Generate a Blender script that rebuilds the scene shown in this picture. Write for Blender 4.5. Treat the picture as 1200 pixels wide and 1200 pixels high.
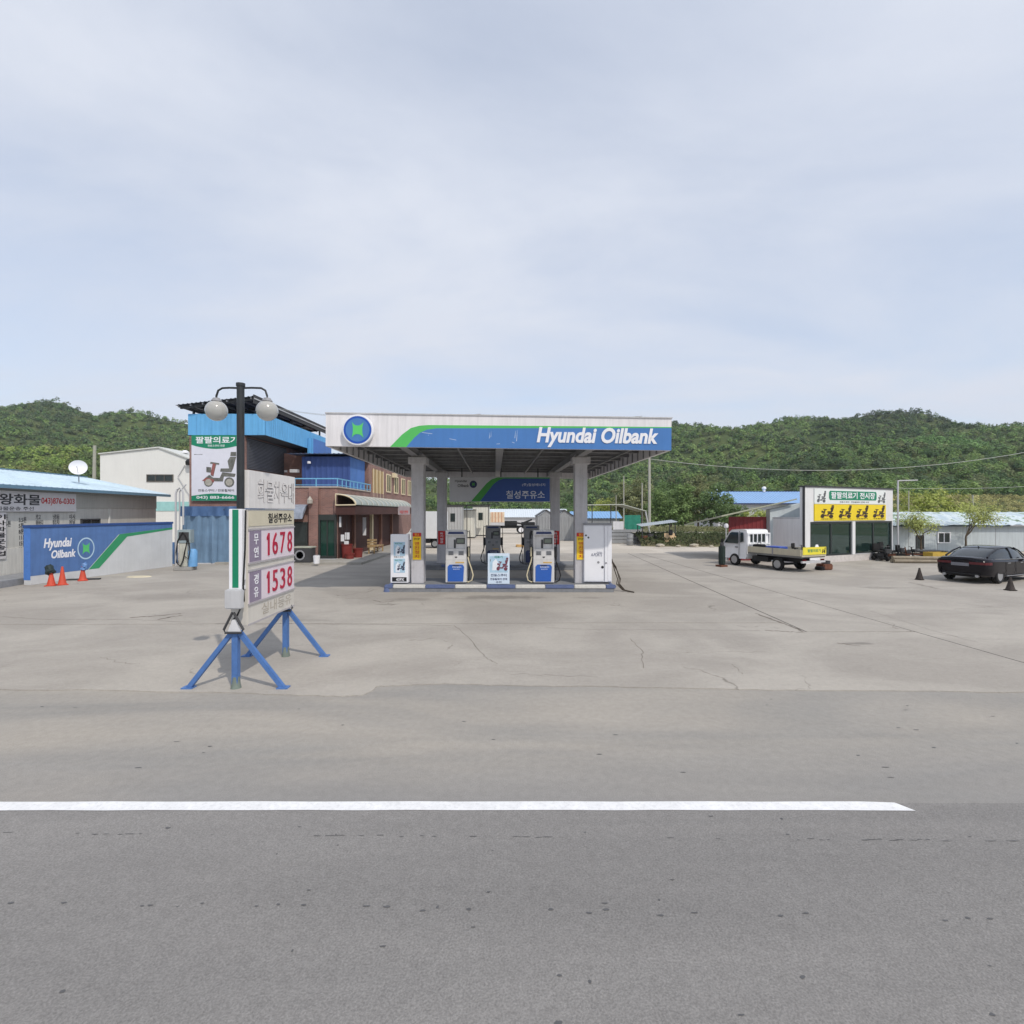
import bpy, bmesh, math, random
import numpy as np
from mathutils import Vector, Matrix

R = math.radians
random.seed(7)
SC = bpy.context.scene
COL = SC.collection
for o in list(bpy.data.objects):
    bpy.data.objects.remove(o)

# ------------------------------------------------------------------ camera, sky, sun, exposure
CAM_H = 2.9
cam_d = bpy.data.cameras.new('camera')
cam_d.sensor_width = 36.0
cam_d.lens = 18.0
cam_d.clip_start = 0.05
cam_d.clip_end = 6000
cam = bpy.data.objects.new('camera', cam_d)
COL.objects.link(cam)
cam.location = (0, 0, CAM_H)
cam.rotation_euler = (R(90), 0, 0)
SC.camera = cam

SUN = Vector((0.49, -0.72, 1.0)).normalized()
world = bpy.data.worlds.new('World')
SC.world = world
world.use_nodes = True
wn = world.node_tree
wn.nodes.clear()
def wnode(t, **kw):
    n = wn.nodes.new(t)
    for k, v in kw.items():
        setattr(n, k, v)
    return n
w_out = wnode('ShaderNodeOutputWorld')
w_bg = wnode('ShaderNodeBackground')
w_bg.inputs['Strength'].default_value = 0.1
sky = wnode('ShaderNodeTexSky', sky_type='NISHITA', sun_disc=False)
sky.sun_elevation = math.asin(SUN.z)
sky.sun_rotation = math.atan2(SUN.x, SUN.y)
sky.air_density = 1.0
sky.dust_density = 0.9
sky.ozone_density = 1.2
w_tc = wnode('ShaderNodeTexCoord')
# thin cloud sheet: noise laid out on a plane overhead
w_sep = wnode('ShaderNodeSeparateXYZ')
wn.links.new(w_tc.outputs['Generated'], w_sep.inputs[0])
w_add = wnode('ShaderNodeMath', operation='ADD'); w_add.inputs[1].default_value = 0.22
wn.links.new(w_sep.outputs['Z'], w_add.inputs[0])
w_max = wnode('ShaderNodeMath', operation='MAXIMUM'); w_max.inputs[1].default_value = 0.05
wn.links.new(w_add.outputs[0], w_max.inputs[0])
w_dx = wnode('ShaderNodeMath', operation='DIVIDE'); w_dy = wnode('ShaderNodeMath', operation='DIVIDE')
wn.links.new(w_sep.outputs['X'], w_dx.inputs[0]); wn.links.new(w_max.outputs[0], w_dx.inputs[1])
wn.links.new(w_sep.outputs['Y'], w_dy.inputs[0]); wn.links.new(w_max.outputs[0], w_dy.inputs[1])
w_cmb = wnode('ShaderNodeCombineXYZ')
wn.links.new(w_dx.outputs[0], w_cmb.inputs[0]); wn.links.new(w_dy.outputs[0], w_cmb.inputs[1])
w_map = wnode('ShaderNodeMapping')
w_map.inputs['Rotation'].default_value = (0, 0, R(28))
w_map.inputs['Scale'].default_value = (0.55, 1.0, 1.0)
w_map.inputs['Location'].default_value = (3.1, 1.7, 0.0)
wn.links.new(w_cmb.outputs[0], w_map.inputs['Vector'])
w_n1 = wnode('ShaderNodeTexNoise'); w_n1.inputs['Scale'].default_value = 1.5
w_n1.inputs['Detail'].default_value = 9; w_n1.inputs['Roughness'].default_value = 0.56
w_n1.inputs['Distortion'].default_value = 0.35
wn.links.new(w_map.outputs[0], w_n1.inputs['Vector'])
w_r1 = wnode('ShaderNodeValToRGB')
w_r1.color_ramp.elements[0].position = 0.30; w_r1.color_ramp.elements[0].color = (0.57, 0.57, 0.57, 1)
w_r1.color_ramp.elements[1].position = 0.64; w_r1.color_ramp.elements[1].color = (1.0, 1.0, 1.0, 1)
wn.links.new(w_n1.outputs['Fac'], w_r1.inputs[0])
w_mix = wnode('ShaderNodeMix', data_type='RGBA')
w_mix.inputs['B'].default_value = (7.15, 7.6, 8.6, 1)
wn.links.new(w_r1.outputs[0], w_mix.inputs['Factor'])
w_gain = wnode('ShaderNodeVectorMath', operation='SCALE'); w_gain.inputs['Scale'].default_value = 1.8
wn.links.new(sky.outputs[0], w_gain.inputs[0])
wn.links.new(w_gain.outputs[0], w_mix.inputs['A'])
wn.links.new(w_mix.outputs['Result'], w_bg.inputs['Color'])
wn.links.new(w_bg.outputs[0], w_out.inputs['Surface'])

sun_d = bpy.data.lights.new('sun', 'SUN')
sun_d.energy = 2.35
sun_d.angle = R(0.8)
sun_d.color = (1.0, 0.93, 0.83)
sun = bpy.data.objects.new('sun', sun_d)
COL.objects.link(sun)
sun.rotation_euler = SUN.to_track_quat('Z', 'Y').to_euler()
sun.location = (20, -30, 40)

SC.view_settings.view_transform = 'Standard'
SC.view_settings.look = 'None'
SC.view_settings.gamma = 1.0
SC.view_settings.exposure = 0.05
SC.view_settings.use_curve_mapping = False
SC.render.engine = 'CYCLES'
SC.cycles.max_bounces = 6
SC.cycles.transparent_max_bounces = 8

# ------------------------------------------------------------------ helpers
def gp(px, py):                       # photograph pixel on the flat ground -> X, Y
    Y = CAM_H * 600.0 / (py - 600.0)
    return ((px - 600.0) / 600.0 * Y, Y)
def at(px, py, Y):                    # photograph pixel at a known distance -> X, Y, Z
    return ((px - 600.0) / 600.0 * Y, Y, CAM_H + (600.0 - py) / 600.0 * Y)

def s2l(c):
    c = c / 255.0
    return c / 12.92 if c <= 0.04045 else ((c + 0.055) / 1.055) ** 2.4
def rgb(r, g, b, k=1.0):
    return (s2l(r) * k, s2l(g) * k, s2l(b) * k, 1.0)

MATS = {}
def mat(name, col, rough=0.6, metal=0.0, vary=0.12, scale=3.0, bump=0.0, bscale=40.0, spec=0.4, dirt=0.0, streak=0.0, coat=0.0):
    if name in MATS:
        return MATS[name]
    m = bpy.data.materials.new(name)
    m.use_nodes = True
    nt = m.node_tree
    p = nt.nodes['Principled BSDF']
    p.inputs['Roughness'].default_value = rough
    p.inputs['Metallic'].default_value = metal
    p.inputs['Specular IOR Level'].default_value = spec
    p.inputs['Coat Weight'].default_value = coat
    p.inputs['Coat Roughness'].default_value = 0.05
    tc = nt.nodes.new('ShaderNodeTexCoord')
    last = None
    rgbn = nt.nodes.new('ShaderNodeRGB'); rgbn.outputs[0].default_value = col
    last = rgbn.outputs[0]
    def mul(last, fac_out, lo, hi, pos=(0.3, 0.7)):
        r = nt.nodes.new('ShaderNodeValToRGB')
        r.color_ramp.elements[0].position = pos[0]; r.color_ramp.elements[1].position = pos[1]
        r.color_ramp.elements[0].color = (lo, lo, lo, 1); r.color_ramp.elements[1].color = (hi, hi, hi, 1)
        nt.links.new(fac_out, r.inputs[0])
        mx = nt.nodes.new('ShaderNodeMix'); mx.data_type = 'RGBA'; mx.blend_type = 'MULTIPLY'
        mx.inputs['Factor'].default_value = 1.0
        nt.links.new(last, mx.inputs['A']); nt.links.new(r.outputs[0], mx.inputs['B'])
        return mx.outputs['Result']
    if vary > 0:
        n = nt.nodes.new('ShaderNodeTexNoise'); n.inputs['Scale'].default_value = scale
        n.inputs['Detail'].default_value = 5; n.inputs['Roughness'].default_value = 0.6
        nt.links.new(tc.outputs['Object'], n.inputs['Vector'])
        last = mul(last, n.outputs['Fac'], 1 - vary, 1 + vary * 0.6)
    if dirt > 0:
        n = nt.nodes.new('ShaderNodeTexNoise'); n.inputs['Scale'].default_value = scale * 5.5
        n.inputs['Detail'].default_value = 6; n.inputs['Roughness'].default_value = 0.7
        nt.links.new(tc.outputs['Object'], n.inputs['Vector'])
        last = mul(last, n.outputs['Fac'], 1 - dirt, 1.0, (0.32, 0.52))
    if streak > 0:
        mp = nt.nodes.new('ShaderNodeMapping'); mp.inputs['Scale'].default_value = (7, 7, 0.5)
        nt.links.new(tc.outputs['Object'], mp.inputs['Vector'])
        n = nt.nodes.new('ShaderNodeTexNoise'); n.inputs['Scale'].default_value = 1.0
        n.inputs['Detail'].default_value = 5; n.inputs['Roughness'].default_value = 0.65
        nt.links.new(mp.outputs[0], n.inputs['Vector'])
        last = mul(last, n.outputs['Fac'], 1 - streak, 1.0, (0.34, 0.56))
    nt.links.new(last, p.inputs['Base Color'])
    if bump > 0:
        n = nt.nodes.new('ShaderNodeTexNoise'); n.inputs['Scale'].default_value = bscale
        n.inputs['Detail'].default_value = 4
        nt.links.new(tc.outputs['Object'], n.inputs['Vector'])
        b = nt.nodes.new('ShaderNodeBump'); b.inputs['Strength'].default_value = bump
        b.inputs['Distance'].default_value = 0.02
        nt.links.new(n.outputs['Fac'], b.inputs['Height'])
        nt.links.new(b.outputs[0], p.inputs['Normal'])
    MATS[name] = m
    return m

class MB:
    def __init__(s):
        s.v = []; s.f = []
    def add(s, vs, fs):
        b = len(s.v)
        s.v += [tuple(x) for x in vs]
        s.f += [tuple(b + i for i in f) for f in fs]
        return s
    def box(s, x0, x1, y0, y1, z0, z1, m=None):
        vs = [Vector((x, y, z)) for z in (z0, z1) for y in (y0, y1) for x in (x0, x1)]
        if m is not None:
            vs = [m @ v for v in vs]
        return s.add(vs, [(0, 2, 3, 1), (4, 5, 7, 6), (0, 1, 5, 4), (2, 6, 7, 3), (0, 4, 6, 2), (1, 3, 7, 5)])
    def prism(s, poly, y0, y1, m=None):          # polygon in x,z extruded along y (y0 = front)
        n = len(poly)
        a = sum(poly[i][0] * poly[(i + 1) % n][1] - poly[(i + 1) % n][0] * poly[i][1] for i in range(n))
        if a < 0:
            poly = poly[::-1]
        vs = [Vector((x, y0, z)) for x, z in poly] + [Vector((x, y1, z)) for x, z in poly]
        if m is not None:
            vs = [m @ v for v in vs]
        fs = [tuple(range(n)), tuple(range(2 * n - 1, n - 1, -1))]
        fs += [(i, n + i, n + (i + 1) % n, (i + 1) % n) for i in range(n)]
        return s.add(vs, fs)
    def slab(s, poly, z0, z1):                   # polygon in x,y extruded along z
        n = len(poly)
        a = sum(poly[i][0] * poly[(i + 1) % n][1] - poly[(i + 1) % n][0] * poly[i][1] for i in range(n))
        if a < 0:
            poly = poly[::-1]
        vs = [(x, y, z1) for x, y in poly] + [(x, y, z0) for x, y in poly]
        fs = [tuple(range(n)), tuple(range(2 * n - 1, n - 1, -1))]
        fs += [((i + 1) % n, i, n + i, n + (i + 1) % n) for i in range(n)]
        return s.add(vs, fs)
    def tube(s, pts, r, n=8, r2=None):
        pts = [Vector(p) for p in pts]
        N = len(pts)
        b = len(s.v)
        ref = Vector((0, 0, 1)) if abs((pts[-1] - pts[0]).normalized().z) < 0.9 else Vector((1, 0, 0))
        for i, p in enumerate(pts):
            d = (pts[min(i + 1, N - 1)] - pts[max(i - 1, 0)])
            if d.length < 1e-9:
                d = Vector((0, 0, 1))
            d.normalize()
            u = ref.cross(d)
            if u.length < 1e-4:
                u = Vector((0, 1, 0)).cross(d)
            u.normalize(); w = d.cross(u)
            rr = r if r2 is None else r + (r2 - r) * i / max(N - 1, 1)
            if isinstance(r, (list, tuple)):
                rr = r[i]
            for k in range(n):
                t = 2 * math.pi * k / n
                s.v.append(tuple(p + (u * math.cos(t) + w * math.sin(t)) * rr))
        for i in range(N - 1):
            for k in range(n):
                k2 = (k + 1) % n
                s.f.append((b + i * n + k, b + i * n + k2, b + (i + 1) * n + k2, b + (i + 1) * n + k))
        s.f.append(tuple(b + k for k in reversed(range(n))))
        s.f.append(tuple(b + (N - 1) * n + k for k in range(n)))
        return s
    def lathe(s, prof, n=16, m=None):            # profile (r, z) around z
        b = len(s.v); N = len(prof)
        for r, z in prof:
            for k in range(n):
                t = 2 * math.pi * k / n
                v = Vector((r * math.cos(t), r * math.sin(t), z))
                s.v.append(tuple(m @ v) if m is not None else tuple(v))
        for i in range(N - 1):
            for k in range(n):
                k2 = (k + 1) % n
                s.f.append((b + i * n + k, b + i * n + k2, b + (i + 1) * n + k2, b + (i + 1) * n + k))
        s.f.append(tuple(b + k for k in reversed(range(n))))
        s.f.append(tuple(b + (N - 1) * n + k for k in range(n)))
        return s
    def sheet(s, x0, x1, y0, y1, zf, pitch=0.2, rib=0.03, along='y', t=0.012):
        """ribbed metal sheet over a rectangle; zf(x, y) gives its height; ribs run along `along`"""
        if along == 'y':
            a0, a1 = x0, x1
        else:
            a0, a1 = y0, y1
        cs = []; n = max(2, int((a1 - a0) / pitch))
        for i in range(n):
            a = a0 + (a1 - a0) * i / n; w = (a1 - a0) / n
            cs += [(a, 0), (a + w * .55, 0), (a + w * .68, rib), (a + w * .87, rib)]
        cs.append((a1, 0))
        top = []
        for a, h in cs:
            for e in ((y0, y1) if along == 'y' else (x0, x1)):
                x, y = (a, e) if along == 'y' else (e, a)
                top.append(Vector((x, y, zf(x, y) + h)))
        k = len(top)
        vs = top + [v - Vector((0, 0, t)) for v in top]
        fs = []
        for i in range(len(cs) - 1):
            q = (2 * i, 2 * i + 2, 2 * i + 3, 2 * i + 1)
            if along != 'y':
                q = q[::-1]
            fs.append(q); fs.append(tuple(k + j for j in q[::-1]))
            fs.append((2 * i, k + 2 * i, k + 2 * i + 2, 2 * i + 2)); fs.append((2 * i + 1, 2 * i + 3, k + 2 * i + 3, k + 2 * i + 1))
        fs.append((0, 1, k + 1, k)); e = 2 * (len(cs) - 1); fs.append((e, k + e, k + e + 1, e + 1))
        return s.add(vs, fs)
    def cladding(s, x0, x1, z0, z1, y=0.0, pitch=0.2, rib=0.03, t=0.01, flip=False):
        """ribbed wall sheet in the x,z plane facing -y"""
        cs = []; n = max(1, int((x1 - x0) / pitch))
        for i in range(n):
            a = x0 + (x1 - x0) * i / n; w = (x1 - x0) / n
            cs += [(a, 0), (a + w * .5, 0), (a + w * .62, rib), (a + w * .88, rib)]
        cs.append((x1, 0))
        poly = [(a, y - h) for a, h in cs] + [(x1, y + t), (x0, y + t)]
        m = len(poly)
        vs = [(a, b, z0) for a, b in poly] + [(a, b, z1) for a, b in poly]
        fs = [tuple(range(m))[::-1], tuple(range(m, 2 * m))]
        fs += [(i, (i + 1) % m, m + (i + 1) % m, m + i) for i in range(m)]
        return s.add(vs, fs)
    def mesh(s, name, bevel=0.0, smooth=False, seg=2):
        me = bpy.data.meshes.new(name)
        me.from_pydata(s.v, [], s.f)
        me.update()
        if bevel > 0:
            bm = bmesh.new(); bm.from_mesh(me)
            bmesh.ops.remove_doubles(bm, verts=bm.verts, dist=1e-5)
            es = [e for e in bm.edges if len(e.link_faces) == 2 and e.calc_face_angle(0) > R(30)]
            bmesh.ops.bevel(bm, geom=es, offset=bevel, segments=seg, affect='EDGES', clamp_overlap=True)
            bm.to_mesh(me); bm.free()
        if smooth:
            me.polygons.foreach_set('use_smooth', [True] * len(me.polygons))
            try:
                me.set_sharp_from_angle(angle=R(40))
            except Exception:
                pass
        return me
    def build(s, name, m, parent=None, loc=None, rot=None, bevel=0.0, smooth=False, seg=2):
        return link(name, s.mesh(name, bevel, smooth, seg), m, parent, loc, rot)

def link(name, me, m=None, parent=None, loc=None, rot=None):
    o = bpy.data.objects.new(name, me)
    if m is not None and me is not None:
        me.materials.clear(); me.materials.append(m)
    COL.objects.link(o)
    if parent is not None:
        o.parent = parent
    if loc is not None:
        o.location = loc
    if rot is not None:
        o.rotation_euler = rot
    return o
def tag(o, label, cat, group=None):
    o['label'] = label; o['category'] = cat
    if group:
        o['group'] = group
    return o
def thing(name, label, cat, loc=(0, 0, 0), rz=0.0, group=None):
    o = bpy.data.objects.new(name, None)
    o.empty_display_size = 0.3
    COL.objects.link(o)
    o.location = loc; o.rotation_euler = (0, 0, rz)
    return tag(o, label, cat, group)
def struct(o):
    o['kind'] = 'structure'; return o
def stuff(o, label=None):
    o['kind'] = 'stuff'
    if label:
        o['label'] = label
    return o
def copy_tree(o, parent=None):
    c = o.copy(); COL.objects.link(c)
    if parent is not None:
        c.parent = parent
    for ch in list(o.children):
        copy_tree(ch, c)
    return c
def circle(cx, cz, r, n=24, a0=0.0, a1=360.0):
    k = n if a1 - a0 >= 360 else n + 1
    return [(cx + r * math.cos(R(a0 + (a1 - a0) * i / n)), cz + r * math.sin(R(a0 + (a1 - a0) * i / n))) for i in range(k)]

TXT = {}
def text(name, s, m, parent, x, z, w, h, y=0.0, depth=0.006, bold=0.0, shear=0.0, mtx=None, hole=None):
    """lettering in the x,z plane facing -y, its box's lower left corner at x,z; w or h may be None"""
    key = (s, bold, shear)
    if key not in TXT:
        cu = bpy.data.curves.new('txt', 'FONT')
        cu.body = s; cu.size = 1.0; cu.resolution_u = 4 if s.isascii() else 2
        cu.offset = bold; cu.shear = shear
        cu.extrude = 0.5
        ob = bpy.data.objects.new('txt', cu)
        COL.objects.link(ob)
        dg = bpy.context.evaluated_depsgraph_get()
        me = bpy.data.meshes.new_from_object(ob.evaluated_get(dg))
        n = len(me.vertices); a = np.empty(n * 3, dtype=np.float32)
        me.vertices.foreach_get('co', a)
        TXT[key] = (a.reshape(-1, 3), [tuple(p.vertices) for p in me.polygons])
        bpy.data.objects.remove(ob); bpy.data.curves.remove(cu); bpy.data.meshes.remove(me)
    co, fs = TXT[key]
    lo = co.min(axis=0); hi = co.max(axis=0); sz = hi - lo
    kx = w / sz[0] if w else h / sz[1]
    kz = h / sz[1] if h else kx
    vs = [Vector((x + (c[0] - lo[0]) * kx, y - depth * (0.5 + c[2]), z + (c[1] - lo[1]) * kz)) for c in co]
    if mtx is not None:
        vs = [mtx @ v for v in vs]
    mb = MB(); mb.add(vs, fs)
    return mb.build(name, m, parent)
def vtext(name, s, m, parent, x, z, w, h, y=0.0, bold=0.0, depth=0.006):
    """characters stacked downwards in a column x..x+w, z (bottom)..z+h"""
    n = len(s); mbs = MB(); k = h / n
    for i, ch in enumerate(s):
        o = text('tmp', ch, m, None, x, z + h - (i + 0.9) * k, w, k * 0.8, y, depth, bold)
        mbs.add([v.co for v in o.data.vertices], [tuple(p.vertices) for p in o.data.polygons])
        me = o.data; bpy.data.objects.remove(o); bpy.data.meshes.remove(me)
    return mbs.build(name, m, parent)

def h_logo(cx, cz, r):
    """the curved H of the emblem"""
    k = r
    top = [(cx - .42 * k, cz + .60 * k), (cx - .30 * k, cz + .44 * k), (cx - .12 * k, cz + .34 * k), (cx + .12 * k, cz + .34 * k), (cx + .30 * k, cz + .44 * k), (cx + .46 * k, cz + .60 * k)]
    rt = [(cx + .38 * k, cz + .20 * k), (cx + .38 * k, cz - .20 * k), (cx + .46 * k, cz - .60 * k)]
    bt = [(cx + .30 * k, cz - .44 * k), (cx + .12 * k, cz - .34 * k), (cx - .12 * k, cz - .34 * k), (cx - .30 * k, cz - .44 * k), (cx - .42 * k, cz - .60 * k)]
    lf = [(cx - .36 * k, cz - .20 * k), (cx - .36 * k, cz + .20 * k)]
    return top + rt + bt + lf

def scooter(mb, cx, cz, k, y0, y1, wide=1.0):
    n0 = len(mb.v)
    """side view of a mobility scooter, as printed on posters"""
    mb.prism(circle(cx - .42 * k, cz - .30 * k, .17 * k, 12), y0, y1)
    mb.prism(circle(cx + .36 * k, cz - .30 * k, .19 * k, 12), y0, y1)
    mb.prism([(cx - .55 * k, cz - .15 * k), (cx - .2 * k, cz - .26 * k), (cx + .12 * k, cz - .27 * k), (cx + .16 * k, cz - .08 * k), (cx + .56 * k, cz - .1 * k), (cx + .6 * k, cz + .02 * k), (cx + .1 * k, cz + .08 * k), (cx + .0 * k, cz - .14 * k), (cx - .24 * k, cz - .13 * k), (cx - .4 * k, cz - .02 * k)], y0 - .001, y1)
    mb.prism([(cx - .34 * k, cz - .04 * k), (cx - .24 * k, cz - .08 * k), (cx - .12 * k, cz + .42 * k), (cx - .22 * k, cz + .44 * k)], y0 - .002, y1)
    mb.prism([(cx - .36 * k, cz + .40 * k), (cx - .02 * k, cz + .36 * k), (cx - .02 * k, cz + .42 * k), (cx - .34 * k, cz + .47 * k)], y0 - .003, y1)
    mb.prism([(cx - .50 * k, cz + .08 * k), (cx - .32 * k, cz + .06 * k), (cx - .32 * k, cz + .26 * k), (cx - .50 * k, cz + .28 * k)], y0 - .001, y1)
    mb.prism([(cx + .02 * k, cz + .10 * k), (cx + .44 * k, cz + .08 * k), (cx + .50 * k, cz + .22 * k), (cx + .04 * k, cz + .22 * k)], y0 - .004, y1)
    mb.prism([(cx + .36 * k, cz + .20 * k), (cx + .50 * k, cz + .20 * k), (cx + .62 * k, cz + .66 * k), (cx + .40 * k, cz + .66 * k), (cx + .30 * k, cz + .5 * k)], y0 - .005, y1)
    mb.prism([(cx + .40 * k, cz + .69 * k), (cx + .62 * k, cz + .69 * k), (cx + .62 * k, cz + .84 * k), (cx + .42 * k, cz + .84 * k)], y0 - .004, y1)
    mb.v[n0:] = [(cx + (x - cx) * wide, y, z) for x, y, z in mb.v[n0:]]
    return mb

# ------------------------------------------------------------------ common materials
WHITE = mat('white_paint', rgb(222, 222, 224), 0.5, vary=.07, scale=1.5, streak=.10)
WHITE2 = mat('clean_white', rgb(236, 236, 240), 0.45, vary=.04, scale=2)
FWHITE = mat('fascia_white', rgb(234, 231, 233), 0.45, vary=.06, scale=.8, streak=.12)
OBLUE = mat('brand_blue', rgb(76, 126, 190), 0.4, vary=.06, scale=.8, streak=.06)
OGREEN = mat('brand_green', rgb(88, 190, 98), 0.4, vary=.06, scale=.8)
NAVY = mat('navy', rgb(52, 62, 100), 0.45, vary=.08)
PBLUE = mat('pump_blue', rgb(50, 98, 182), 0.35, vary=.06)
BLACK = mat('black', rgb(30, 30, 32), 0.5, vary=.1)
DARK = mat('dark_grey', rgb(66, 66, 68), 0.6, vary=.15)
RUBBER = mat('rubber', rgb(36, 35, 35), 0.8, vary=.15)
GLASS = mat('dark_glass', rgb(38, 48, 48), 0.06, vary=0, spec=0.6)
GREYM = mat('grey_metal', rgb(150, 150, 154), 0.45, vary=.1, scale=1.5, streak=.15)
LGREY = mat('light_grey', rgb(196, 196, 198), 0.5, vary=.08, scale=1.5, streak=.12)
CONC = mat('kerb_concrete', rgb(158, 156, 152), 0.85, vary=.14, scale=2.5, bump=.3, dirt=.2)
YELLOW = mat('sign_yellow', rgb(246, 204, 40), 0.45, vary=.05)
RED = mat('sign_red', rgb(196, 44, 44), 0.45, vary=.08)
GREEN = mat('sign_green', rgb(26, 132, 98), 0.45, vary=.06)
WOOD = mat('old_wood', rgb(168, 142, 104), 0.8, vary=.3, scale=6, bump=.2)
RUST = mat('rust', rgb(112, 72, 54), 0.85, vary=.35, scale=5, bump=.3)

# ------------------------------------------------------------------ ground, road, forecourt
def ground_mat(name, col, col2, grad=None, speck=0.18, sscale=90, big=0.25, mid=1.4, mixpos=(0.4, 0.62), bump=0.25, stains=(), stretch=(1, 1, 1), crackle=0.0):
    m = bpy.data.materials.new(name); m.use_nodes = True
    nt = m.node_tree; p = nt.nodes['Principled BSDF']
    p.inputs['Roughness'].default_value = 0.9
    p.inputs['Specular IOR Level'].default_value = 0.25
    tc = nt.nodes.new('ShaderNodeTexCoord')
    mp = nt.nodes.new('ShaderNodeMapping'); mp.inputs['Scale'].default_value = stretch
    nt.links.new(tc.outputs['Object'], mp.inputs['Vector'])
    def noise(scale, vec=None, det=6, rough=.6, dist=0.0):
        n = nt.nodes.new('ShaderNodeTexNoise'); n.inputs['Scale'].default_value = scale
        n.inputs['Detail'].default_value = det; n.inputs['Roughness'].default_value = rough
        n.inputs['Distortion'].default_value = dist
        nt.links.new(vec or tc.outputs['Object'], n.inputs['Vector'])
        return n.outputs['Fac']
    def ramp(fac, a, b, lo, hi):
        r = nt.nodes.new('ShaderNodeMapRange'); r.inputs['From Min'].default_value = a; r.inputs['From Max'].default_value = b
        r.inputs['To Min'].default_value = lo; r.inputs['To Max'].default_value = hi
        nt.links.new(fac, r.inputs['Value'])
        return r.outputs['Result']
    def mixc(fac, A, B, mode='MIX'):
        x = nt.nodes.new('ShaderNodeMix'); x.data_type = 'RGBA'; x.blend_type = mode
        if isinstance(fac, float):
            x.inputs['Factor'].default_value = fac
        else:
            nt.links.new(fac, x.inputs['Factor'])
        for k, s in (('A', A), ('B', B)):
            if isinstance(s, tuple):
                x.inputs[k].default_value = s
            else:
                nt.links.new(s, x.inputs[k])
        return x.outputs['Result']
    def grey(v):
        c = nt.nodes.new('ShaderNodeCombineColor')
        for i in range(3):
            nt.links.new(v, c.inputs[i])
        return c.outputs[0]
    c = mixc(ramp(noise(big, mp.outputs[0], 5, .55, .8), mixpos[0], mixpos[1], 0.0, 1.0), col, col2)
    if grad:                                     # wheel-swept side blends to another tone across y
        sy_ = nt.nodes.new('ShaderNodeSeparateXYZ'); nt.links.new(tc.outputs['Object'], sy_.inputs[0])
        ad_ = nt.nodes.new('ShaderNodeMath'); ad_.operation = 'MULTIPLY_ADD'; ad_.inputs[1].default_value = grad[3]
        nt.links.new(noise(.9, mp.outputs[0], 6, .6), ad_.inputs[0]); nt.links.new(sy_.outputs['Y'], ad_.inputs[2])
        c = mixc(ramp(ad_.outputs[0], grad[0], grad[1], 1.0, 0.0), c, grad[2])
    c = mixc(1.0, c, grey(ramp(noise(mid, mp.outputs[0]), .3, .7, .95, 1.04)), 'MULTIPLY')
    c = mixc(1.0, c, grey(ramp(noise(11.0), .3, .7, .93, 1.06)), 'MULTIPLY')
    fine = noise(sscale, None, 3, .7)
    c = mixc(1.0, c, grey(ramp(fine, .3, .7, 1 - speck, 1 + speck)), 'MULTIPLY')
    for (sx, sy, rx, ry, depth) in stains:       # oil soaked patches with a ragged outline
        ma = nt.nodes.new('ShaderNodeMapping')
        ma.vector_type = 'POINT'
        ma.inputs['Location'].default_value = (-sx / rx, -sy / ry, 0); ma.inputs['Scale'].default_value = (1 / rx, 1 / ry, 0)
        nt.links.new(tc.outputs['Object'], ma.inputs['Vector'])
        ln = nt.nodes.new('ShaderNodeVectorMath'); ln.operation = 'LENGTH'
        nt.links.new(ma.outputs[0], ln.inputs[0])
        ad = nt.nodes.new('ShaderNodeMath'); ad.operation = 'MULTIPLY_ADD'; ad.inputs[1].default_value = 1.6
        nt.links.new(noise(2.6), ad.inputs[0]); nt.links.new(ln.outputs['Value'], ad.inputs[2])
        c = mixc(1.0, c, grey(ramp(ad.outputs[0], 1.2, 1.8, 1 - depth, 1.0)), 'MULTIPLY')
    if crackle > 0:
        vo = nt.nodes.new('ShaderNodeTexVoronoi'); vo.feature = 'DISTANCE_TO_EDGE'; vo.inputs['Scale'].default_value = 0.32
        wv = nt.nodes.new('ShaderNodeVectorMath'); wv.operation = 'MULTIPLY_ADD'
        nn = nt.nodes.new('ShaderNodeTexNoise'); nn.inputs['Scale'].default_value = 1.3; nn.inputs['Detail'].default_value = 6
        nt.links.new(tc.outputs['Object'], nn.inputs['Vector'])
        wv.inputs[1].default_value = (1.1, 1.1, 0)
        nt.links.new(nn.outputs['Color'], wv.inputs[0]); nt.links.new(tc.outputs['Object'], wv.inputs[2])
        nt.links.new(wv.outputs[0], vo.inputs['Vector'])
        ck = ramp(vo.outputs['Distance'], 0.0, 0.006, 1.0, 0.0)
        gate = ramp(noise(.35), .53, .6, 0.0, crackle)
        mm = nt.nodes.new('ShaderNodeMath'); mm.operation = 'MULTIPLY'
        nt.links.new(ck, mm.inputs[0]); nt.links.new(gate, mm.inputs[1])
        c = mixc(mm.outputs[0], c, (col[0] * .4, col[1] * .39, col[2] * .37, 1))
    nt.links.new(c, p.inputs['Base Color'])
    b = nt.nodes.new('ShaderNodeBump'); b.inputs['Strength'].default_value = bump; b.inputs['Distance'].default_value = .015
    nt.links.new(fine, b.inputs['Height']); nt.links.new(b.outputs[0], p.inputs['Normal'])
    return m

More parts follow.
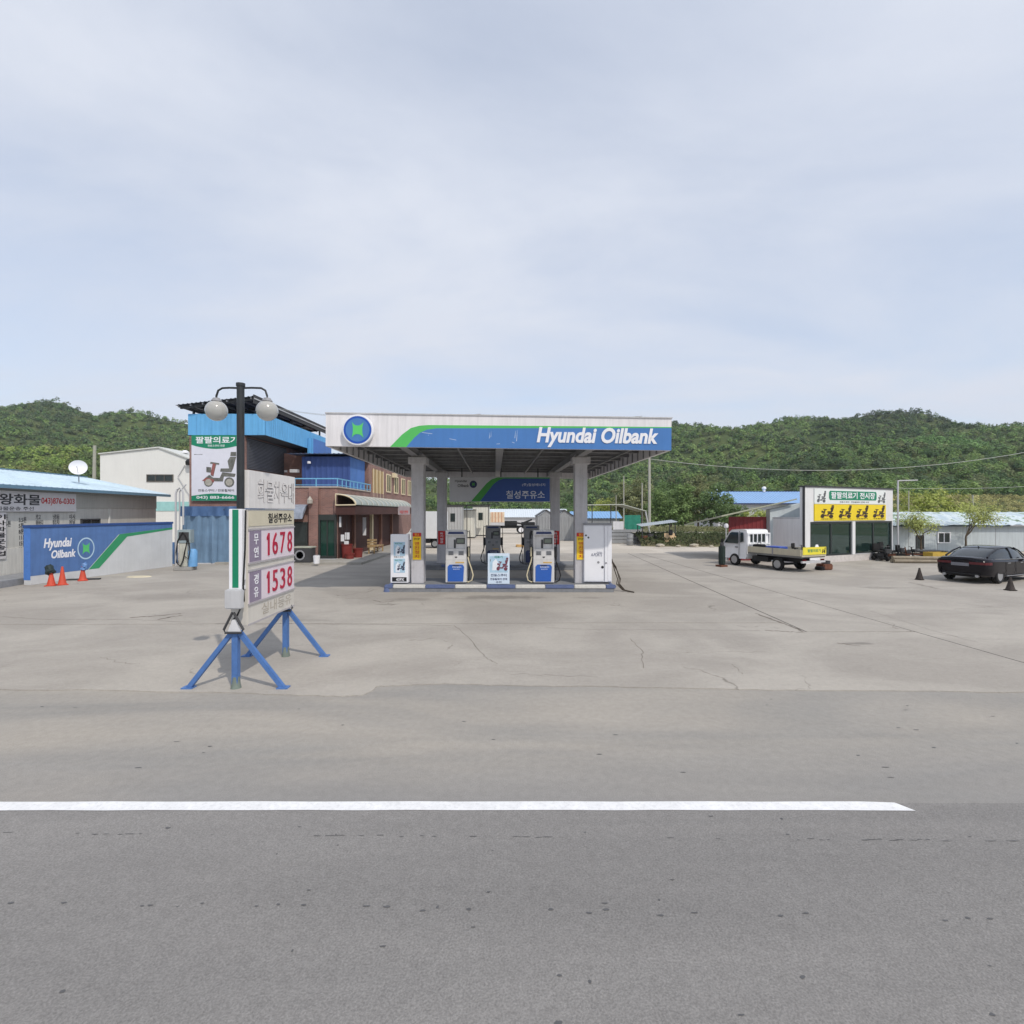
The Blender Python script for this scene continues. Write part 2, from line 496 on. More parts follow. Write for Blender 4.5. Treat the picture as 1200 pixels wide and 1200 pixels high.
M_EARTH = ground_mat('earth_and_grass', rgb(96, 104, 62), rgb(142, 132, 104), speck=.2, sscale=3, big=.05, mid=.4)
M_ROAD = ground_mat('road_asphalt', rgb(123, 121, 119), rgb(142, 139, 136), speck=.25, sscale=66, big=.3, mid=1.0, bump=.5, stretch=(.22, 1.5, 1))
M_SHOULDER = ground_mat('shoulder_asphalt', rgb(148, 145, 140), rgb(170, 163, 153), grad=(5.3, 7.2, rgb(139, 137, 135), 1.5), speck=.17, sscale=80, big=.5, mid=1.6, mixpos=(.36, .68), bump=.4, stretch=(.28, 1.2, 1))
M_CONC = ground_mat('forecourt_concrete', rgb(159, 153, 145), rgb(174, 168, 159), speck=.16, sscale=60, big=.35, mid=1.6, bump=.2, stretch=(.8, 1.1, 1), crackle=.75,
                    stains=((-.4, 17.4, 1.9, .5, .32), (-3.4, 17.0, .9, .35, .22), (-3.9, 16.1, .5, .2, .28), (2.6, 17.3, .6, .3, .2), (14.2, 19.6, 1.1, .4, .25), (-5.6, 13.7, .9, .25, .18), (7.6, 11.3, .5, .12, .35), (-12, 17.5, 2.2, .8, .1), (9, 23.5, 1.5, .6, .12)))
M_YARD = ground_mat('yard_gravel', rgb(182, 174, 162), rgb(198, 190, 178), speck=.15, sscale=20, big=.2, mid=.8)
M_LINE = mat('road_line_paint', rgb(234, 234, 234), .6, vary=.10, scale=5, dirt=.16, bump=.2, bscale=120)
M_TAR = mat('tar', rgb(92, 92, 93), .6, vary=.2)
M_JOINT = mat('joint_dirt', rgb(118, 110, 101), .9, vary=.3, scale=3)

g = MB().add([(-3000, -3000, -.06), (3000, -3000, -.06), (3000, 3000, -.06), (-3000, 3000, -.06)], [(0, 1, 2, 3)])
struct(g.build('ground', M_EARTH))
def strip_mesh(y0, y1, z, x0=-300, x1=300):
    return MB().add([(x0, y0, z), (x1, y0, z), (x1, y1, z), (x0, y1, z)], [(0, 1, 2, 3)])
road = struct(strip_mesh(-6.5, 5.12, -.012).build('road', M_ROAD))
shoulder = struct(strip_mesh(5.12, 9.6, -.0125).build('road_shoulder', M_SHOULDER))
struct(strip_mesh(-10.5, -6.5, -.0125).build('far_shoulder', M_SHOULDER))
# the white edge line with its slanted end, a child of the road
ln = MB()
pts_n, pts_f = [], []
x = -60.0
while x < 3.86:
    pts_n.append((x, 4.995 - .00001 * x * x * 20 + .004 * math.sin(x * 5.1), -.0075)); pts_f.append((x, 5.145 - .0002 * x * x + .004 * math.sin(x * 4.3), -.0075))
    x += .5
pts_n.append((3.93, 4.985, -.0075)); pts_f.append((3.83, 5.125, -.0075))
k = len(pts_n)
ln.add(pts_n + pts_f, [(i, i + 1, k + i + 1, k + i) for i in range(k - 1)])
o = ln.build('edge_line', M_LINE, road); o['label'] = 'solid white edge line ending in a slanted tip'
# tar drips: a broken row beside the line and a scatter of blots
rng = random.Random(3)
tar = MB()
def blot(x, y, rx, ry, z=-.0085):
    n = 9; c = []
    for i in range(n):
        t = 2 * math.pi * i / n; q = rng.uniform(.6, 1.15)
        c.append((x + rx * q * math.cos(t), y + ry * q * math.sin(t), z))
    tar.add(c, [tuple(range(n))])
x = -7.5
while x < 6:
    if rng.random() < .55:
        blot(x, 4.585 - .012 * x + rng.uniform(-.012, .012), rng.uniform(.015, .06), rng.uniform(.003, .006))
    x += rng.uniform(.06, .2)
x = -4.2
while x < 4:
    if rng.random() < .75:
        blot(x, 3.735 - .02 * x + rng.uniform(-.03, .03), rng.uniform(.014, .036), rng.uniform(.007, .013))
    x += rng.uniform(.12, .42)
for i in range(34):
    y = rng.uniform(2.75, 4.9)
    blot(rng.uniform(-1.1, 1.1) * y, y, rng.uniform(.006, .028), rng.uniform(.005, .016))
for i in range(26):
    blot(rng.uniform(-8, 8), rng.uniform(5.4, 8), rng.uniform(.015, .05), rng.uniform(.006, .014), -.009)
o = tar.build('tar_spots', M_TAR, road); stuff(o)

# forecourt slabs; the first runs up to the ragged seam with the shoulder
fore = bpy.data.objects.new('forecourt', None); COL.objects.link(fore); struct(fore)
edge = []
for px, py in [(-1500, 806), (-600, 806), (-200, 806), (0, 808), (90, 808), (180, 810), (260, 811), (340, 814), (400, 816), (425, 814), (437, 809), (441, 804), (470, 803), (520, 801), (600, 803), (700, 804), (800, 806), (900, 808), (1040, 809), (1200, 811), (1500, 811), (2600, 811)]:
    X, Y = gp(px, py)
    edge.append((X, Y))
edge2 = []
for i in range(len(edge) - 1):
    for k in range(6):
        t = k / 6.0
        edge2.append((edge[i][0] * (1 - t) + edge[i + 1][0] * t, edge[i][1] * (1 - t) + edge[i + 1][1] * t + (rng.uniform(-.02, .02) if abs(edge[i][0]) < 12 else 0)))
edge2.append(edge[-1])
def J2(y): return 7.13 + (y - 12.43) * .043
def J3(y): return 9.86 - (y - 9.9) * .035
def J1(x): return 13.35 + .012 * x + .03 * math.sin(x * .7)
GAP = .02
xs1 = [-60 + i * 2.2 for i in range(31)]
xs1 = [x for x in xs1 if x < 7.0] + [J2(13.4) - GAP]
left_edge = [p for p in edge2 if p[0] < J3(8.4) - GAP - .05 and p[0] > -60]
s1 = [(-60, left_edge[0][1])] + left_edge + [(J3(8.5) - GAP, 8.28), (J3(12.4) - GAP, 12.4 - GAP), (J2(12.4) - GAP, 12.4 - GAP)] + [(x, J1(x) - GAP) for x in reversed(xs1)]
s2 = [(x, J1(x) + GAP) for x in xs1] + [(J2(36) - GAP, 36), (-60, 36)]
s3 = [(J2(12.4) + GAP, 12.4 + GAP), (J3(12.4) - GAP, 12.4 + GAP), (J3(36) - GAP, 36), (J2(36) + GAP, 36)]
right_edge = [p for p in edge2 if p[0] > J3(8.4) + GAP + .05 and p[0] < 60]
s4 = right_edge + [(60, right_edge[-1][1]), (60, 36), (J3(36) + GAP, 36), (J3(8.5) + GAP, 8.28)]
for s in (s1, s2, s3, s4):
    MB().slab(s, -.06, .0).build('concrete_slab', M_CONC, fore)
# joint filler under the slabs and cracks
f = MB().add([(-60, 8.9, -.012), (60, 8.9, -.012), (60, 36, -.012), (-60, 36, -.012)], [(0, 1, 2, 3)])
f.build('joint_filler', M_JOINT, fore)
def crack(pix, w):
    pts = [gp(*p) for p in pix]; fine = []
    for i in range(len(pts) - 1):
        for k in range(7):
            t = k / 7.0
            fine.append((pts[i][0] * (1 - t) + pts[i + 1][0] * t + rng.uniform(-.025, .025), pts[i][1] * (1 - t) + pts[i + 1][1] * t + rng.uniform(-.05, .05)))
    fine.append(pts[-1])
    mb = MB(); L = []; Rr = []
    for i, p in enumerate(fine):
        a = fine[max(i - 1, 0)]; b = fine[min(i + 1, len(fine) - 1)]
        d = Vector((b[0] - a[0], b[1] - a[1], 0)).normalized(); nn = Vector((-d.y, d.x, 0)) * w * rng.uniform(.25, 1.0)
        L.append((p[0] + nn.x, p[1] + nn.y, .002)); Rr.append((p[0] - nn.x, p[1] - nn.y, .002))
    q = len(L)
    mb.add(L + Rr, [(i, q + i, q + i + 1, i + 1) for i in range(q - 1)])
    mb.build('crack', M_JOINT, fore)
crack([(532, 733), (552, 750), (566, 768), (583, 778)], .009)
crack([(738, 748), (752, 762), (754, 783)], .009)
crack([(858, 778), (870, 790)], .008)
crack([(118, 770), (140, 776), (164, 778)], .007)
crack([(600, 790), (640, 791), (700, 793)], .007)
crack([(886, 719), (905, 726), (925, 733), (941, 740)], .045)
crack([(898, 739), (920, 740), (943, 741)], .035)
crack([(982, 754), (1008, 757)], .04)
crack([(150, 724), (180, 722), (212, 719)], .06)
crack([(186, 726), (200, 723), (214, 721)], .05)
crack([(436, 703), (448, 706), (462, 704)], .03)
crack([(1020, 716), (1090, 738), (1160, 757)], .008)
crack([(640, 735), (700, 738), (790, 738), (890, 739)], .011)
crack([(250, 731), (330, 731), (440, 732), (530, 733)], .012)
crack([(0, 723), (60, 726), (150, 726), (225, 729)], .012)
crack([(390, 700), (420, 702), (440, 699)], .012)
yard = strip_mesh(36, 95, -.02, -40, 45).build('yard', M_YARD); struct(yard)

# ------------------------------------------------------------------ hills and forest
M_HILL = ground_mat('hill_undergrowth', rgb(62, 78, 40), rgb(84, 94, 52), speck=.3, sscale=.6, big=.02, mid=.1, bump=.1)
PROF = [(-900, 520), (-400, 500), (-150, 486), (-60, 478), (0, 474), (30, 468), (62, 464), (90, 470), (120, 477), (165, 478), (200, 486), (230, 495), (300, 520), (400, 548), (520, 560), (620, 556), (690, 530), (740, 505), (787, 499), (850, 506), (880, 495), (905, 489), (950, 491), (985, 498), (1020, 490), (1040, 486), (1080, 491), (1110, 499), (1150, 507), (1200, 501), (1300, 492), (1500, 505), (2000, 520)]
SPUR = [(-900, 640), (880, 640), (940, 545), (990, 520), (1030, 507), (1060, 503), (1095, 510), (1140, 520), (1200, 518), (1300, 510), (1500, 530), (2000, 540)]
LOW = [(-900, 540), (-200, 525), (0, 527), (60, 532), (120, 524), (160, 520), (225, 512), (300, 535), (420, 600), (2000, 600)]
def interp(tab, px):
    return np.interp(px, [p[0] for p in tab], [p[1] for p in tab])
def sst(t):
    t = np.clip(t, 0, 1); return t * t * (3 - 2 * t)
TREE_TOP = 5.0
def ridge(X, Y, tab, Yr, Yb, back=160.0):
    px = 600 + 600 * X / Yr
    h = CAM_H + (600 - interp(tab, px)) / 600.0 * Yr - TREE_TOP
    up = np.clip((Y - Yb) / (Yr - Yb), 0, 1)
    prof = up ** 1.28
    dn = 1 - sst((Y - Yr) / back)
    return np.where(Y <= Yr, h * prof, h * dn)
def hill_z(X, Y):
    X = np.asarray(X, float); Y = np.asarray(Y, float)
    z = ridge(X, Y, PROF, 400.0, 112.0)
    z = np.maximum(z, ridge(X, Y, SPUR, 270.0, 112.0))
    z = np.maximum(z, ridge(X, Y, LOW, 230.0, 105.0))
    z = z + 5.5 * sst((Y - 66) / 40) * sst((X - 45) / 30) * (Y < 400)
    up = np.clip((Y - 112) / 290.0, 0, 1)
    fold = np.abs(np.sin(X * .031 + .9 * np.sin(X * .011 + 1.0) + .5 * np.sin(Y * .02 + X * .006))) - .62
    z = z + 15.0 * fold * 4 * up * (1 - up) * np.clip(z / 20.0, 0, 1)
    n = 2.2 * np.sin(X * .045 + 1.3) * np.sin(Y * .06 + X * .013) + 1.6 * np.sin(X * .11 + Y * .07) + 1.2 * np.sin(Y * .13 - X * .05)
    z = z + n * np.clip((Y - 112) / 60, 0, 1)
    return np.maximum(z, -.5)
nx, ny = 170, 56
gx = np.linspace(-850, 850, nx); gy = np.linspace(62, 560, ny)
GX, GY = np.meshgrid(gx, gy)
GZ = hill_z(GX, GY) - .25
vs = np.stack([GX.ravel(), GY.ravel(), GZ.ravel()], 1)
fs = [(j * nx + i, j * nx + i + 1, (j + 1) * nx + i + 1, (j + 1) * nx + i) for j in range(ny - 1) for i in range(nx - 1)]
me = bpy.data.meshes.new('hills'); me.from_pydata(vs.tolist(), [], fs); me.update()
me.polygons.foreach_set('use_smooth', [True] * len(me.polygons))
struct(link('hills', me, M_HILL))

def leaf_mat(name, rough=.65, trans=.25, attr=True, col=(.06, .1, .03, 1)):
    m = bpy.data.materials.new(name); m.use_nodes = True
    nt = m.node_tree; p = nt.nodes['Principled BSDF']
    p.inputs['Roughness'].default_value = rough; p.inputs['Specular IOR Level'].default_value = .2
    if attr:
        a = nt.nodes.new('ShaderNodeAttribute'); a.attribute_name = 'Col'
        c = a.outputs['Color']
    else:
        r = nt.nodes.new('ShaderNodeRGB'); r.outputs[0].default_value = col
        c = r.outputs[0]
    nt.links.new(c, p.inputs['Base Color'])
    t = nt.nodes.new('ShaderNodeBsdfTranslucent'); nt.links.new(c, t.inputs['Color'])
    mx = nt.nodes.new('ShaderNodeMixShader'); mx.inputs[0].default_value = trans
    out = nt.nodes['Material Output']
    nt.links.new(p.outputs[0], mx.inputs[1]); nt.links.new(t.outputs[0], mx.inputs[2]); nt.links.new(mx.outputs[0], out.inputs['Surface'])
    return m
M_LEAF = leaf_mat('leaves')

def leaf_cloud(name, P, Nrm, size, colr, seed=1, quad=False):
    """one mesh of many small leaf faces: centres P, rough normals Nrm, sizes and colours per leaf"""
    rs = np.random.RandomState(seed)
    n = len(P)
    Nn = Nrm + rs.normal(0, .55, (n, 3)); Nn /= np.linalg.norm(Nn, axis=1)[:, None] + 1e-9
    ref = rs.normal(0, 1, (n, 3))
    U = np.cross(Nn, ref); U /= np.linalg.norm(U, axis=1)[:, None] + 1e-9
    W = np.cross(Nn, U)
    s = size[:, None]
    if quad:
        c = [P + U * s * .9, P + W * s * .55, P - U * s * .9, P - W * s * .55]; k = 4
    else:
        c = [P + U * s, P - U * s * .5 + W * s * .85, P - U * s * .5 - W * s * .85]; k = 3
    V = np.stack(c, 1).reshape(-1, 3).astype(np.float32)
    me = bpy.data.meshes.new(name)
    me.vertices.add(n * k); me.loops.add(n * k); me.polygons.add(n)
    me.vertices.foreach_set('co', V.ravel())
    me.loops.foreach_set('vertex_index', np.arange(n * k, dtype=np.int32))
    me.polygons.foreach_set('loop_start', (np.arange(n) * k).astype(np.int32))
    me.update(); me.validate()
    ca = me.color_attributes.new('Col', 'FLOAT_COLOR', 'POINT')
    CC = np.concatenate([colr, np.ones((n, 1))], 1)
    ca.data.foreach_set('color', np.repeat(CC, k, axis=0).astype(np.float32).ravel())
    return me

rs = np.random.RandomState(11)
def forest(name, label, N, xr, yr, leaves, seed, colf, keep, hmin=5.5, hmax=9.5, lsz=.75, drop=1.4):
    rs = np.random.RandomState(seed)
    X = rs.uniform(xr[0], xr[1], N); Y = rs.uniform(yr[0], yr[1], N)
    k = keep(X, Y); X = X[k]; Y = Y[k]; n = len(X)
    Z = hill_z(X, Y) - drop
    H = rs.uniform(hmin, hmax, n); Rr = H * rs.uniform(.30, .46, n)
    base = colf(X, Y, rs)
    ti = np.repeat(np.arange(n), leaves); m = len(ti)
    d = rs.normal(0, 1, (m, 3)); d /= np.linalg.norm(d, axis=1)[:, None]
    d[:, 2] = np.abs(d[:, 2]) * .9 + d[:, 2] * .1
    lump = .86 + .22 * np.sin(d[:, 0] * 5 + ti * 1.7) * np.sin(d[:, 1] * 5 + ti * 2.3) * np.sin(d[:, 2] * 6 + ti)
    rad = lump * rs.uniform(.72, 1.03, m)
    ctr = np.stack([X, Y, Z + H * .42], 1)
    P = ctr[ti] + d * np.stack([Rr, Rr, H * .56], 1)[ti] * rad[:, None]
    P[:, 2] = np.maximum(P[:, 2], Z[ti] + .15)
    C = base[ti] * rs.uniform(.72, 1.3, m)[:, None]
    e_ = 4.0
    gn = np.stack([-(hill_z(X + e_, Y) - hill_z(X - e_, Y)) / (2 * e_), -(hill_z(X, Y + e_) - hill_z(X, Y - e_)) / (2 * e_), np.ones(n)], 1)
    gn /= np.linalg.norm(gn, axis=1)[:, None]
    me = leaf_cloud(name, P, d * .75 + gn[ti] * .9, lsz * rs.uniform(.7, 1.35, m) * (H[ti] / 7.5), C, seed)
    o = link(name, me, M_LEAF)
    return stuff(tag(o, label, 'forest'))
def pxof(X, Y): return 600 + 600 * X / Y
def vis(X, Y):
    px = pxof(X, Y)
    front = (Y < 401)
    r = np.random.RandomState(5).uniform(0, 1, len(X))
    dens = np.where((px > -120) & (px < 235) | (px > 680) & (px < 1330), 1.0, np.where((px > 480) & (px < 690), .35, .12))
    return front & (r < dens) & (hill_z(X, Y) > .6)
def col_hill(X, Y, rs):
    n = len(X); px = pxof(X, Y)
    pal = np.array([[.095, .158, .066], [.13, .215, .076], [.18, .28, .088], [.105, .148, .072], [.215, .305, .098], [.17, .20, .09]])
    big = np.sin(X * .03 + 2) * np.sin(Y * .035 + 1) + .5 * np.sin(X * .08 + Y * .05)
    r = rs.uniform(0, 1, n) + .34 * big
    idx = np.clip((np.clip(r, 0, .999) * 6).astype(int), 0, 5)
    order = np.array([3, 0, 1, 5, 2, 4])
    c = pal[order[idx]]
    spur = (np.abs(ridge(X, Y, SPUR, 270., 112.) - hill_z(X, Y)) < 6) & (px > 1010) & (Y > 175) & (Y < 290)
    c = np.where(spur[:, None], c * .35 + np.array([.15, .27, .085]) * .75, c)
    dark = (Y > 300) & (px > 950)
    c = np.where(dark[:, None], c * .72, c)
    left = (px < 400) & (Y < 240)
    c = np.where(left[:, None], c * np.array([1.35, 1.25, 1.0]), c)
    return c
forest('forest', 'dense green woodland covering the far hillsides and ridges', 23000, (-520, 560), (200, 425), 44, 21, col_hill, vis, 3.2, 6.2, .72, 1.8)
forest('woodland', 'nearer wooded slopes along the foot of the hills', 5400, (-260, 300), (112, 206), 150, 22, col_hill, vis, 3.2, 6.4, .42)

# field and scrub on the terrace at the foot of the right hill
def col_field(X, Y, rs):
    n = len(X)
    c = np.array([.46, .43, .19]) * rs.uniform(.6, 1.3, n)[:, None] * (1 + .3 * np.sin(Y * 1.1))[:, None]
    return c
def vis_field(X, Y):
    px = pxof(X, Y); return (px > 1040) & (px < 1290)
forest('scrub_field', 'yellow green scrub on the terraces at the foot of the right hill', 2600, (60, 130), (74, 112), 60, 5, col_field, vis_field, .5, 1.7, .5, .3)

# ------------------------------------------------------------------ single trees
M_BARK = mat('bark', rgb(92, 80, 66), .9, vary=.3, scale=8, bump=.4)
def tree_meshes(seed, H, crown_r, n_clump, n_leaf, leaf, colr, trunk_frac=.35, spread=1.0, squash=1.0):
    r = random.Random(seed); rs = np.random.RandomState(seed)
    tb = MB()
    lean = Vector((r.uniform(-.06, .06), r.uniform(-.06, .06), 0))
    th = H * trunk_frac
    r0 = .035 * H * .6
    top = lean * th + Vector((0, 0, th))
    tb.tube([(0, 0, -.2), lean * th * .5 + Vector((0, 0, th * .5)), top, top + lean * th * .5 + Vector((0, 0, H * .3))], [r0 * 1.2, r0 * .9, r0 * .7, r0 * .25], 7)
    ends = []
    nl = r.randint(6, 8)
    for i in range(nl):
        a = 2 * math.pi * (i + r.uniform(-.3, .3)) / nl
        el = r.uniform(.3, 1.2)
        L = H * r.uniform(.28, .46) * spread
        st = top * r.uniform(.75, 1.1)
        e = st + Vector((math.cos(a) * math.cos(el), math.sin(a) * math.cos(el), math.sin(el))) * L
        mid = st.lerp(e, .5) + Vector((0, 0, L * .08))
        tb.tube([st, mid, e], [r0 * .42, r0 * .28, r0 * .1], 5)
        for q in range(2):
            e2 = mid.lerp(e, r.uniform(.2, .8)) + Vector((r.uniform(-1, 1), r.uniform(-1, 1), r.uniform(.1, .9))) * L * .4
            tb.tube([mid.lerp(e, .3), e2], r0 * .16, 4, r0 * .06)
            ends.append(e2)
        ends.append(e)
    cz = th + (H - th) * .48; rz = (H - th) * .56 * squash
    Ps, Ns, Ss, Cs = [], [], [], []
    for c in range(n_clump):
        if c < len(ends) and n_clump < 60:
            ctr = ends[c]
        else:
            d = Vector((r.gauss(0, 1), r.gauss(0, 1), r.gauss(0, 1))).normalized() * (r.random() ** .4)
            ctr = Vector((d.x * crown_r, d.y * crown_r, cz + d.z * rz))
        cr = crown_r * r.uniform(.2, .38)
        m = n_leaf // n_clump
        dd = rs.normal(0, 1, (m, 3)); dd /= np.linalg.norm(dd, axis=1)[:, None]
        P = np.array(ctr) + dd * cr * (rs.uniform(.3, 1, (m, 1)) ** .5) * np.array([1, 1, .75])
        out = P - np.array([0, 0, cz * .9]); out /= np.linalg.norm(out, axis=1)[:, None] + 1e-6
        Ps.append(P); Ns.append(out * .6 + np.array([0, 0, .5])); Ss.append(leaf * rs.uniform(.6, 1.3, m))
        Cs.append(np.array(colr) * r.uniform(.75, 1.25) * rs.uniform(.8, 1.2, (m, 1)))
    cm = leaf_cloud('crown', np.concatenate(Ps), np.concatenate(Ns), np.concatenate(Ss), np.concatenate(Cs), seed, True)
    return tb.mesh('trunk', smooth=True), cm
PROTO = [tree_meshes(31, 8.0, 2.9, 70, 4400, .19, (.155, .23, .09), .24),
         tree_meshes(32, 7.4, 2.6, 70, 4200, .18, (.21, .30, .11), .22),
         tree_meshes(33, 8.6, 2.7, 70, 4200, .19, (.25, .27, .13), .25),
         tree_meshes(34, 5.2, 3.2, 60, 4600, .18, (.40, .45, .12), .12)]
def plant_tree(label, k, loc, s=1.0, rz=0.0, group=None, name='tree'):
    t = thing(name, label, 'tree', loc, rz, group)
    t.scale = (s, s, s)
    link('trunk', PROTO[k][0], M_BARK, t); link('crown', PROTO[k][1], M_LEAF, t)
    return t
GRP = 'trees beyond the bank'
rows = [(771, 67, 1, .8, 'bushy green tree just right of the tall concrete utility pole'),
        (786, 74, 0, .92, 'dark tree second from the tall utility pole in the tree row'),
        (801, 66, 1, .88, 'bright green tree with a visible trunk above the grassy bank'),
        (818, 72, 2, .92, 'olive brown tree in the middle of the row above the bank'),
        (834, 65, 0, .82, 'dark tree with leaning pale trunk above the bank'),
        (850, 70, 1, .72, 'green tree left of the blue roof and above the red shed'),
        (866, 68, 1, .52, 'low green tree in front of the left end of the blue roof'),
        (884, 66, 3, .62, 'low yellowish tree right above the red shed roof'),
        (905, 70, 1, .42, 'small tree below the middle of the blue roof'),
        (752, 84, 2, .95, 'brownish tree behind the two thin poles'),
        (733, 88, 2, .9, 'olive tree behind the green netting shelter'),
        (712, 92, 3, 1.0, 'pale tree seen just right of the canopy column')]
for i, (px, Y, k, s, lab) in enumerate(rows):
    plant_tree(lab, k, ((px - 600) / 600 * Y, Y, max(-.05, float(hill_z((px - 600) / 600 * Y, Y)) - .3)), s, i * 1.3, GRP)
X = (1092 - 600) / 600 * 62
plant_tree('round yellow green tree behind the long low building', 3, (X, 62, float(max(0, hill_z(X, 62))) - .1), 1.08, .4, None, 'round_tree')

def bare_tree(label, loc, seed, H, group=None):
    r = random.Random(seed)
    t = thing('sparse_tree', label, 'tree', loc, r.uniform(0, 6), group)
    tb = MB(); tips = []
    def grow(p, d, L, rad, lev):
        q = p + d * L
        mid = p.lerp(q, .5) + Vector((r.uniform(-1, 1), r.uniform(-1, 1), 0)) * L * .06
        tb.tube([p, mid, q], [rad, rad * .8, rad * .6], 6 if lev < 2 else 4)
        if lev >= 4:
            tips.append(q); return
        for i in range(3 if lev < 3 else 2):
            a = r.uniform(0, 2 * math.pi); tilt = r.uniform(.35, .85)
            u = d.orthogonal().normalized(); w = d.cross(u)
            nd = (d * math.cos(tilt) + (u * math.cos(a) + w * math.sin(a)) * math.sin(tilt))
            nd.z += .15; nd.normalize()
            grow(q, nd, L * r.uniform(.6, .85), rad * .58, lev + 1)
            if lev >= 2:
                tips.append(q)
    grow(Vector((0, 0, -.1)), Vector((r.uniform(-.1, .1), 0, 1)).normalized(), H * .3, .09, 0)
    tb.build('trunk', M_BARK, t, smooth=True)
    rs = np.random.RandomState(seed)
    P = np.repeat(np.array([list(v) for v in tips]), 20, axis=0); P = P + rs.normal(0, .22, P.shape)
    me = leaf_cloud('crown', P, np.tile(np.array([[0, 0, 1.0]]), (len(P), 1)), rs.uniform(.04, .085, len(P)), np.array([.42, .46, .15]) * rs.uniform(.7, 1.3, (len(P), 1)), seed, True)
    link('crown', me, M_LEAF, t)
bare_tree('sparse spreading tree with young yellow leaves behind the black sedan', (*gp(1132, 648.5), 0), 3, 4.3, 'sparse trees by the low building')
bare_tree('thin sparse tree with young leaves beside the shop and left of the small window', (*gp(1080, 648), 0), 8, 3.3, 'sparse trees by the low building')

# ------------------------------------------------------------------ station canopy
CB = 4.95                                   # underside of the fascia
cano = thing('station_canopy', 'wide white fuel station canopy with blue and green fascia on four columns', 'canopy', (0, 16.4, 0), 0)
YC = 16.4
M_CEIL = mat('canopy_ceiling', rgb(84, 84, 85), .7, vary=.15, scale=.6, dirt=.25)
M_BEAM = mat('canopy_beam', rgb(140, 140, 142), .6, vary=.12, scale=1, streak=.2)
M_COL = mat('column_paint', rgb(196, 194, 197), .6, vary=.10, scale=1.2, streak=.16, dirt=.1)
M_PEEL = mat('peeled_vinyl', rgb(200, 212, 228), .6, vary=.1)
roof_m = Matrix.Translation((-5.92, -.15, CB + .04)) @ Matrix.Rotation(R(1.9), 4, 'Z') @ Matrix.Rotation(R(.48), 4, 'Y')
CL, CD, FH = 11.1, 14.4, 1.04
def cpart(mb, name, m, parent=cano, bevel=0.0, smooth=False):
    mb.v = [tuple(roof_m @ Vector(v)) for v in mb.v]
    return mb.build(name, m, parent, bevel=bevel, smooth=smooth)
ff = cpart(MB().box(0, CL, 0, .09, 0, FH), 'front_fascia', FWHITE, bevel=.008)
cpart(MB().box(-.02, CL + .02, -.03, .12, FH - .005, FH + .035), 'top_flashing', LGREY)
def cu(px): return (px - 382) / 405 * CL
green = [(cu(456.3), 0.003), (cu(475), .003), (cu(484), .30), (cu(491), .47), (cu(499), .57), (cu(510), .615), (CL - .004, .73), (CL - .004, .76), (cu(560), .725), (cu(500), .715), (cu(490), .69), (cu(480), .61), (cu(470), .40)]
blue = [(cu(475), .003), (CL - .004, .003), (CL - .004, .73), (cu(510), .615), (cu(499), .57), (cu(491), .47), (cu(484), .30)]
cpart(MB().prism(green, -.005, .002), 'green_band', OGREEN, ff)
cpart(MB().prism(blue, -.005, .002), 'blue_band', OBLUE, ff)
for u, z0, z1, w in [(cu(571), .30, .52, .02), (cu(573), .34, .60, .014), (cu(601), .32, .58, .02), (cu(603), .22, .60, .02), (cu(500), .36, .45, .02)]:
    cpart(MB().prism([(u, z0), (u + w, z0 + .03), (u + w * .8 + .02, z1), (u + .03, z1 - .02)], -.007, -.004), 'peeled_streak', M_PEEL, ff)
for (a, b, c, d) in [(493, .47, 505, .43), (525, .28, 533, .24), (580, .13, 584, .14), (598, .2, 601, .17)]:
    cpart(MB().prism([(cu(a), b), (cu(c), d), (cu(c), d + .013), (cu(a), b + .012)], -.007, -.004), 'peeled_streak', M_PEEL, ff)
text('lettering', 'Hyundai Oilbank', WHITE2, ff, cu(627), .055, cu(771) - cu(627), .65, -.006, .02, .034, .2, mtx=roof_m)
# emblem disc standing off the fascia
mrot = Matrix.Translation((cu(420.5), -.17, .50)) @ Matrix.Rotation(R(90), 4, 'X')
em = cpart(MB().lathe([(.40, -.155), (.49, -.12), (.49, .0), (.47, .02)], 40, mrot), 'emblem', WHITE2, smooth=True)
cpart(MB().prism(circle(cu(420.5), .50, .435, 40), -.196, -.188), 'emblem_face', mat('emblem_blue', rgb(36, 84, 178), .35, vary=.05), em)
cpart(MB().prism(circle(cu(420.5), .50, .37, 36), -.200, -.193), 'emblem_field', OBLUE, em)
cpart(MB().prism(h_logo(cu(420.5), .50, .40), -.208, -.199), 'emblem_sign', mat('emblem_green', rgb(96, 206, 112), .35, vary=.03), em)
# side and rear fascias, inside ribs
for nm, x0 in (('side_fascia', 0.0), ('side_fascia', CL - .09)):
    sf = cpart(MB().box(x0, x0 + .09, .092, CD, 0, FH), nm, FWHITE)
    xi = x0 + .092 if x0 == 0 else x0 - .042
    for i in range(18):
        cpart(MB().box(xi, xi + .04, .4 + i * .78, .45 + i * .78, .02, .5), 'inner_rib', M_BEAM, sf)
cpart(MB().box(.092, CL - .092, CD - .09, CD, 0, FH), 'rear_fascia', FWHITE)
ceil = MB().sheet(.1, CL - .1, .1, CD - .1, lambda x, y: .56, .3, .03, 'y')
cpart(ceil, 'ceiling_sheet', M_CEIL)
cpart(MB().sheet(.1, CL - .1, .1, CD - .1, lambda x, y: .86 - .004 * y, .3, .03, 'y'), 'roof_sheet', GREYM)
for i in range(10):
    y = .55 + i * 1.46
    b = MB().box(.1, CL - .1, y, y + .10, .33, .545)
    b.box(.1, CL - .1, y - .04, y + .14, .31, .329)
    cpart(b, 'cross_beam', M_BEAM)
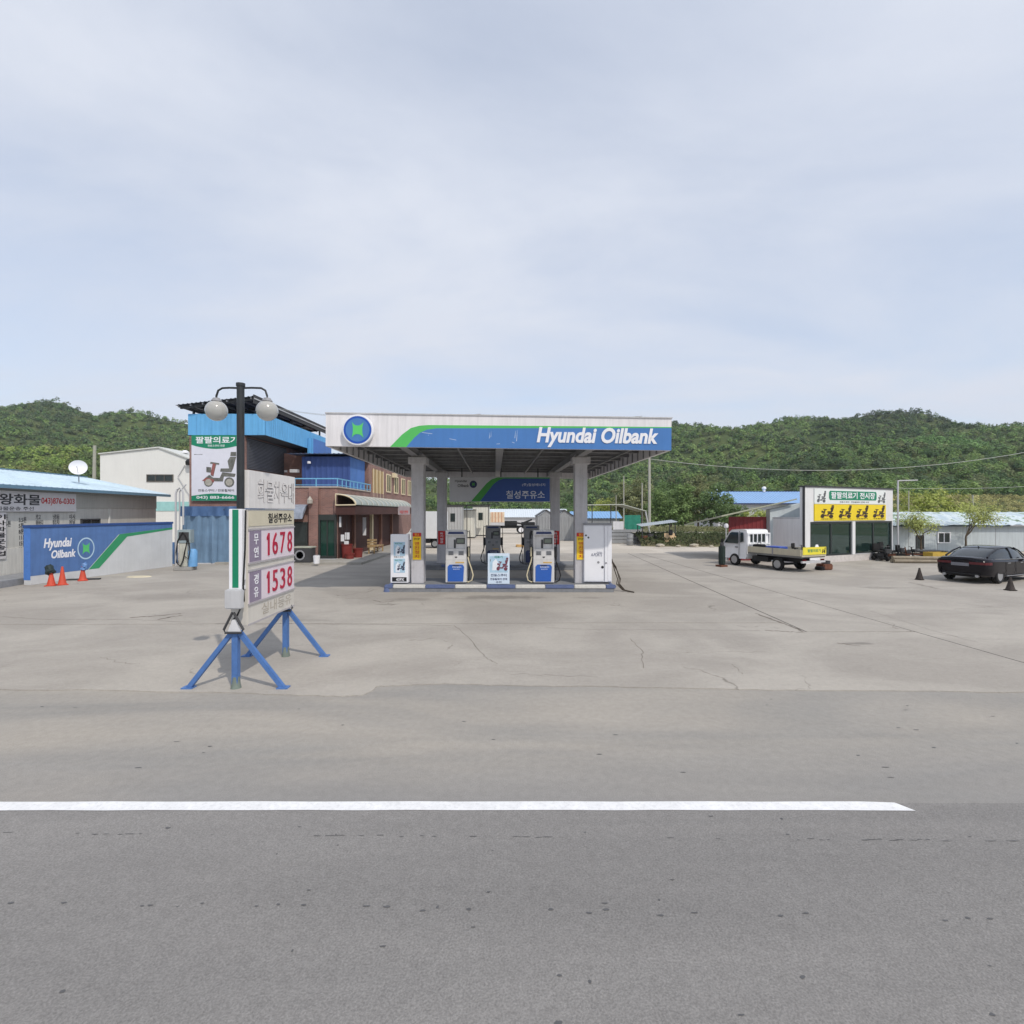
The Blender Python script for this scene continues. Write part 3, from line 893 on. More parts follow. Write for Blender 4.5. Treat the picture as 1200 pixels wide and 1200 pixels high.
for x in (2.3, CL / 2 - .1, 8.45):
    b = MB().box(x, x + .16, .3, CD - .3, .05, .305); b.box(x - .05, x + .21, .3, CD - .3, .03, .049)
    cpart(b, 'main_beam', M_BEAM)
for x in (.6, 4.0, 7.1, 10.3):
    cpart(MB().box(x, x + .05, .3, CD - .3, .24, .3085), 'purlin', M_BEAM)
# columns
ISL_H = .25
COLS = [(-3.54, 19.4, 0), (2.59, 19.4, 0), (-3.66, 26.8, 1), (2.25, 26.8, 1)]
M_DULLW = mat('column_foot_paint', rgb(206, 203, 204), .6, vary=.08, scale=2, dirt=.16)  # paler column tone, sunlight on the feet put into colour; unassigned
for i, (X, Y, back) in enumerate(COLS):
    w = .235; zt = 5.05
    y = Y - YC
    c = MB().box(X - w, X + w, y - w, y + w, ISL_H - .02, zt).build('column', M_COL, cano, bevel=.015)
    MB().box(X - w - .1, X + w + .1, y - w - .1, y + w + .1, 4.70, 4.95).build('capital', M_COL, c, bevel=.01)
    if not back:
        z0, z1 = 1.12, 1.98
        MB().box(X - .17, X + .14, y - w - .028, y - w - .014, z0, z1).build('notice', YELLOW, c)
        MB().box(X - .17, X + .14, y - w - .03, y - w - .015, z1 + .005, z1 + .14).build('notice_header', RED, c)
        text('notice_lettering', '경고', YELLOW, c, X - .10, z1 + .03, .17, .09, y - w - .031, .004, .01)
        vtext('notice_lettering', '엔진정지', RED, c, X - .10, z0 + .04, .17, .64, y - w - .031, .01)
        text('notice_lettering', 'STOP', BLACK, c, X - .13, z1 - .13, .22, .08, y - w - .031, .004, .01)
    else:
        sx = -1 if X < 0 else 1
        MB().box(X - .17, X + .2, y - w - .05, y - w - .014, 1.22, 1.92).build('red_notice', RED, c, bevel=.01)
        vtext('notice_lettering', '화기엄금', WHITE2, c, X - .06, 1.28, .15, .58, y - w - .052, .01)

# hanging name board at the back of the canopy
hs = thing('hanging_sign', 'white and blue station name board hanging under the canopy rear', 'sign', (-3.2, 26.2, 3.42), R(.6))
MB().box(0, 5.16, 0, .12, 0, 1.27).build('board', mat('hanging_board', rgb(206, 206, 210), .5, vary=.05), hs, bevel=.01)
HB = mat('hanging_blue', rgb(62, 94, 166), .5, vary=.05); HG = mat('hanging_green', rgb(78, 164, 78), .5, vary=.05)
MB().prism([(1.55, .02), (5.14, .02), (5.14, 1.19), (2.75, 1.19), (2.5, 1.10), (2.25, .9)], -.006, .002).build('blue_band', HB, hs)
MB().prism([(1.1, .02), (1.549, .02), (2.249, .9), (2.499, 1.101), (2.749, 1.192), (5.14, 1.192), (5.14, 1.25), (2.45, 1.25), (2.15, 1.15), (1.9, .95)], -.006, .002).build('green_band', HG, hs)
text('lettering', 'Hyundai', DARK, hs, .28, .97, .6, .16, -.001, .006, .01)
text('lettering', 'Oilbank', DARK, hs, .42, .76, .58, .15, -.001, .006, .01)
MB().prism(circle(1.22, .9, .19, 28), -.008, .002).build('emblem', NAVY, hs)
MB().prism(h_logo(1.22, .9, .16), -.012, -.004).build('emblem_sign', HG, hs)
WT = mat('hanging_letter', rgb(226, 230, 240), .5, vary=.03)
text('lettering', '칠성주유소', WT, hs, 2.9, .16, 1.98, .42, -.006, .008, .012)
text('lettering', '(주)칠성에너지', WT, hs, 3.72, .78, 1.18, .17, -.006, .006, .006)
for x in (.6, 2.6, 4.5):
    MB().box(x, x + .06, .02, .08, 1.268, 1.72).build('hanger', DARK, hs)

# ------------------------------------------------------------------ pump islands
ISL = thing('pump_island', 'front pump island with blue and white painted kerb', 'island', (0, 18.5, 0), R(-.4))
M_ISLBASE = mat('island_side', rgb(132, 134, 138), .8, vary=.14, scale=2, dirt=.2)
M_KB = mat('kerb_blue', rgb(98, 112, 150), .7, vary=.12, scale=4, dirt=.3)
M_KW = mat('kerb_white', rgb(214, 212, 206), .7, vary=.08, scale=4, dirt=.2)
x0i, x1i = -4.55, 3.72
MB().box(x0i + .03, x1i - .03, .03, 2.15, -.02, .235).build('island_base', M_ISLBASE, ISL, bevel=.02)
cuts = [450, 460, 498, 533, 570, 604, 639, 673, 710, 722]
for i in range(len(cuts) - 1):
    a = (cuts[i] - 600) / 600 * 18.5; b = (cuts[i + 1] - 600) / 600 * 18.5
    MB().box(a + .004, b - .004, -.0, .17, .13, ISL_H + .012).build('kerb_block', M_KB if i % 2 == 0 else M_KW, ISL, bevel=.025)
for sx in (x0i + .01, x1i - .13):
    MB().box(sx, sx + .12, .18, 2.2, .13, ISL_H + .008).build('kerb_block', M_KB, ISL, bevel=.02)
MB().lathe([(.02, .0), (.15, .0), (.13, .17), (.08, .24), (.02, .26)], 12, Matrix.Translation((x0i + .02, .14, 0))).build('corner_guard', M_KB, ISL, smooth=True)
ISR = thing('pump_island', 'rear pump island in the shade of the canopy', 'island', (0, 25.6, 0), 0)
MB().box(-4.7, 3.4, .0, 2.2, -.02, .235).build('island_base', M_ISLBASE, ISR, bevel=.03)
for i in range(7):
    MB().box(-4.7 + i * 1.157 + .004, -4.7 + (i + 1) * 1.157 - .004, -.02, .16, .14, ISL_H + .01).build('kerb_block', M_KB if i % 2 else M_ISLBASE, ISR, bevel=.02)

# ------------------------------------------------------------------ fuel dispensers
M_PW = mat('pump_white', rgb(214, 212, 210), .45, vary=.05, scale=2, streak=.1)
M_LCD = mat('lcd', rgb(120, 128, 116), .25, vary=.03)
M_HOSE = mat('cream_hose', rgb(214, 202, 170), .5, vary=.06)
M_PTXT = mat('pump_print', rgb(230, 238, 250), .5, vary=.02)
M_SILV = mat('pump_silver', rgb(170, 172, 176), .35, metal=.6, vary=.08)
def make_pump(label, loc, rz, hoses, group='fuel pumps under the canopy', face=PBLUE, trim=M_PW):
    t = thing('fuel_pump', label, 'fuel pump', loc, rz, group)
    cab = MB().box(-.39, .39, -.24, .24, .03, .86).build('cabinet', trim, t, bevel=.015)
    MB().box(-.36, .36, -.22, .22, 0, .03).build('plinth', DARK, t)
    door = MB().prism([(-.31, .07), (.27, .07), (.30, .62), (.24, .70), (-.24, .70), (-.31, .62)], -.256, -.238).build('door_panel', face, t, bevel=.004)
    text('lettering', '현대오일뱅크', M_PTXT, door, -.14, .58, .34, .055, -.257, .004, .01)
    text('lettering', '보너스카드', M_PTXT, door, -.10, .505, .24, .045, -.257, .004, .01)
    MB().prism([(-.14, .635), (.14, .635), (.10, .69), (-.10, .69)], -.258, -.25).build('door_handle', NAVY, door)
    MB().box(-.02, .30, -.252, -.238, .755, .80).build('notice_strip', mat('amber_strip', rgb(206, 168, 96), .5), cab)
    mid = MB().box(-.385, .385, -.22, .22, .862, 1.29).build('meter_panel', trim, t, bevel=.012)
    for sx in (-1, 1):
        fr = MB().box(sx * .19 - .1, sx * .19 + .1, -.235, -.218, 1.05, 1.2).build('price_display', M_SILV, mid, bevel=.004)
        for k in range(3):
            MB().box(sx * .19 - .08, sx * .19 + .08, -.24, -.233, 1.065 + k * .045, 1.09 + k * .045).build('digit_row', DARK, fr)
    MB().prism([(-.06, .98), (0, .93), (.06, .98), (.02, 1.0), (0, .985), (-.02, 1.0)], -.226, -.216).build('arrow_mark', DARK, mid)
    up = MB()
    up.box(-.385, -.33, -.2, .2, 1.291, 1.78); up.box(.33, .385, -.2, .2, 1.291, 1.78)
    up.box(-.329, .329, -.12, .12, 1.291, 1.776)
    up.build('display_housing', trim, t, bevel=.006)
    MB().box(-.09, -.02, -.15, -.121, 1.30, 1.62).build('card_slot', DARK, t)
    dp = MB().box(.0, .32, -.16, -.121, 1.46, 1.68).build('display', DARK, t, bevel=.006)
    MB().box(.03, .29, -.166, -.158, 1.50, 1.64).build('screen', M_LCD, dp)
    hd = MB().box(-.39, .39, -.24, .24, 1.782, 1.97).build('header', trim, t, bevel=.015)
    MB().prism([(-.30, 1.83), (.30, 1.83), (.27, 1.92), (-.27, 1.92)], -.25, -.238).build('header_strip', NAVY, hd)
    for s in hoses:                                # nozzle and hose on that side
        hk = MB().box(s * .39, s * .39 + s * .12, -.1, .1, .95, 1.35) if s > 0 else MB().box(-.51, -.39, -.1, .1, .95, 1.35)
        hk.build('nozzle_boot', DARK, t, bevel=.01)
        nz = MB().tube([(s * .47, -.12, 1.0), (s * .47, -.17, 1.2), (s * .46, -.1, 1.32)], .03, 8)
        nz.build('nozzle', DARK if hoses[s] is not M_HOSE else M_HOSE, t, smooth=True)
        MB().tube([(s * .43, -.1, .98), (s * .47, -.12, .80), (s * .56, -.14, .55), (s * .63, -.16, .30), (s * .58, -.18, .10), (s * .45, -.17, .04), (s * .38, -.1, .05)], .024, 8).build('hose', hoses[s], t, smooth=True)
        MB().tube([(s * .40, .1, 1.9), (s * .47, .1, 1.95), (s * .50, .08, 1.6), (s * .49, .05, .9), (s * .45, .02, .06)], .018, 6).build('hose_riser', RUBBER, t, smooth=True)
    return t
make_pump('white pump with blue door and cream hose near the yellow notice column', (-2.08, 19.25, ISL_H), 0, {1: M_HOSE})
make_pump('white pump with blue door and black hose beside the right column', (1.18, 19.25, ISL_H), 0, {-1: M_HOSE, 1: RUBBER})
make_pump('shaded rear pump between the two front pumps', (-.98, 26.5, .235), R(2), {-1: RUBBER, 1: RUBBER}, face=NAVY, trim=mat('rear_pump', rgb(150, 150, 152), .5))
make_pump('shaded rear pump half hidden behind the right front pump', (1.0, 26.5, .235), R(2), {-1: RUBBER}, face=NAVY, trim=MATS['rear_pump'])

# poster cabinet left of the left column
M_P1 = mat('poster_sky', rgb(176, 206, 226), .4, vary=.12, scale=4)
M_PF = mat('poster_figure', rgb(70, 72, 92), .5, vary=.4, scale=18)
M_PL = mat('poster_light', rgb(228, 234, 242), .4, vary=.06, scale=9)
pc = thing('poster_cabinet', 'white upright cabinet with two pictures and dark strip beside left column', 'cabinet', (-4.3 + .12, 19.0, ISL_H), 0)
MB().box(-.33, .33, 0, .3, .02, 1.82).build('housing', WHITE2, pc, bevel=.012)
MB().box(-.29, .29, .03, .27, 0, .02).build('feet', DARK, pc)
for z in (1.02, .40):
    p = MB().box(-.21, .21, -.006, .002, z, z + .52).build('picture', M_P1, pc)
    MB().prism([(-.14, z + .02), (.02, z + .02), (.04, z + .3), (-.06, z + .4), (-.14, z + .28)], -.009, -.004).build('picture_print', M_PL, p)
    mb = MB(); scooter(mb, .06, z + .2, .24, -.013, -.004); mb.build('picture_print', M_PF, p)
    text('lettering', 'ELECTRIC', GREEN, p, -.16, z + .44, .28, .045, -.007, .003, .01)
text('lettering', '전동스쿠터', DARK, pc, -.2, .955, .34, .05, -.001, .003, .01)
st = MB().box(-.27, .27, -.006, .002, .07, .23).build('dark_strip', BLACK, pc)
text('lettering', '43PX', WHITE2, st, -.12, .09, .3, .11, -.007, .003, .02)

# poster stand in the middle of the island
ps = thing('poster_stand', 'pale blue poster stand with scooter picture between the front pumps', 'sign', (-.49, 18.78, ISL_H + .01), R(1))
tilt = Matrix.Rotation(R(-4), 4, 'X')
mb = MB().box(-.40, .40, 0, .03, 0, 1.12); mb.v = [tuple(tilt @ Vector(v)) for v in mb.v]
bd = mb.build('board', mat('poster_pale', rgb(212, 226, 240), .4, vary=.06, scale=3), ps, bevel=.006)
mb = MB().box(-.33, .33, -.005, .001, .42, 1.02); mb.v = [tuple(tilt @ Vector(v)) for v in mb.v]; mb.build('picture', M_P1, bd)
mb = MB().prism([(-.24, .5), (-.02, .5), (.0, .74), (-.1, .92), (-.22, .8)], -.009, -.003); mb.v = [tuple(tilt @ Vector(v)) for v in mb.v]; mb.build('picture_print', M_PL, bd)
mb = scooter(MB(), .13, .66, .36, -.014, -.003); mb.v = [tuple(tilt @ Vector(v)) for v in mb.v]; mb.build('picture_print', mat('poster_maroon', rgb(120, 62, 76), .5, vary=.4, scale=15), bd)
for s_, z_, h_, w_ in (('전동스쿠터', .27, .10, .58), ('전동휠체어 판매', .14, .08, .62), ('수리', .03, .08, .2)):
    text('lettering', s_, NAVY, bd, -w_ / 2, z_, w_, h_, -.002, .004, .015, mtx=tilt)
text('lettering', '의료기', GREEN, bd, -.16, .94, .3, .09, -.007, .004, .015, mtx=tilt)
mb = MB(); mb.tube([(-.3, .03, .9), (-.3, .38, 0)], .012); mb.tube([(.3, .03, .9), (.3, .38, 0)], .012); mb.build('back_leg', GREYM, ps)

# tall white cabinet at the right end, hoses trailing from its side
wc = thing('white_cabinet', 'tall white metal equipment cabinet at the right end of the island', 'cabinet', (3.19, 19.05, ISL_H), R(-1.5))
MB().box(-.52, .52, 0, .55, .04, 2.16).build('housing', WHITE2, wc, bevel=.012)
MB().box(-.48, .48, .03, .5, 0, .04).build('plinth', DARK, wc)
dr = MB().box(-.50, .22, -.022, -.001, .08, 2.12).build('door', WHITE2, wc, bevel=.006)
MB().box(.25, .36, -.05, -.001, .06, 2.14).build('door_edge', WHITE2, wc, bevel=.01)
MB().box(.37, .51, -.022, -.001, .08, 2.12).build('side_door', WHITE2, wc, bevel=.006)
MB().box(-.53, .53, -.03, .56, 2.161, 2.235).build('top_cap', GREYM, wc, bevel=.01)
tx = text('lettering', 'A-PORTS', NAVY, dr, -.26, 1.00, .42, .12, -.023, .004, .005, .3)
text('lettering', 'ENERGY', NAVY, dr, -.03, 1.14, .2, .03, -.023, .003, .005)
for x, z, r, m_ in [(-.44, 1.78, .035, DARK), (-.35, 1.70, .035, DARK), (.02, .78, .045, GREYM), (.17, .60, .05, BLACK)]:
    MB().prism(circle(x, z, r, 14), -.03, -.02).build('vent_plug', m_, dr)
MB().prism(circle(.30, .76, .035, 14), -.065, -.05).build('lock', GREYM, wc)
hz = thing('trailing_hoses', 'dark hoses hanging off the white cabinet down to the concrete', 'hose', (3.75, 19.0, 0), 0)
for dx, sag in ((0, 0), (.06, .1), (.11, -.05)):
    MB().tube([(-.02, .12, 1.15 - dx), (.06 + dx, .05, .75 + sag), (.16 + dx, -.05, .42), (.10 + dx, -.15, .25), (.28 + dx * .7, -.35, .06), (.48 + dx * .6, -.5, .03), (.62, -.55 - dx, .024)], .019, 7).build('hose', mat('old_hose', rgb(66, 58, 48), .7), hz, smooth=True)

# ------------------------------------------------------------------ price sign with lamp post
BXR, BX0 = -4.40, -4.70
sg = thing('price_sign', 'tall fuel price sign board on blue trestle legs', 'sign', (-4.55, 8.5, 0), 0)
M_SGW = mat('sign_cabinet', rgb(230, 227, 225), .5, vary=.05, scale=2, streak=.12)
M_SGB = mat('sign_beige', rgb(212, 207, 198), .5, vary=.06, scale=2, streak=.1)
M_SGP = mat('sign_pink', rgb(224, 212, 220), .45, vary=.05, scale=2)
M_SGV = mat('sign_violet', rgb(142, 130, 150), .5, vary=.06)
M_DIG = mat('price_red', rgb(176, 28, 62), .4, vary=.05)
M_FRAME = mat('sign_frame', rgb(176, 172, 174), .4, vary=.08)
face = Matrix.Translation((.15, 0, 0)) @ Matrix.Rotation(R(90), 4, 'Z')     # face coordinates: x along the board, -y out to the right
def sp(mb, name, m, parent=sg, bevel=0.0):
    mb.v = [tuple(face @ Vector(v)) for v in mb.v]
    return mb.build(name, m, parent, bevel=bevel)
SLn = 1.84
ub = sp(MB().box(-.0, SLn - .02, -.03, .07, 2.96, 3.60), 'upper_cabinet', M_SGW, bevel=.008)
lb = sp(MB().box(.02, SLn, 0, .28, 1.0, 2.945), 'lower_cabinet', M_SGB, bevel=.008)
for s_, off, m_, yy in (('화물차우대', .022, mat('letter_outline', rgb(96, 92, 96), .5), -.031), ('화물차우대', .004, mat('letter_faded', rgb(226, 222, 220), .5), -.035)):
    text('lettering', s_, m_, ub, .30, 3.07, 1.45, .40, yy, .005, off, mtx=face)
np_ = sp(MB().box(.05, SLn - .03, -.008, .002, 2.66, 2.92), 'name_panel', mat('name_panel', rgb(208, 200, 178), .5, vary=.06), lb)
text('lettering', '칠성주유소', BLACK, np_, .72, 2.70, .98, .18, -.009, .005, .012, mtx=face)
for z0, z1, price, kind in ((2.05, 2.59, '1678', '무연'), (1.37, 1.90, '1538', '경유')):
    pp = sp(MB().box(.05, SLn - .03, -.010, .002, z0, z1), 'price_panel', M_SGP, lb)
    sp(MB().box(.06, .46, -.014, -.008, z0 + .01, z1 - .01), 'grade_panel', M_SGV, pp)
    o = vtext('lettering', kind, WHITE2, pp, .20, z0 + .05, .15, z1 - z0 - .09, -.015, .012)
    o.data.transform(face)
    for i, ch in enumerate(price):
        if ch == '1':
            zb_, zt_ = z0 + .07, z1 - .07
            q = MB().prism([(.70, zb_), (.755, zb_), (.755, zt_), (.715, zt_), (.66, zt_ - .07), (.66, zt_ - .12), (.70, zt_ - .085)], -.023, -.011)
            sp(q, 'digit', M_DIG, pp); continue
        text('digit', ch, M_DIG, pp, .57 + i * .31 + 0, z0 + .07, .15 if ch == '1' else .20, z1 - z0 - .14, -.011, .012, .002, mtx=face)
    fr = MB().box(.03, SLn - .01, -.022, .0, z1 + .002, z1 + .03); fr.box(.03, SLn - .01, -.022, .0, z0 - .03, z0 - .002)
    sp(fr, 'panel_trim', M_FRAME, lb)
text('lettering', '실내등유', mat('faded_letter', rgb(178, 170, 158), .5), lb, .50, 1.09, 1.2, .2, -.001, .004, .0, mtx=face)
sp(MB().box(.03, SLn - .0, -.012, .0, 1.0, 1.03), 'bottom_trim', M_FRAME, lb)
# end panel with green stripe, junction box
ep = MB().box(-.09, .125, -.11, .012, 1.62, 2.95).build('end_panel', WHITE2, sg, bevel=.006)
MB().box(-.03, .068, -.116, -.108, 1.66, 2.94).build('green_stripe', GREEN, ep)
MB().box(-.10, .17, -.23, -.112, 1.33, 1.64).build('junction_box', LGREY, sg, bevel=.015)
MB().tube([(.16, -.06, 2.93), (.17, -.1, 2.3), (.15, -.12, 1.7), (.17, -.13, 1.45), (.05, -.12, 1.2), (-.04, -.1, 1.12)], .014, 6).build('cable', BLACK, sg, smooth=True)
# trestles
M_TB = mat('trestle_blue', rgb(82, 120, 178), .5, vary=.1, scale=4, dirt=.15)
for y, sc in ((-.06, 1), (1.80, .97)):
    tr = MB().box(-.05, .05, y - .05, y + .05, .0, .98).build('trestle_post', M_TB, sg, bevel=.006)
    for sx in (-1, 1):
        a = Vector((sx * .05, y, .93)); b = Vector((sx * .78, y + .0, .0))
        d = (b - a).normalized(); n_ = Vector((0, 1, 0)); w = d.cross(n_)
        mb = MB()
        c8 = []
        for p in (a, b):
            for (i, j) in ((-1, -1), (1, -1), (1, 1), (-1, 1)):
                c8.append(p + w * (.038 * i) + n_ * (.038 * j))
        mb.add(c8, [(3, 2, 1, 0), (4, 5, 6, 7), (0, 1, 5, 4), (1, 2, 6, 5), (2, 3, 7, 6), (3, 0, 4, 7)])
        lg = mb.build('trestle_leg', M_TB, sg, bevel=.005)
        MB().box(b.x - .09, b.x + .09, y - .07, y + .07, .0, .02).build('foot_plate', M_TB, lg)
    bk = MB()
    bk.tube([(-.01, y - .09, 1.26), (-.15, y - .09, .98), (-.13, y - .09, .93), (.13, y - .09, .93), (.17, y - .09, .98), (.01, y - .09, 1.26)], .02, 6)
    bk.build('bracket', DARK, sg)
    MB().prism([(-.1, .93), (.12, .93), (.03, 1.14), (-.02, 1.14)], y - .08, y - .052).build('bracket_plate', WHITE if sc == 1 else M_TB, sg)
    MB().lathe([(.02, 0), (.085, 0), (.07, .06), (.06, .17), (.056, .19)], 10, Matrix.Translation((0, y, 0))).build('post_sleeve', mat('sleeve', rgb(116, 126, 118), .8, vary=.2), sg, smooth=True)
# lamp post
lp = thing('lamp_post', 'black post with two frosted globe lamps above the price sign', 'street lamp', (-4.49, 8.47, 0), 0)
M_POST = mat('post_black', rgb(52, 55, 58), .5, vary=.2, scale=5, streak=.3)
MB().tube([(0, 0, 1.72), (0, 0, 5.0)], .06, 14).build('post', M_POST, lp, smooth=True)
MB().lathe([(.02, 4.98), (.07, 4.98), (.07, 5.03), (.02, 5.04)], 14).build('post_cap', M_POST, lp, smooth=True)
M_GLOBE = bpy.data.materials.new('globe_glass'); M_GLOBE.use_nodes = True
p_ = M_GLOBE.node_tree.nodes['Principled BSDF']
p_.inputs['Base Color'].default_value = rgb(206, 204, 198); p_.inputs['Roughness'].default_value = .12
p_.inputs['Transmission Weight'].default_value = .35; p_.inputs['Coat Weight'].default_value = .6
for sx, dx in ((-1, .40), (1, .44)):
    ar = MB().tube([(0, 0, 4.95), (sx * .18, 0, 4.955), (sx * (dx - .10), 0, 4.95), (sx * (dx - .03), 0, 4.91), (sx * dx, 0, 4.82), (sx * dx, 0, 4.77)], .017, 8).build('arm', M_POST, lp, smooth=True)
    MB().lathe([(.02, 4.79), (.05, 4.785), (.075, 4.75), (.085, 4.73), (.05, 4.725)], 14, Matrix.Translation((sx * dx, 0, 0))).build('socket', GREYM, ar, smooth=True)
    MB().lathe([(.17 * math.sin(R(a)) + .001, 4.575 + .168 * math.cos(R(a))) for a in range(180, 12, -12)], 24, Matrix.Translation((sx * dx, 0, 0))).build('globe', M_GLOBE, ar, smooth=True)
MB().lathe([(.04, 1.69), (.07, 1.69), (.075, 1.78), (.04, 1.79)], 10).build('base_clamp', GREYM, lp)

# ------------------------------------------------------------------ left side: grey workshop, painted wall, cones
def brick_mat(name, c1, c2, mortar, sx=.21, sz=.068):
    m = bpy.data.materials.new(name); m.use_nodes = True
    nt = m.node_tree; p = nt.nodes['Principled BSDF']; p.inputs['Roughness'].default_value = .85
    tc = nt.nodes.new('ShaderNodeTexCoord'); sp_ = nt.nodes.new('ShaderNodeSeparateXYZ')
    nt.links.new(tc.outputs['Object'], sp_.inputs[0])
    ad = nt.nodes.new('ShaderNodeMath'); ad.operation = 'ADD'
    nt.links.new(sp_.outputs['X'], ad.inputs[0]); nt.links.new(sp_.outputs['Y'], ad.inputs[1])
    cb = nt.nodes.new('ShaderNodeCombineXYZ'); nt.links.new(ad.outputs[0], cb.inputs[0]); nt.links.new(sp_.outputs['Z'], cb.inputs[1])
    b = nt.nodes.new('ShaderNodeTexBrick'); b.inputs['Scale'].default_value = 1.0
    b.inputs['Brick Width'].default_value = sx; b.inputs['Row Height'].default_value = sz
    b.inputs['Mortar Size'].default_value = .008; b.inputs['Bias'].default_value = -.1
    b.inputs['Color1'].default_value = c1; b.inputs['Color2'].default_value = c2; b.inputs['Mortar'].default_value = mortar
    nt.links.new(cb.outputs[0], b.inputs['Vector'])
    n = nt.nodes.new('ShaderNodeTexNoise'); n.inputs['Scale'].default_value = .8; n.inputs['Detail'].default_value = 6
    nt.links.new(tc.outputs['Object'], n.inputs['Vector'])
    mr = nt.nodes.new('ShaderNodeMapRange'); mr.inputs['From Min'].default_value = .3; mr.inputs['From Max'].default_value = .7; mr.inputs['To Min'].default_value = .75; mr.inputs['To Max'].default_value = 1.15
    nt.links.new(n.outputs['Fac'], mr.inputs['Value'])
    cc = nt.nodes.new('ShaderNodeCombineColor')
    for i in range(3): nt.links.new(mr.outputs[0], cc.inputs[i])
    mx = nt.nodes.new('ShaderNodeMix'); mx.data_type = 'RGBA'; mx.blend_type = 'MULTIPLY'; mx.inputs['Factor'].default_value = 1
    nt.links.new(b.outputs['Color'], mx.inputs['A']); nt.links.new(cc.outputs[0], mx.inputs['B'])
    nt.links.new(mx.outputs['Result'], p.inputs['Base Color'])
    bp = nt.nodes.new('ShaderNodeBump'); bp.inputs['Strength'].default_value = .5; bp.inputs['Distance'].default_value = .01; bp.invert = True
    nt.links.new(b.outputs['Fac'], bp.inputs['Height']); nt.links.new(bp.outputs[0], p.inputs['Normal'])
    return m
M_BRICK = brick_mat('red_brick', rgb(150, 108, 98), rgb(126, 90, 84), rgb(160, 144, 136))

def window(parent, x0, x1, z0, z1, y, fm, pm=GLASS, mull=1, fw=.06, name='window'):
    """framed window in the x,z plane facing -y: frame > panes"""
    f = MB()
    f.box(x0, x1, y - .06, y + .04, z0, z0 + fw); f.box(x0, x1, y - .06, y + .04, z1 - fw, z1)
    f.box(x0, x0 + fw, y - .058, y + .04, z0 + fw, z1 - fw); f.box(x1 - fw, x1, y - .058, y + .04, z0 + fw, z1 - fw)
    for i in range(1, mull + 1):
        xm = x0 + (x1 - x0) * i / (mull + 1)
        f.box(xm - fw * .4, xm + fw * .4, y - .055, y + .04, z0 + fw, z1 - fw)
    o = f.build(name, fm, parent)
    for i in range(mull + 1):
        a = x0 + (x1 - x0) * i / (mull + 1); b = x0 + (x1 - x0) * (i + 1) / (mull + 1)
        MB().box(a + fw * .45, b - fw * .45, y - .02, y - .01, z0 + fw * .6, z1 - fw * .6).build('pane', pm, o)
    return o

# grey workshop: local x runs along its long wall (away from the camera), -y faces the forecourt
wx0, wy0, wx1, wy1 = -19.75, 10.0, -22.7, 32.7
wl = math.hypot(wx1 - wx0, wy1 - wy0); wa = math.atan2(wy1 - wy0, wx1 - wx0)
ws = thing('workshop', 'long low grey workshop with pale blue ribbed roof at the left', 'building', (wx0, wy0, 0), wa)
M_WSG = mat('workshop_grey', rgb(206, 204, 197), .8, vary=.08, scale=.7, streak=.12)
M_WSU = mat('workshop_upper', rgb(184, 182, 174), .8, vary=.08, scale=.7, streak=.12)
M_WSW = mat('workshop_plinth', rgb(228, 226, 220), .8, vary=.08, scale=.8, streak=.2)
M_ROOFB = mat('pale_blue_roof', rgb(196, 216, 228), .4, vary=.12, scale=.5, dirt=.18)
M_EDGEB = mat('roof_edge_blue', rgb(112, 146, 168), .5, vary=.1)
MB().box(0, wl, 0, 9, 0, 1.35).build('plinth_wall', M_WSW, ws)
MB().box(0, wl, .04, 9, 1.352, 3.1).build('wall', M_WSG, ws)
MB().box(0, wl, .0, 9, 3.102, 4.1).build('upper_wall', M_WSU, ws)
MB().prism([(-9.0, 4.102), (0.0, 4.102), (-4.6, 5.05)], wl - .2, wl, Matrix.Rotation(R(90), 4, 'Z') @ Matrix.Scale(-1, 4, (0, 1, 0)) @ Matrix.Translation((0, 0, 0))) if False else None
gb = MB().add([(wl - .15, 0, 4.102), (wl - .15, 9, 4.102), (wl - .15, 4.6, 5.0), (wl, 0, 4.102), (wl, 9, 4.102), (wl, 4.6, 5.0)], [(0, 2, 1), (3, 4, 5), (0, 1, 4, 3), (1, 2, 5, 4), (2, 0, 3, 5)])
gb.build('gable', M_WSU, ws)
rf = MB()
rf.sheet(-.4, wl + .7, -.45, 4.6, lambda x, y: 4.02 + .215 * (y + .45), .32, .035, 'y')
rf.sheet(-.4, wl + .7, 4.6, 9.45, lambda x, y: 4.02 + .215 * (9.65 - y), .32, .035, 'y')
ro = rf.build('roof', M_ROOFB, ws)
MB().box(-.4, wl + .7, -.5, -.42, 3.88, 4.03).build('eave_gutter', M_EDGEB, ro)
MB().box(-.4, wl + .7, 4.45, 4.75, 5.12, 5.17).build('ridge_cap', M_EDGEB, ro)
def wu(px):                                     # along-wall coordinate under a photograph column
    k_ = (px - 600) / 600.0
    c_, s_ = math.cos(wa), math.sin(wa)
    return (k_ * wy0 - wx0) / (c_ - k_ * s_)
window(ws, wu(95), wu(117), 2.05, 2.55, .02, DARK, GLASS, 1, .06)
MB().box(wu(128), wu(129), -.02, .04, 1.4, 3.09).build('downpipe', M_WSW, ws)
bn = thing('banner', 'white haulage banner with red phone number on the grey workshop wall', 'banner', (wx0, wy0, 0), wa)
MB().box(wu(-38), wu(88), -.05, -.03, 2.92, 3.80).build('cloth', mat('banner_white', rgb(226, 222, 222), .6, vary=.05), bn)
u0, u1 = wu(-22), wu(46)
text('lettering', '금왕화물', DARK, bn, u0, 3.2, u1 - u0, .48, -.05, .006, .02)
text('lettering', '043)876-0303', RED, bn, wu(47), 3.2, wu(86) - wu(47) , .36, -.05, .006, .015)
text('lettering', '전국화물운송 주선', DARK, bn, u0, 2.97, wu(38) - u0, .16, -.05, .004, .01)
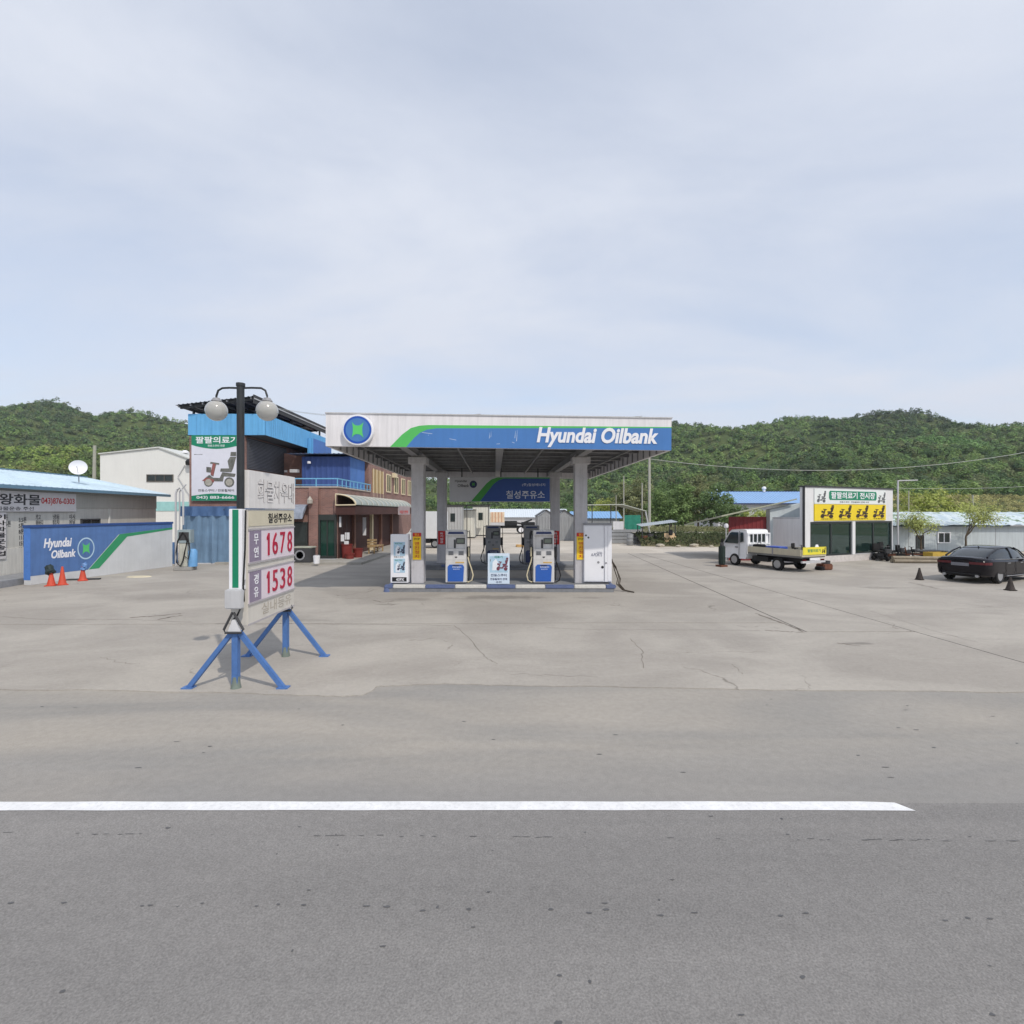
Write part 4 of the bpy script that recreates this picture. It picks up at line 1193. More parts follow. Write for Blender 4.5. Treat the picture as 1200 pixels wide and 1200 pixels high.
vb = MB().box(wu(-9), wu(6), -.04, .02, .95, 2.88).build('column_banner', MATS['banner_white'], ws)
vtext('lettering', '이사화물운송업', BLACK, vb, wu(-7), 1.05, .5, 1.78, -.041, .015)
rng = random.Random(12)
for i, px in enumerate((8, 27, 47, 67, 86)):
    col_ = ['1톤\n2.5톤', '3.5톤\n5톤\n8톤\n11톤\n15톤\n25톤', '카고\n윙바디', '냉동\n탑차', '이사\n용달'][i]
    text('wall_lettering', col_, DARK, ws, wu(px - 4), 2.85 - .28 * len(col_.split('\n')), .42, .25 * len(col_.split('\n')), -.001 + .04, .006, .01)
# concrete step along the workshop
kb = MB().box(8.2, wu(42), -1.55, -.02, -.02, .26).build('concrete_kerb', mat('step_grey', rgb(146, 148, 152), .85, vary=.15, scale=2, dirt=.2, bump=.2), None, (wx0, wy0, 0), (0, 0, wa), bevel=.02)
tag(kb, 'low grey concrete step at the foot of the workshop wall', 'kerb')
# satellite dish
dsh = thing('satellite_dish', 'white satellite dish on the workshop roof', 'satellite dish', (*at(92, 560, 27.5)[:2], 4.75), R(32))
dm = Matrix.Translation((0, 0, .52)) @ Matrix.Rotation(R(78), 4, 'X')
MB().lathe([(.02, -.02), (.2, -.0), (.36, .06), (.40, .10), (.395, .115), (.34, .075), (.19, .02), (.02, .0)], 24, dm).build('reflector', WHITE2, dsh, smooth=True)
MB().tube([(0, .1, -.25), (0, .1, .4), (0, .02, .5)], .025, 8).build('mast', GREYM, dsh)
a_ = dm @ Vector((0, -.3, .06)); b_ = dm @ Vector((0, -.05, .5))
MB().tube([a_, b_], .012, 6).build('feed_arm', GREYM, dsh)
# old concrete pole behind the roof
cp = at(109, 522, 37)
tag(MB().tube([(0, 0, 0), (.12, 0, cp[2])], .15, 10, .1).build('concrete_pole', mat('pole_concrete', rgb(170, 170, 156), .85, vary=.12), None, (cp[0], cp[1], 0), smooth=True), 'short pale concrete pole sticking up behind the workshop roof', 'pole')

# painted boundary wall
bx0, by0 = -19.05, 20.25
bx1, by1 = -18.1, 27.3
bl = math.hypot(bx1 - bx0, by1 - by0); ba = math.atan2(by1 - by0, bx1 - bx0)
bw = thing('painted_wall', 'blue, green and white painted boundary wall with company lettering', 'wall', (bx0, by0, 0), ba)
M_WALLB = mat('wall_blue', rgb(90, 124, 178), .75, vary=.16, scale=1.2, streak=.12, bump=.15)
M_WALLW = mat('wall_white', rgb(210, 212, 214), .75, vary=.08, scale=1.2, streak=.05, bump=.15)
M_WALLG = mat('wall_green', rgb(58, 150, 104), .75, vary=.1, scale=1.2)
MB().box(0, bl, 0, .3, 0, 2.27).build('wall_body', M_WALLW, bw, bevel=.01)
MB().box(-.03, bl + .02, -.04, .34, 2.271, 2.38).build('coping', mat('coping_blue', rgb(54, 84, 142), .75, vary=.15, scale=2), bw, bevel=.01)
def bu(px):
    k_ = (px - 600) / 600.0
    return (k_ * by0 - bx0) / (math.cos(ba) - k_ * math.sin(ba))
MB().prism([(.001, .36), (bu(103), .36), (bu(139), 1.85), (bl - .01, 2.08), (bl - .01, 2.265), (.001, 2.265)], -.006, .002).build('blue_field', M_WALLB, bw)
MB().prism([(bu(104), .36), (bu(116), .36), (bu(149), 1.72), (bl - .01, 1.98), (bl - .01, 2.075), (bu(140), 1.845)], -.006, .002).build('green_band', M_WALLG, bw)
MB().box(-.006, .002, .0, .302, .2, 2.268).build('blue_end', mat('end_blue', rgb(84, 132, 208), .75, vary=.14, scale=2, dirt=.15), bw)
text('lettering', 'Hyundai', WHITE2, bw, bu(51), 1.32, bu(84) - bu(51), .50, -.006, .006, .03, .2)
text('lettering', 'Oilbank', WHITE2, bw, bu(60), .98, bu(88.5) - bu(60), .34, -.006, .006, .03, .2)
cxl = (bu(90.5) + bu(110.5)) / 2; rl = (bu(110.5) - bu(90.5)) / 2 * 1.0
ring = MB(); n_ = 36
ri = [(cxl + rl * math.cos(2 * math.pi * i / n_), 1.30 + .48 * math.sin(2 * math.pi * i / n_)) for i in range(n_)]
rj = [(cxl + rl * .88 * math.cos(2 * math.pi * i / n_), 1.30 + .42 * math.sin(2 * math.pi * i / n_)) for i in range(n_)]
ring.add([(x, -.010, z) for x, z in ri] + [(x, -.010, z) for x, z in rj], [(i, (i + 1) % n_, n_ + (i + 1) % n_, n_ + i) for i in range(n_)])
ring.build('emblem_ring', mat('ring_paint', rgb(186, 214, 232), .6), bw)
hl = [(cxl + (x) * rl, 1.30 + z * .44) for x, z in h_logo(0, 0, .95)]
MB().prism(hl, -.012, -.004).build('emblem_sign', mat('sign_paint_green', rgb(92, 196, 116), .6, vary=.06), bw)

# traffic cones in front of the wall
M_CONE = mat('cone_orange', rgb(206, 82, 60), .6, vary=.12, scale=6, dirt=.15)
M_CONED = mat('cone_faded_black', rgb(58, 50, 46), .7, vary=.25, scale=6, dirt=.2)
def cone(label, loc, m, group, h=.7, bs=.17):
    t = thing('traffic_cone', label, 'traffic cone', loc, random.uniform(0, 6), group)
    MB().box(-bs, bs, -bs, bs, 0, .035).build('base', m, t, bevel=.01)
    MB().lathe([(.15, .036), (.13, .08), (.075, h * .6), (.035, h - .02), (.025, h)], 18).build('body', m, t, smooth=True)
    MB().lathe([(.035, h - .03), (.04, h - .02), (.03, h + .012), (.01, h + .014)], 12).build('tip', m, t, smooth=True)
    return t
g1 = gp(60, 686.5); g2 = gp(73, 685.5); g3 = gp(97, 680.5)
cone('orange cone with a black cap of tape on it by the blue wall', (*g1, 0), M_CONE, 'orange cones', .62)
cone('plain orange cone between two covered cones by the blue wall', (*g2, 0), M_CONE, 'orange cones', .72)
cone('orange cone with a blue and white wrapper by the blue wall', (*g3, 0), M_CONE, 'orange cones', .62)
def rag(name, label, cat, loc, m, rx, rz, seed, tilt=0.0):
    r = random.Random(seed)
    mb = MB()
    mb.lathe([(.02, 0)] + [(rx * (.75 + .35 * r.random()), rz * k / 5.0) for k in range(1, 5)] + [(.02, rz)], 10, Matrix.Translation(loc) @ Matrix.Rotation(tilt, 4, 'Y'))
    mb.v = [(x + r.uniform(-.035, .035), y + r.uniform(-.035, .035), z + r.uniform(-.04, .04)) for x, y, z in mb.v]
    return tag(mb.build(name, m), label, cat)
rag('plastic_sack', 'crumpled black sack pulled over the leftmost orange cone', 'sack', (g1[0] - .02, g1[1], .42), mat('sack_black', rgb(38, 52, 54), .5, vary=.3, scale=12), .15, .40, 2, R(-14))
rag('plastic_sack', 'blue and white wrapper stuck over the right orange cone', 'sack', (g3[0] + .02, g3[1], .42), mat('sack_blue', rgb(112, 152, 206), .5, vary=.4, scale=14), .12, .36, 4, R(16))
o = MB().box(-.05, 1.25, -.08, .08, 0, .06).build('steel_plate', DARK, None, (g3[0] - .8, g3[1] + .1, 0), (0, 0, R(14)))
tag(o, 'dark flat steel strip lying behind the cones', 'plate')
# gravel pad by the wall end
tag(MB().lathe([(.01, .0), (.55, 0), (.5, .03), (.01, .04)], 12, Matrix.Scale(.55, 4, (0, 1, 0))).build('manhole_cover', mat('pale_cover', rgb(206, 196, 170), .8, vary=.15), None, (*gp(163, 676), .0)), 'pale round cover on the ground by the painted wall', 'cover')

# white two storey building behind
wb = thing('white_building', 'plain white gabled building behind the workshop', 'building', (-36.2, 45, 0), R(0))
M_WB = mat('white_wall', rgb(230, 230, 226), .8, vary=.04, scale=.5, streak=.04)
MB().prism([(0, 0), (8.3, 0), (8.3, 7.35), (5.2, 8.5), (0, 7.95)], 0, 12).build('wall', M_WB, wb)
rf = MB().prism([(-.1, 7.96), (5.2, 8.52), (8.45, 7.32), (8.45, 7.42), (5.2, 8.64), (-.1, 8.06)], -.12, 12.1).build('roof', mat('pale_roof', rgb(206, 208, 204), .6, vary=.1), wb)
window(wb, 4.1, 6.45, 5.55, 6.2, 0, mat('win_dark', rgb(96, 92, 86), .6), GLASS, 2, .08)
MB().box(3.0, 8.29, -.05, .0, 3.0, 3.8).build('aqua_band', mat('aqua', rgb(158, 206, 204), .7, vary=.1), wb)
MB().tube([(7.9, -.1, 3.5), (7.9, -.1, 4.4), (6.9, -.1, 6.0), (7.5, -.1, 7.0)], .035, 6).build('pipe', LGREY, wb)
for x in (6.2, 7.2):
    MB().lathe([(.3, 0), (.3, .15), (.15, .25), (.02, .28)], 12, Matrix.Translation((x, 2, 8.3))).build('roof_vent', WHITE2, rf, smooth=True)
MB().lathe([(.02, 0), (.3, 0), (.34, .3), (.2, .5), (.02, .55)], 12, Matrix.Translation((8.0, -.2, 7.0))).build('dark_tank', BLACK, wb, smooth=True)

# blue tarpaulin shelter
M_TARP = mat('blue_tarp', rgb(114, 142, 170), .55, vary=.18, scale=1.5, streak=.2)
tp = thing('tarpaulin_shelter', 'shelter closed by a hanging faded blue tarpaulin behind the price sign', 'shelter', (-18.35, 28.5, 0), 0)
def drape(x0, x1, z0, z1, amp, n, seed, y=0.0):
    r = random.Random(seed); mb = MB(); cols = []; rows_ = 6
    for i in range(n + 1):
        x = x0 + (x1 - x0) * i / n
        cols.append((x, amp * math.sin(i * 1.1 + seed) * (.5 + .5 * math.sin(i * .37)) + r.uniform(-.3, .3) * amp))
    vs = []
    for j in range(rows_ + 1):
        z = z0 + (z1 - z0) * j / rows_
        for (x, d) in cols:
            vs.append((x + r.uniform(-.01, .01), y - d * (1.1 - .6 * j / rows_), z))
    b = len(vs)
    vs += [(x, yy + .02, z) for x, yy, z in vs]
    fs = []
    for j in range(rows_):
        for i in range(n):
            q = j * (n + 1) + i
            fs.append((q, q + 1, q + n + 2, q + n + 1)); fs.append((b + q + n + 1, b + q + n + 2, b + q + 1, b + q))
    mb.add(vs, fs); return mb
drape(0, 4.6, .05, 2.7, .07, 60, 3).build('curtain', M_TARP, tp, smooth=True)
drape(-.05, 4.65, 2.66, 3.22, .12, 40, 8, -.05).build('rolled_top', mat('blue_tarp_dark', rgb(78, 108, 150), .55, vary=.25, scale=2), tp, smooth=True)
MB().box(-.05, 4.7, .02, 3.0, 3.0, 3.05).build('roof_board', DARK, tp)
for x in (.05, 4.5):
    MB().box(x, x + .08, .06, .14, 0, 3.0).build('post', GREYM, tp)
MB().box(0, 4.6, -.05, .1, 0, .07).build('ground_batten', LGREY, tp)

# kerosene dispenser with hose, pipe frame and tyres
kd = thing('kerosene_pump', 'small old light blue dispenser with looped black hose by the tarpaulin', 'fuel pump', (*gp(217, 668), 0), R(8))
MB().box(-.42, .42, -.3, .3, 0, .18).build('plinth', CONC, kd, bevel=.02)
MB().box(-.20, .16, -.18, .18, .18, 1.35).build('cabinet', mat('kd_cream', rgb(196, 196, 184), .6, vary=.15, streak=.3), kd, bevel=.02)
MB().box(-.28, .34, -.2, .2, 1.352, 2.02).build('head', mat('kd_grey', rgb(150, 164, 168), .5, vary=.1), kd, bevel=.02)
MB().box(-.2, .26, -.215, -.198, 1.5, 1.9).build('display', DARK, kd)
MB().lathe([(.02, .18), (.2, .18), (.2, .95), (.12, 1.05), (.02, 1.06)], 14, Matrix.Translation((.36, 0, 0))).build('blue_drum', mat('kd_blue', rgb(110, 164, 214), .5, vary=.15), kd, smooth=True)
MB().tube([(.0, -.24, 1.9), (-.22, -.26, 1.5), (-.3, -.26, .9), (-.28, -.26, .4), (-.1, -.28, .22), (.02, -.26, .5), (.1, -.24, 1.0), (.2, -.24, 1.45), (.1, -.24, 1.75), (0, -.24, 1.9)], .03, 8).build('hose', RUBBER, kd, smooth=True)
MB().tube([(.24, -.24, 1.6), (.34, -.26, 1.0), (.26, -.25, .55), (.1, -.25, .7)], .024, 8).build('hose', RUBBER, kd, smooth=True)
pf = thing('vent_stack', 'white goalpost shaped vent pipes at the end of the painted wall', 'vent pipe', (*gp(206, 663), 0), 0)
MB().tube([(0, 0, 0), (0, 0, 3.9), (.08, 0, 4.1), (.2, 0, 4.2), (.34, 0, 4.1), (.4, 0, 3.9), (.4, 0, 2.2)], .05, 8).build('vent_pipe', LGREY, pf, smooth=True)
MB().tube([(.14, .1, 0), (.14, .1, 4.0), (.5, .1, 4.4)], .035, 8).build('vent_pipe', LGREY, pf, smooth=True)
hp = thing('hose_heap', 'heap of old black hose and pale cloth leaning by the wall end', 'junk', (*gp(192, 661), 0), 0)
for i in range(5):
    rr = .42 - i * .03
    MB().tube([(rr * math.cos(t) * 1.0, rr * math.sin(t) * .4, .42 + .1 * i * .5 + rr * .75 * math.sin(t + .5)) for t in [k * math.pi / 8 for k in range(17)]], .035, 6).build('hose_coil', RUBBER if i % 2 else GREYM, hp, smooth=True)
drape(-.4, .5, .1, .8, .1, 8, 5, -.2).build('cloth', mat('pale_cloth', rgb(186, 184, 176), .9, vary=.2), hp, smooth=True)
MB().box(.3, .55, .1, .35, 0, 1.2).build('blue_board', mat('faded_blue', rgb(90, 128, 178), .7, vary=.2), hp)

# ------------------------------------------------------------------ brick building
bb = thing('brick_building', 'red brick house with blue metal top storey, balcony and porch', 'building', (-10.4, 30.5, 0), 0)
M_LB = mat('light_blue_cladding', rgb(106, 176, 226), .45, vary=.1, scale=.8, streak=.12)
M_MB = mat('mid_blue_cladding', rgb(84, 124, 188), .5, vary=.12, scale=.8, streak=.1)
M_DB = mat('deep_blue_cladding', rgb(62, 86, 146), .5, vary=.12, scale=.8)
M_RAIL = mat('rail_blue', rgb(120, 184, 220), .45, vary=.08)
M_CREAM = mat('cream_paint', rgb(222, 208, 176), .6, vary=.08, scale=2)
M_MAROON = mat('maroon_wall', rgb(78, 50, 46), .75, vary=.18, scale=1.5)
M_ROOFD = mat('dark_roof', rgb(74, 78, 84), .6, vary=.2, scale=1)
MB().box(-5.25, -.0, 0, 26, 0, 4.35).build('ground_floor_wall', M_BRICK, bb)
MB().box(-5.24, .06, -.06, 7.0, 4.352, 4.43).build('balcony_slab', mat('slab_edge', rgb(186, 178, 168), .8, vary=.12), bb)
# tower at the left carrying the blue storey
TW = -8.5
MB().box(TW, -5.252, -.5, 10, 0, 7.38).build('tower_wall', M_BRICK, bb)
lv = MB().box(-5.25, -5.20, -.3, 4.9, 5.45, 7.3)
lvo = lv.build('louvre_panel', mat('louvre_dark', rgb(84, 84, 90), .6), bb)
for i in range(20):
    z = 5.5 + i * .088
    MB().box(-5.199, -5.13, -.28, 4.88, z, z + .03).build('louvre_slat', mat('slat', rgb(120, 122, 130), .5), lvo)
blx0, blx1 = TW - .05, -4.05
c = MB().cladding(blx0, blx1, 7.40, 8.64, -.55, .9, .03)
st = c.build('blue_storey_front', M_LB, bb)
c = MB().cladding(0, 10.4, 7.40, 8.62, 0, .24, .035)
c.v = [(blx1 + .03 - y, -.55 + x, z) for x, y, z in c.v]
c.build('blue_storey_side', M_LB, bb)
MB().box(blx0, blx1, -.5, 9.9, 7.39, 7.46).build('storey_floor', M_ROOFD, bb)
MB().box(blx0 + .1, blx1 - .25, .1, 9.8, 7.46, 8.3).build('storey_core', M_DB, bb)
c = MB().cladding(0, 3.6, 6.35, 8.1, 0, .22, .035); c.v = [(blx1 + .42 - y, 5.6 + x, z) for x, y, z in c.v]
c.build('blue_wing_side', M_MB, bb)
c = MB().cladding(blx1 + .05, blx1 + .45, 6.35, 8.1, 5.55, .2, .03); c.build('blue_wing_front', M_LB, bb)
# open roof with purlins
RZ = lambda x: 8.95 + (x - (TW - .45)) * .115
rr_ = MB().sheet(TW - .5, blx1 - .45, -1.0, 11, lambda x, y: RZ(x) + .12, .25, .03, 'y').build('tower_roof', M_ROOFD, bb)
for i in range(6):
    y = -.8 + i * 2.2
    MB().add([(TW - .35, y, RZ(TW - .35) - .08), (blx1 - .5, y, RZ(blx1) - .12), (blx1 - .5, y + .1, RZ(blx1) - .12), (TW - .35, y + .1, RZ(TW - .35) - .08),
              (TW - .35, y, RZ(TW - .35) + .1), (blx1 - .5, y, RZ(blx1) + .05), (blx1 - .5, y + .1, RZ(blx1) + .05), (TW - .35, y + .1, RZ(TW - .35) + .1)],
             [(3, 2, 1, 0), (4, 5, 6, 7), (0, 1, 5, 4), (1, 2, 6, 5), (2, 3, 7, 6), (3, 0, 4, 7)]).build('rafter', DARK, rr_)
for i in range(7):
    x = TW - .4 + i * .70
    MB().box(x, x + .06, -.95, 10.9, RZ(x) - .0, RZ(x) + .11).build('purlin', GREYM, rr_)
MB().box(blx1 - .47, blx1 - .41, -1.0, 11, RZ(blx1) - .35, RZ(blx1) + .16).build('roof_edge', DARK, rr_)
MB().box(blx1 - .408, blx1 - .38, -1.0, 11, RZ(blx1) - .10, RZ(blx1) - .03).build('roof_edge_trim', LGREY, rr_)
for x in (TW + .05, blx1 - .65):
    for y in (-.3, 4.5, 9.5):
        MB().box(x, x + .1, y, y + .1, 8.3, RZ(x) - .08).build('roof_post', DARK, rr_)
# blue roof room on the balcony
c = MB().cladding(-3.55, -.35, 4.44, 6.58, 3.5, .32, .03).build('roof_room_front', M_DB, bb)
c = MB().cladding(0, 3.3, 4.44, 6.56, 0, .3, .03); c.v = [(-.35 - y, 3.5 + x, z) for x, y, z in c.v]; c.build('roof_room_side', M_MB, bb)
MB().box(-3.5, -.4, 3.52, 6.8, 4.44, 6.5).build('roof_room_core', M_DB, bb)
MB().sheet(-4.3, .1, 2.9, 7.2, lambda x, y: 6.66 + .02 * y, .3, .03, 'y').build('roof_room_roof', mat('room_roof', rgb(92, 110, 142), .5, vary=.1), bb)
MB().lathe([(.02, 0), (.12, .0), (.12, .14), (.02, .16)], 12, Matrix.Translation((-3.0, 3.3, 6.1))).build('wall_lamp', WHITE2, bb, smooth=True)
MB().box(-4.25, -3.75, 3.2, 3.6, 5.5, 5.72).build('wall_unit', LGREY, bb, bevel=.02)
MB().box(-5.15, -3.75, 4.4, 4.6, 4.5, 6.9).build('stair_wall', M_BRICK, bb)
MB().box(-5.1, -4.9, 4.34, 4.39, 5.6, 5.75).build('notice_plate', WHITE2, bb)
# railing
rl_ = MB()
rl_.box(-5.2, .05, -.03, .03, 4.86, 4.92); rl_.box(-.01, .05, .03, 7.0, 4.86, 4.92)
rl_.box(-5.2, .05, -.02, .02, 4.50, 4.53); rl_.box(.0, .04, .02, 7.0, 4.50, 4.53)
ra = rl_.build('railing', M_RAIL, bb)
for i in range(5):
    x = -5.1 + i * 1.27
    MB().box(x, x + .05, -.025, .025, 4.43, 4.86).build('rail_post', M_RAIL, ra)
for i in range(1, 10):
    y = i * .77
    MB().box(-.0, .045, y, y + .05, 4.43, 4.86).build('rail_post', M_RAIL, ra)
# upper side wall with shutter and windows (faces +x)
MB().box(-5, -.10, 7.0, 26, 4.352, 7.1).build('upper_wall', M_BRICK, bb)
Fs = Matrix.Translation((-.10, 0, 0)) @ Matrix.Rotation(R(90), 4, 'Z')
def side_parts(before):
    for o_ in [c_ for c_ in bpy.data.objects if c_.name not in before]:
        o_.data.transform(Fs)
sh = MB().box(8.0, 11.0, -.05, .0, 4.0, 6.15); sh.v = [tuple(Fs @ Vector(v)) for v in sh.v]
sho = sh.build('shutter', mat('shutter_tan', rgb(170, 144, 104), .7, vary=.12), bb)
for i in range(4):
    s_ = MB().box(8.0 + i * .97, 8.09 + i * .97, -.10, -.051, 3.98, 6.17); s_.v = [tuple(Fs @ Vector(v)) for v in s_.v]
    s_.build('shutter_frame', M_CREAM, sho)
before = set(o_.name for o_ in bpy.data.objects)
for a in (12.2, 15.0, 18.0, 21.0):
    window(bb, a, a + 1.5, 4.55, 6.1, -.02, M_CREAM, GLASS, 1, .1)
side_parts(before)
MB().box(-.09, .25, 14.2, 14.9, 5.9, 6.3).build('air_conditioner', M_CREAM, bb, bevel=.02)
# front: pillar, glass door, window and awning
MB().box(-1.62, -1.08, -.22, -.002, 0, 4.34).build('pillar', M_BRICK, bb)
MB().lathe([(.02, 0), (.16, 0), (.16, .22), (.03, .42)], 8, Matrix.Translation((-1.5, -.35, 3.4))).build('porch_lantern', mat('lantern', rgb(176, 170, 160), .6), bb)
fm = mat('door_frame', rgb(52, 56, 54), .5)
dd = MB(); dd.box(-1.06, -.96, -.2, -.002, .15, 2.75); dd.box(-.12, -.02, -.2, -.002, .15, 2.75); dd.box(-.959, -.121, -.2, -.002, 2.42, 2.75); dd.box(-.959, -.121, -.2, -.002, .15, .3)
do = dd.build('glass_door', fm, bb)
MB().box(-.955, -.125, -.1, -.05, .3, 2.42).build('pane', mat('green_glass', rgb(36, 66, 58), .08, vary=.2, scale=3, spec=.6), do)
MB().box(-.6, -.52, -.13, -.101, .3, 2.42).build('door_stile', fm, do)
MB().box(-1.1, .05, -.55, -.01, .0, .14).build('door_step', LGREY, bb, bevel=.01)
MB().box(-4.9, -1.8, -.01, .0, 0, 2.6).build('shop_front_dark', mat('recess_dark', rgb(62, 52, 46), .7, vary=.2), bb) if False else None
window(bb, -3.2, -1.75, .9, 2.3, -.03, fm, GLASS, 0, .08)
aw = MB().add([(-4.6, -.02, 3.35), (-1.75, -.02, 3.35), (-4.6, -.45, 3.2), (-1.75, -.45, 3.2), (-4.6, -.75, 2.85), (-1.75, -.75, 2.85), (-4.6, -.85, 2.5), (-1.75, -.85, 2.5)],
              [(0, 2, 3, 1), (2, 4, 5, 3), (4, 6, 7, 5), (1, 3, 5, 7), (6, 4, 2, 0)])
aw.build('door_awning', mat('awning_grey', rgb(148, 156, 170), .6, vary=.15, streak=.2), bb)
# porch along the side
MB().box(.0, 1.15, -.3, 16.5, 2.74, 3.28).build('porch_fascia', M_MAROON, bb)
vlt = MB(); n_ = 6
arc = [(1.2 * math.sin(R(90 * i / n_)) if i < n_ else 1.2, 3.33 + .62 * math.cos(R(90 * i / n_))) for i in range(n_ + 1)]
vs = [(x, -.32, z) for x, z in arc] + [(x, 16.5, z) for x, z in arc] + [(x * .97, -.32, z - .02) for x, z in arc] + [(x * .97, 16.5, z - .02) for x, z in arc]
m_ = n_ + 1
fs = [(i, m_ + i, m_ + i + 1, i + 1) for i in range(n_)] + [(2 * m_ + i, 2 * m_ + i + 1, 3 * m_ + i + 1, 3 * m_ + i) for i in range(n_)] + [(i, i + 1, 2 * m_ + i + 1, 2 * m_ + i) for i in range(n_)]
vo = vlt.add(vs, fs).build('porch_vault', mat('polycarbonate', rgb(150, 158, 148), .3, vary=.12, scale=2), bb, smooth=True)
for i in range(14):
    y = -.3 + i * 1.25
    MB().tube([(x * 1.02, y, z + .015) for x, z in arc], .03, 5).build('vault_rib', mat('rib_white', rgb(206, 206, 200), .5), vo)
ef = MB(); ef.tube([(x, -.36, z) for x, z in arc] + [(1.2, -.36, 3.32), (.02, -.36, 3.30), (.02, -.36, 3.93)], .045, 6); ef.build('vault_end_frame', M_CREAM, vo)
MB().box(.02, 1.15, -.30, -.27, 3.29, 3.9).build('vault_end_panel', MATS['maroon_wall'], vo) if False else None
MB().box(1.152, 1.20, 11.0, 15.6, 2.68, 3.40).build('porch_sign', mat('sign_dull', rgb(176, 160, 162), .5, vary=.15), bb)
o = text('lettering', '식당 민박', RED, bb, 11.4, 2.76, 3.4, .28, 0, .01, .02); o.data.transform(Matrix.Translation((1.2, 0, 0)) @ Matrix.Rotation(R(90), 4, 'Z'))
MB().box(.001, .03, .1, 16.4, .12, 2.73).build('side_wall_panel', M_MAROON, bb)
for i, y in enumerate((2.6, 6.8, 9.4, 13.0)):
    MB().box(.031, .22, y, y + .3, .12, 2.739).build('pilaster', M_CREAM if i == 1 else mat('pilaster_brown', rgb(132, 96, 82), .7, vary=.15), bb)
# pavement strip
pv = thing('raised_pavement', 'raised concrete pavement along the brick building', 'pavement', (-10.4, 29.2, 0), 0)
MB().box(-6, 2.15, -1.0, 28, -.02, .125).build('pavement_slab', mat('pavement_concrete', rgb(164, 160, 152), .85, vary=.12, scale=1, dirt=.15), pv, bevel=.02)
pv['kind'] = 'structure'

# hanging banner on the tower
hb = thing('hanging_banner', 'tall banner with green ends and a mobility scooter on the brick tower', 'banner', (-18.7, 29.9, 0), 0)
M_BNW = mat('banner_lilac', rgb(222, 222, 232), .6, vary=.04)
cl = MB().box(0, 2.85, -.03, .0, 3.55, 7.38).build('cloth', M_BNW, hb)
wave = [(0, 7.38), (2.85, 7.38), (2.85, 6.78)] + [(2.85 - 2.85 * i / 10, 6.80 - .22 * math.sin(math.pi * i / 10)) for i in range(1, 10)] + [(0, 6.82)]
MB().prism(wave, -.036, -.028).build('green_top', GREEN, hb)
wave = [(0, 3.56), (2.85, 3.56), (2.85, 3.85)] + [(2.85 - 2.85 * i / 10, 3.84 + .14 * math.sin(math.pi * i / 10)) for i in range(1, 10)] + [(0, 3.84)]
MB().prism(wave, -.036, -.028).build('green_bottom', GREEN, hb)
text('lettering', '팔팔의료기', WHITE2, hb, .25, 6.90, 2.45, .40, -.036, .006, .02)
text('lettering', '전동스쿠터 전문', WHITE2, hb, .95, 6.70, 1.0, .13, -.036, .006, .01)
text('lettering', '전동스쿠터 / 전동휠체어', DARK, hb, .38, 4.08, 2.1, .16, -.03, .005, .01)
text('lettering', '043) 883-6666', WHITE2, hb, .3, 3.62, 2.2, .22, -.036, .006, .015)
text('lettering', 'electric mobility', DARK, hb, .15, 6.22, .5, .07, -.03, .004)
mb = scooter(MB(), 1.65, 5.1, 1.55, -.04, -.028); mb.build('scooter_picture', mat('print_grey', rgb(112, 112, 106), .6, vary=.45, scale=5), hb)
mb = MB().prism([(.62, 4.72), (1.3, 4.62), (1.35, 4.78), (.85, 4.92)], -.046, -.039); mb.prism([(1.12, 5.1), (1.28, 5.0), (1.42, 5.7), (1.25, 5.75)], -.046, -.039)
mb.build('scooter_picture', mat('print_red', rgb(150, 92, 88), .6, vary=.3, scale=6), hb)
mb = MB().prism(circle(1.0, 4.63, .2, 14), -.05, -.045); mb.prism(circle(2.21, 4.63, .2, 14), -.05, -.045); mb.build('scooter_picture', mat('print_pale', rgb(176, 172, 162), .6, vary=.3, scale=8), hb)

# things around the porch
cx, cy = gp(357, 661)
ac = thing('outdoor_unit', 'dark grey outdoor unit with pale lid by the brick pillar', 'appliance', (cx, cy, .125), 0)
MB().box(-.5, .5, -.35, .3, 0, .78).build('housing', DARK, ac, bevel=.02)
MB().box(-.54, .54, -.38, .33, .781, .86).build('lid', mat('lid_pale', rgb(176, 178, 164), .7, vary=.2), ac, bevel=.02)
MB().lathe([(.28, 0), (.28, .012), (.2, .012), (.2, 0)], 20, Matrix.Translation((-.12, -.355, .4)) @ Matrix.Rotation(R(90), 4, 'X')).build('fan_grille', GREYM, ac)
bx, by = gp(371, 663)
bk = thing('white_bucket', 'white plastic bucket beside the brick pillar', 'bucket', (bx, by, .125), 0)
MB().lathe([(.12, 0), (.15, 0), (.18, .42), (.16, .42), (.13, .03), (.01, .03)], 18).build('body', WHITE2, bk, smooth=True)
MB().tube([(.17 * math.cos(t), 0, .40 + .08 * math.sin(t)) for t in [i * math.pi / 8 for i in range(9)]], .008, 5).build('handle', GREYM, bk)
M_POT = mat('red_tub', rgb(128, 52, 46), .6, vary=.15)
for i, (dx, dy, h, r, lab) in enumerate([(.45, -.35, .85, .33, 'tall dark red tub standing nearest the glass door'), (.95, .2, .55, .30, 'lower dark red tub beside the bench'), (.75, -.75, .32, .28, 'flat red basin on the pavement edge')]):
    t = thing('red_tub', lab, 'tub', (-10.4 + dx, 31.2 + dy, .125), 0, 'red tubs')
    MB().lathe([(r * .8, 0), (r * .84, 0), (r, h), (r * 1.04, h), (r * .94, h - .02), (r * .76, .03), (.01, .03)], 18).build('body', M_POT, t, smooth=True)
    MB().lathe([(r * .995, h - .07), (r * 1.06, h - .06), (r * 1.06, h - .03), (r * .995, h - .02)], 18).build('rim', M_POT, t, smooth=True)
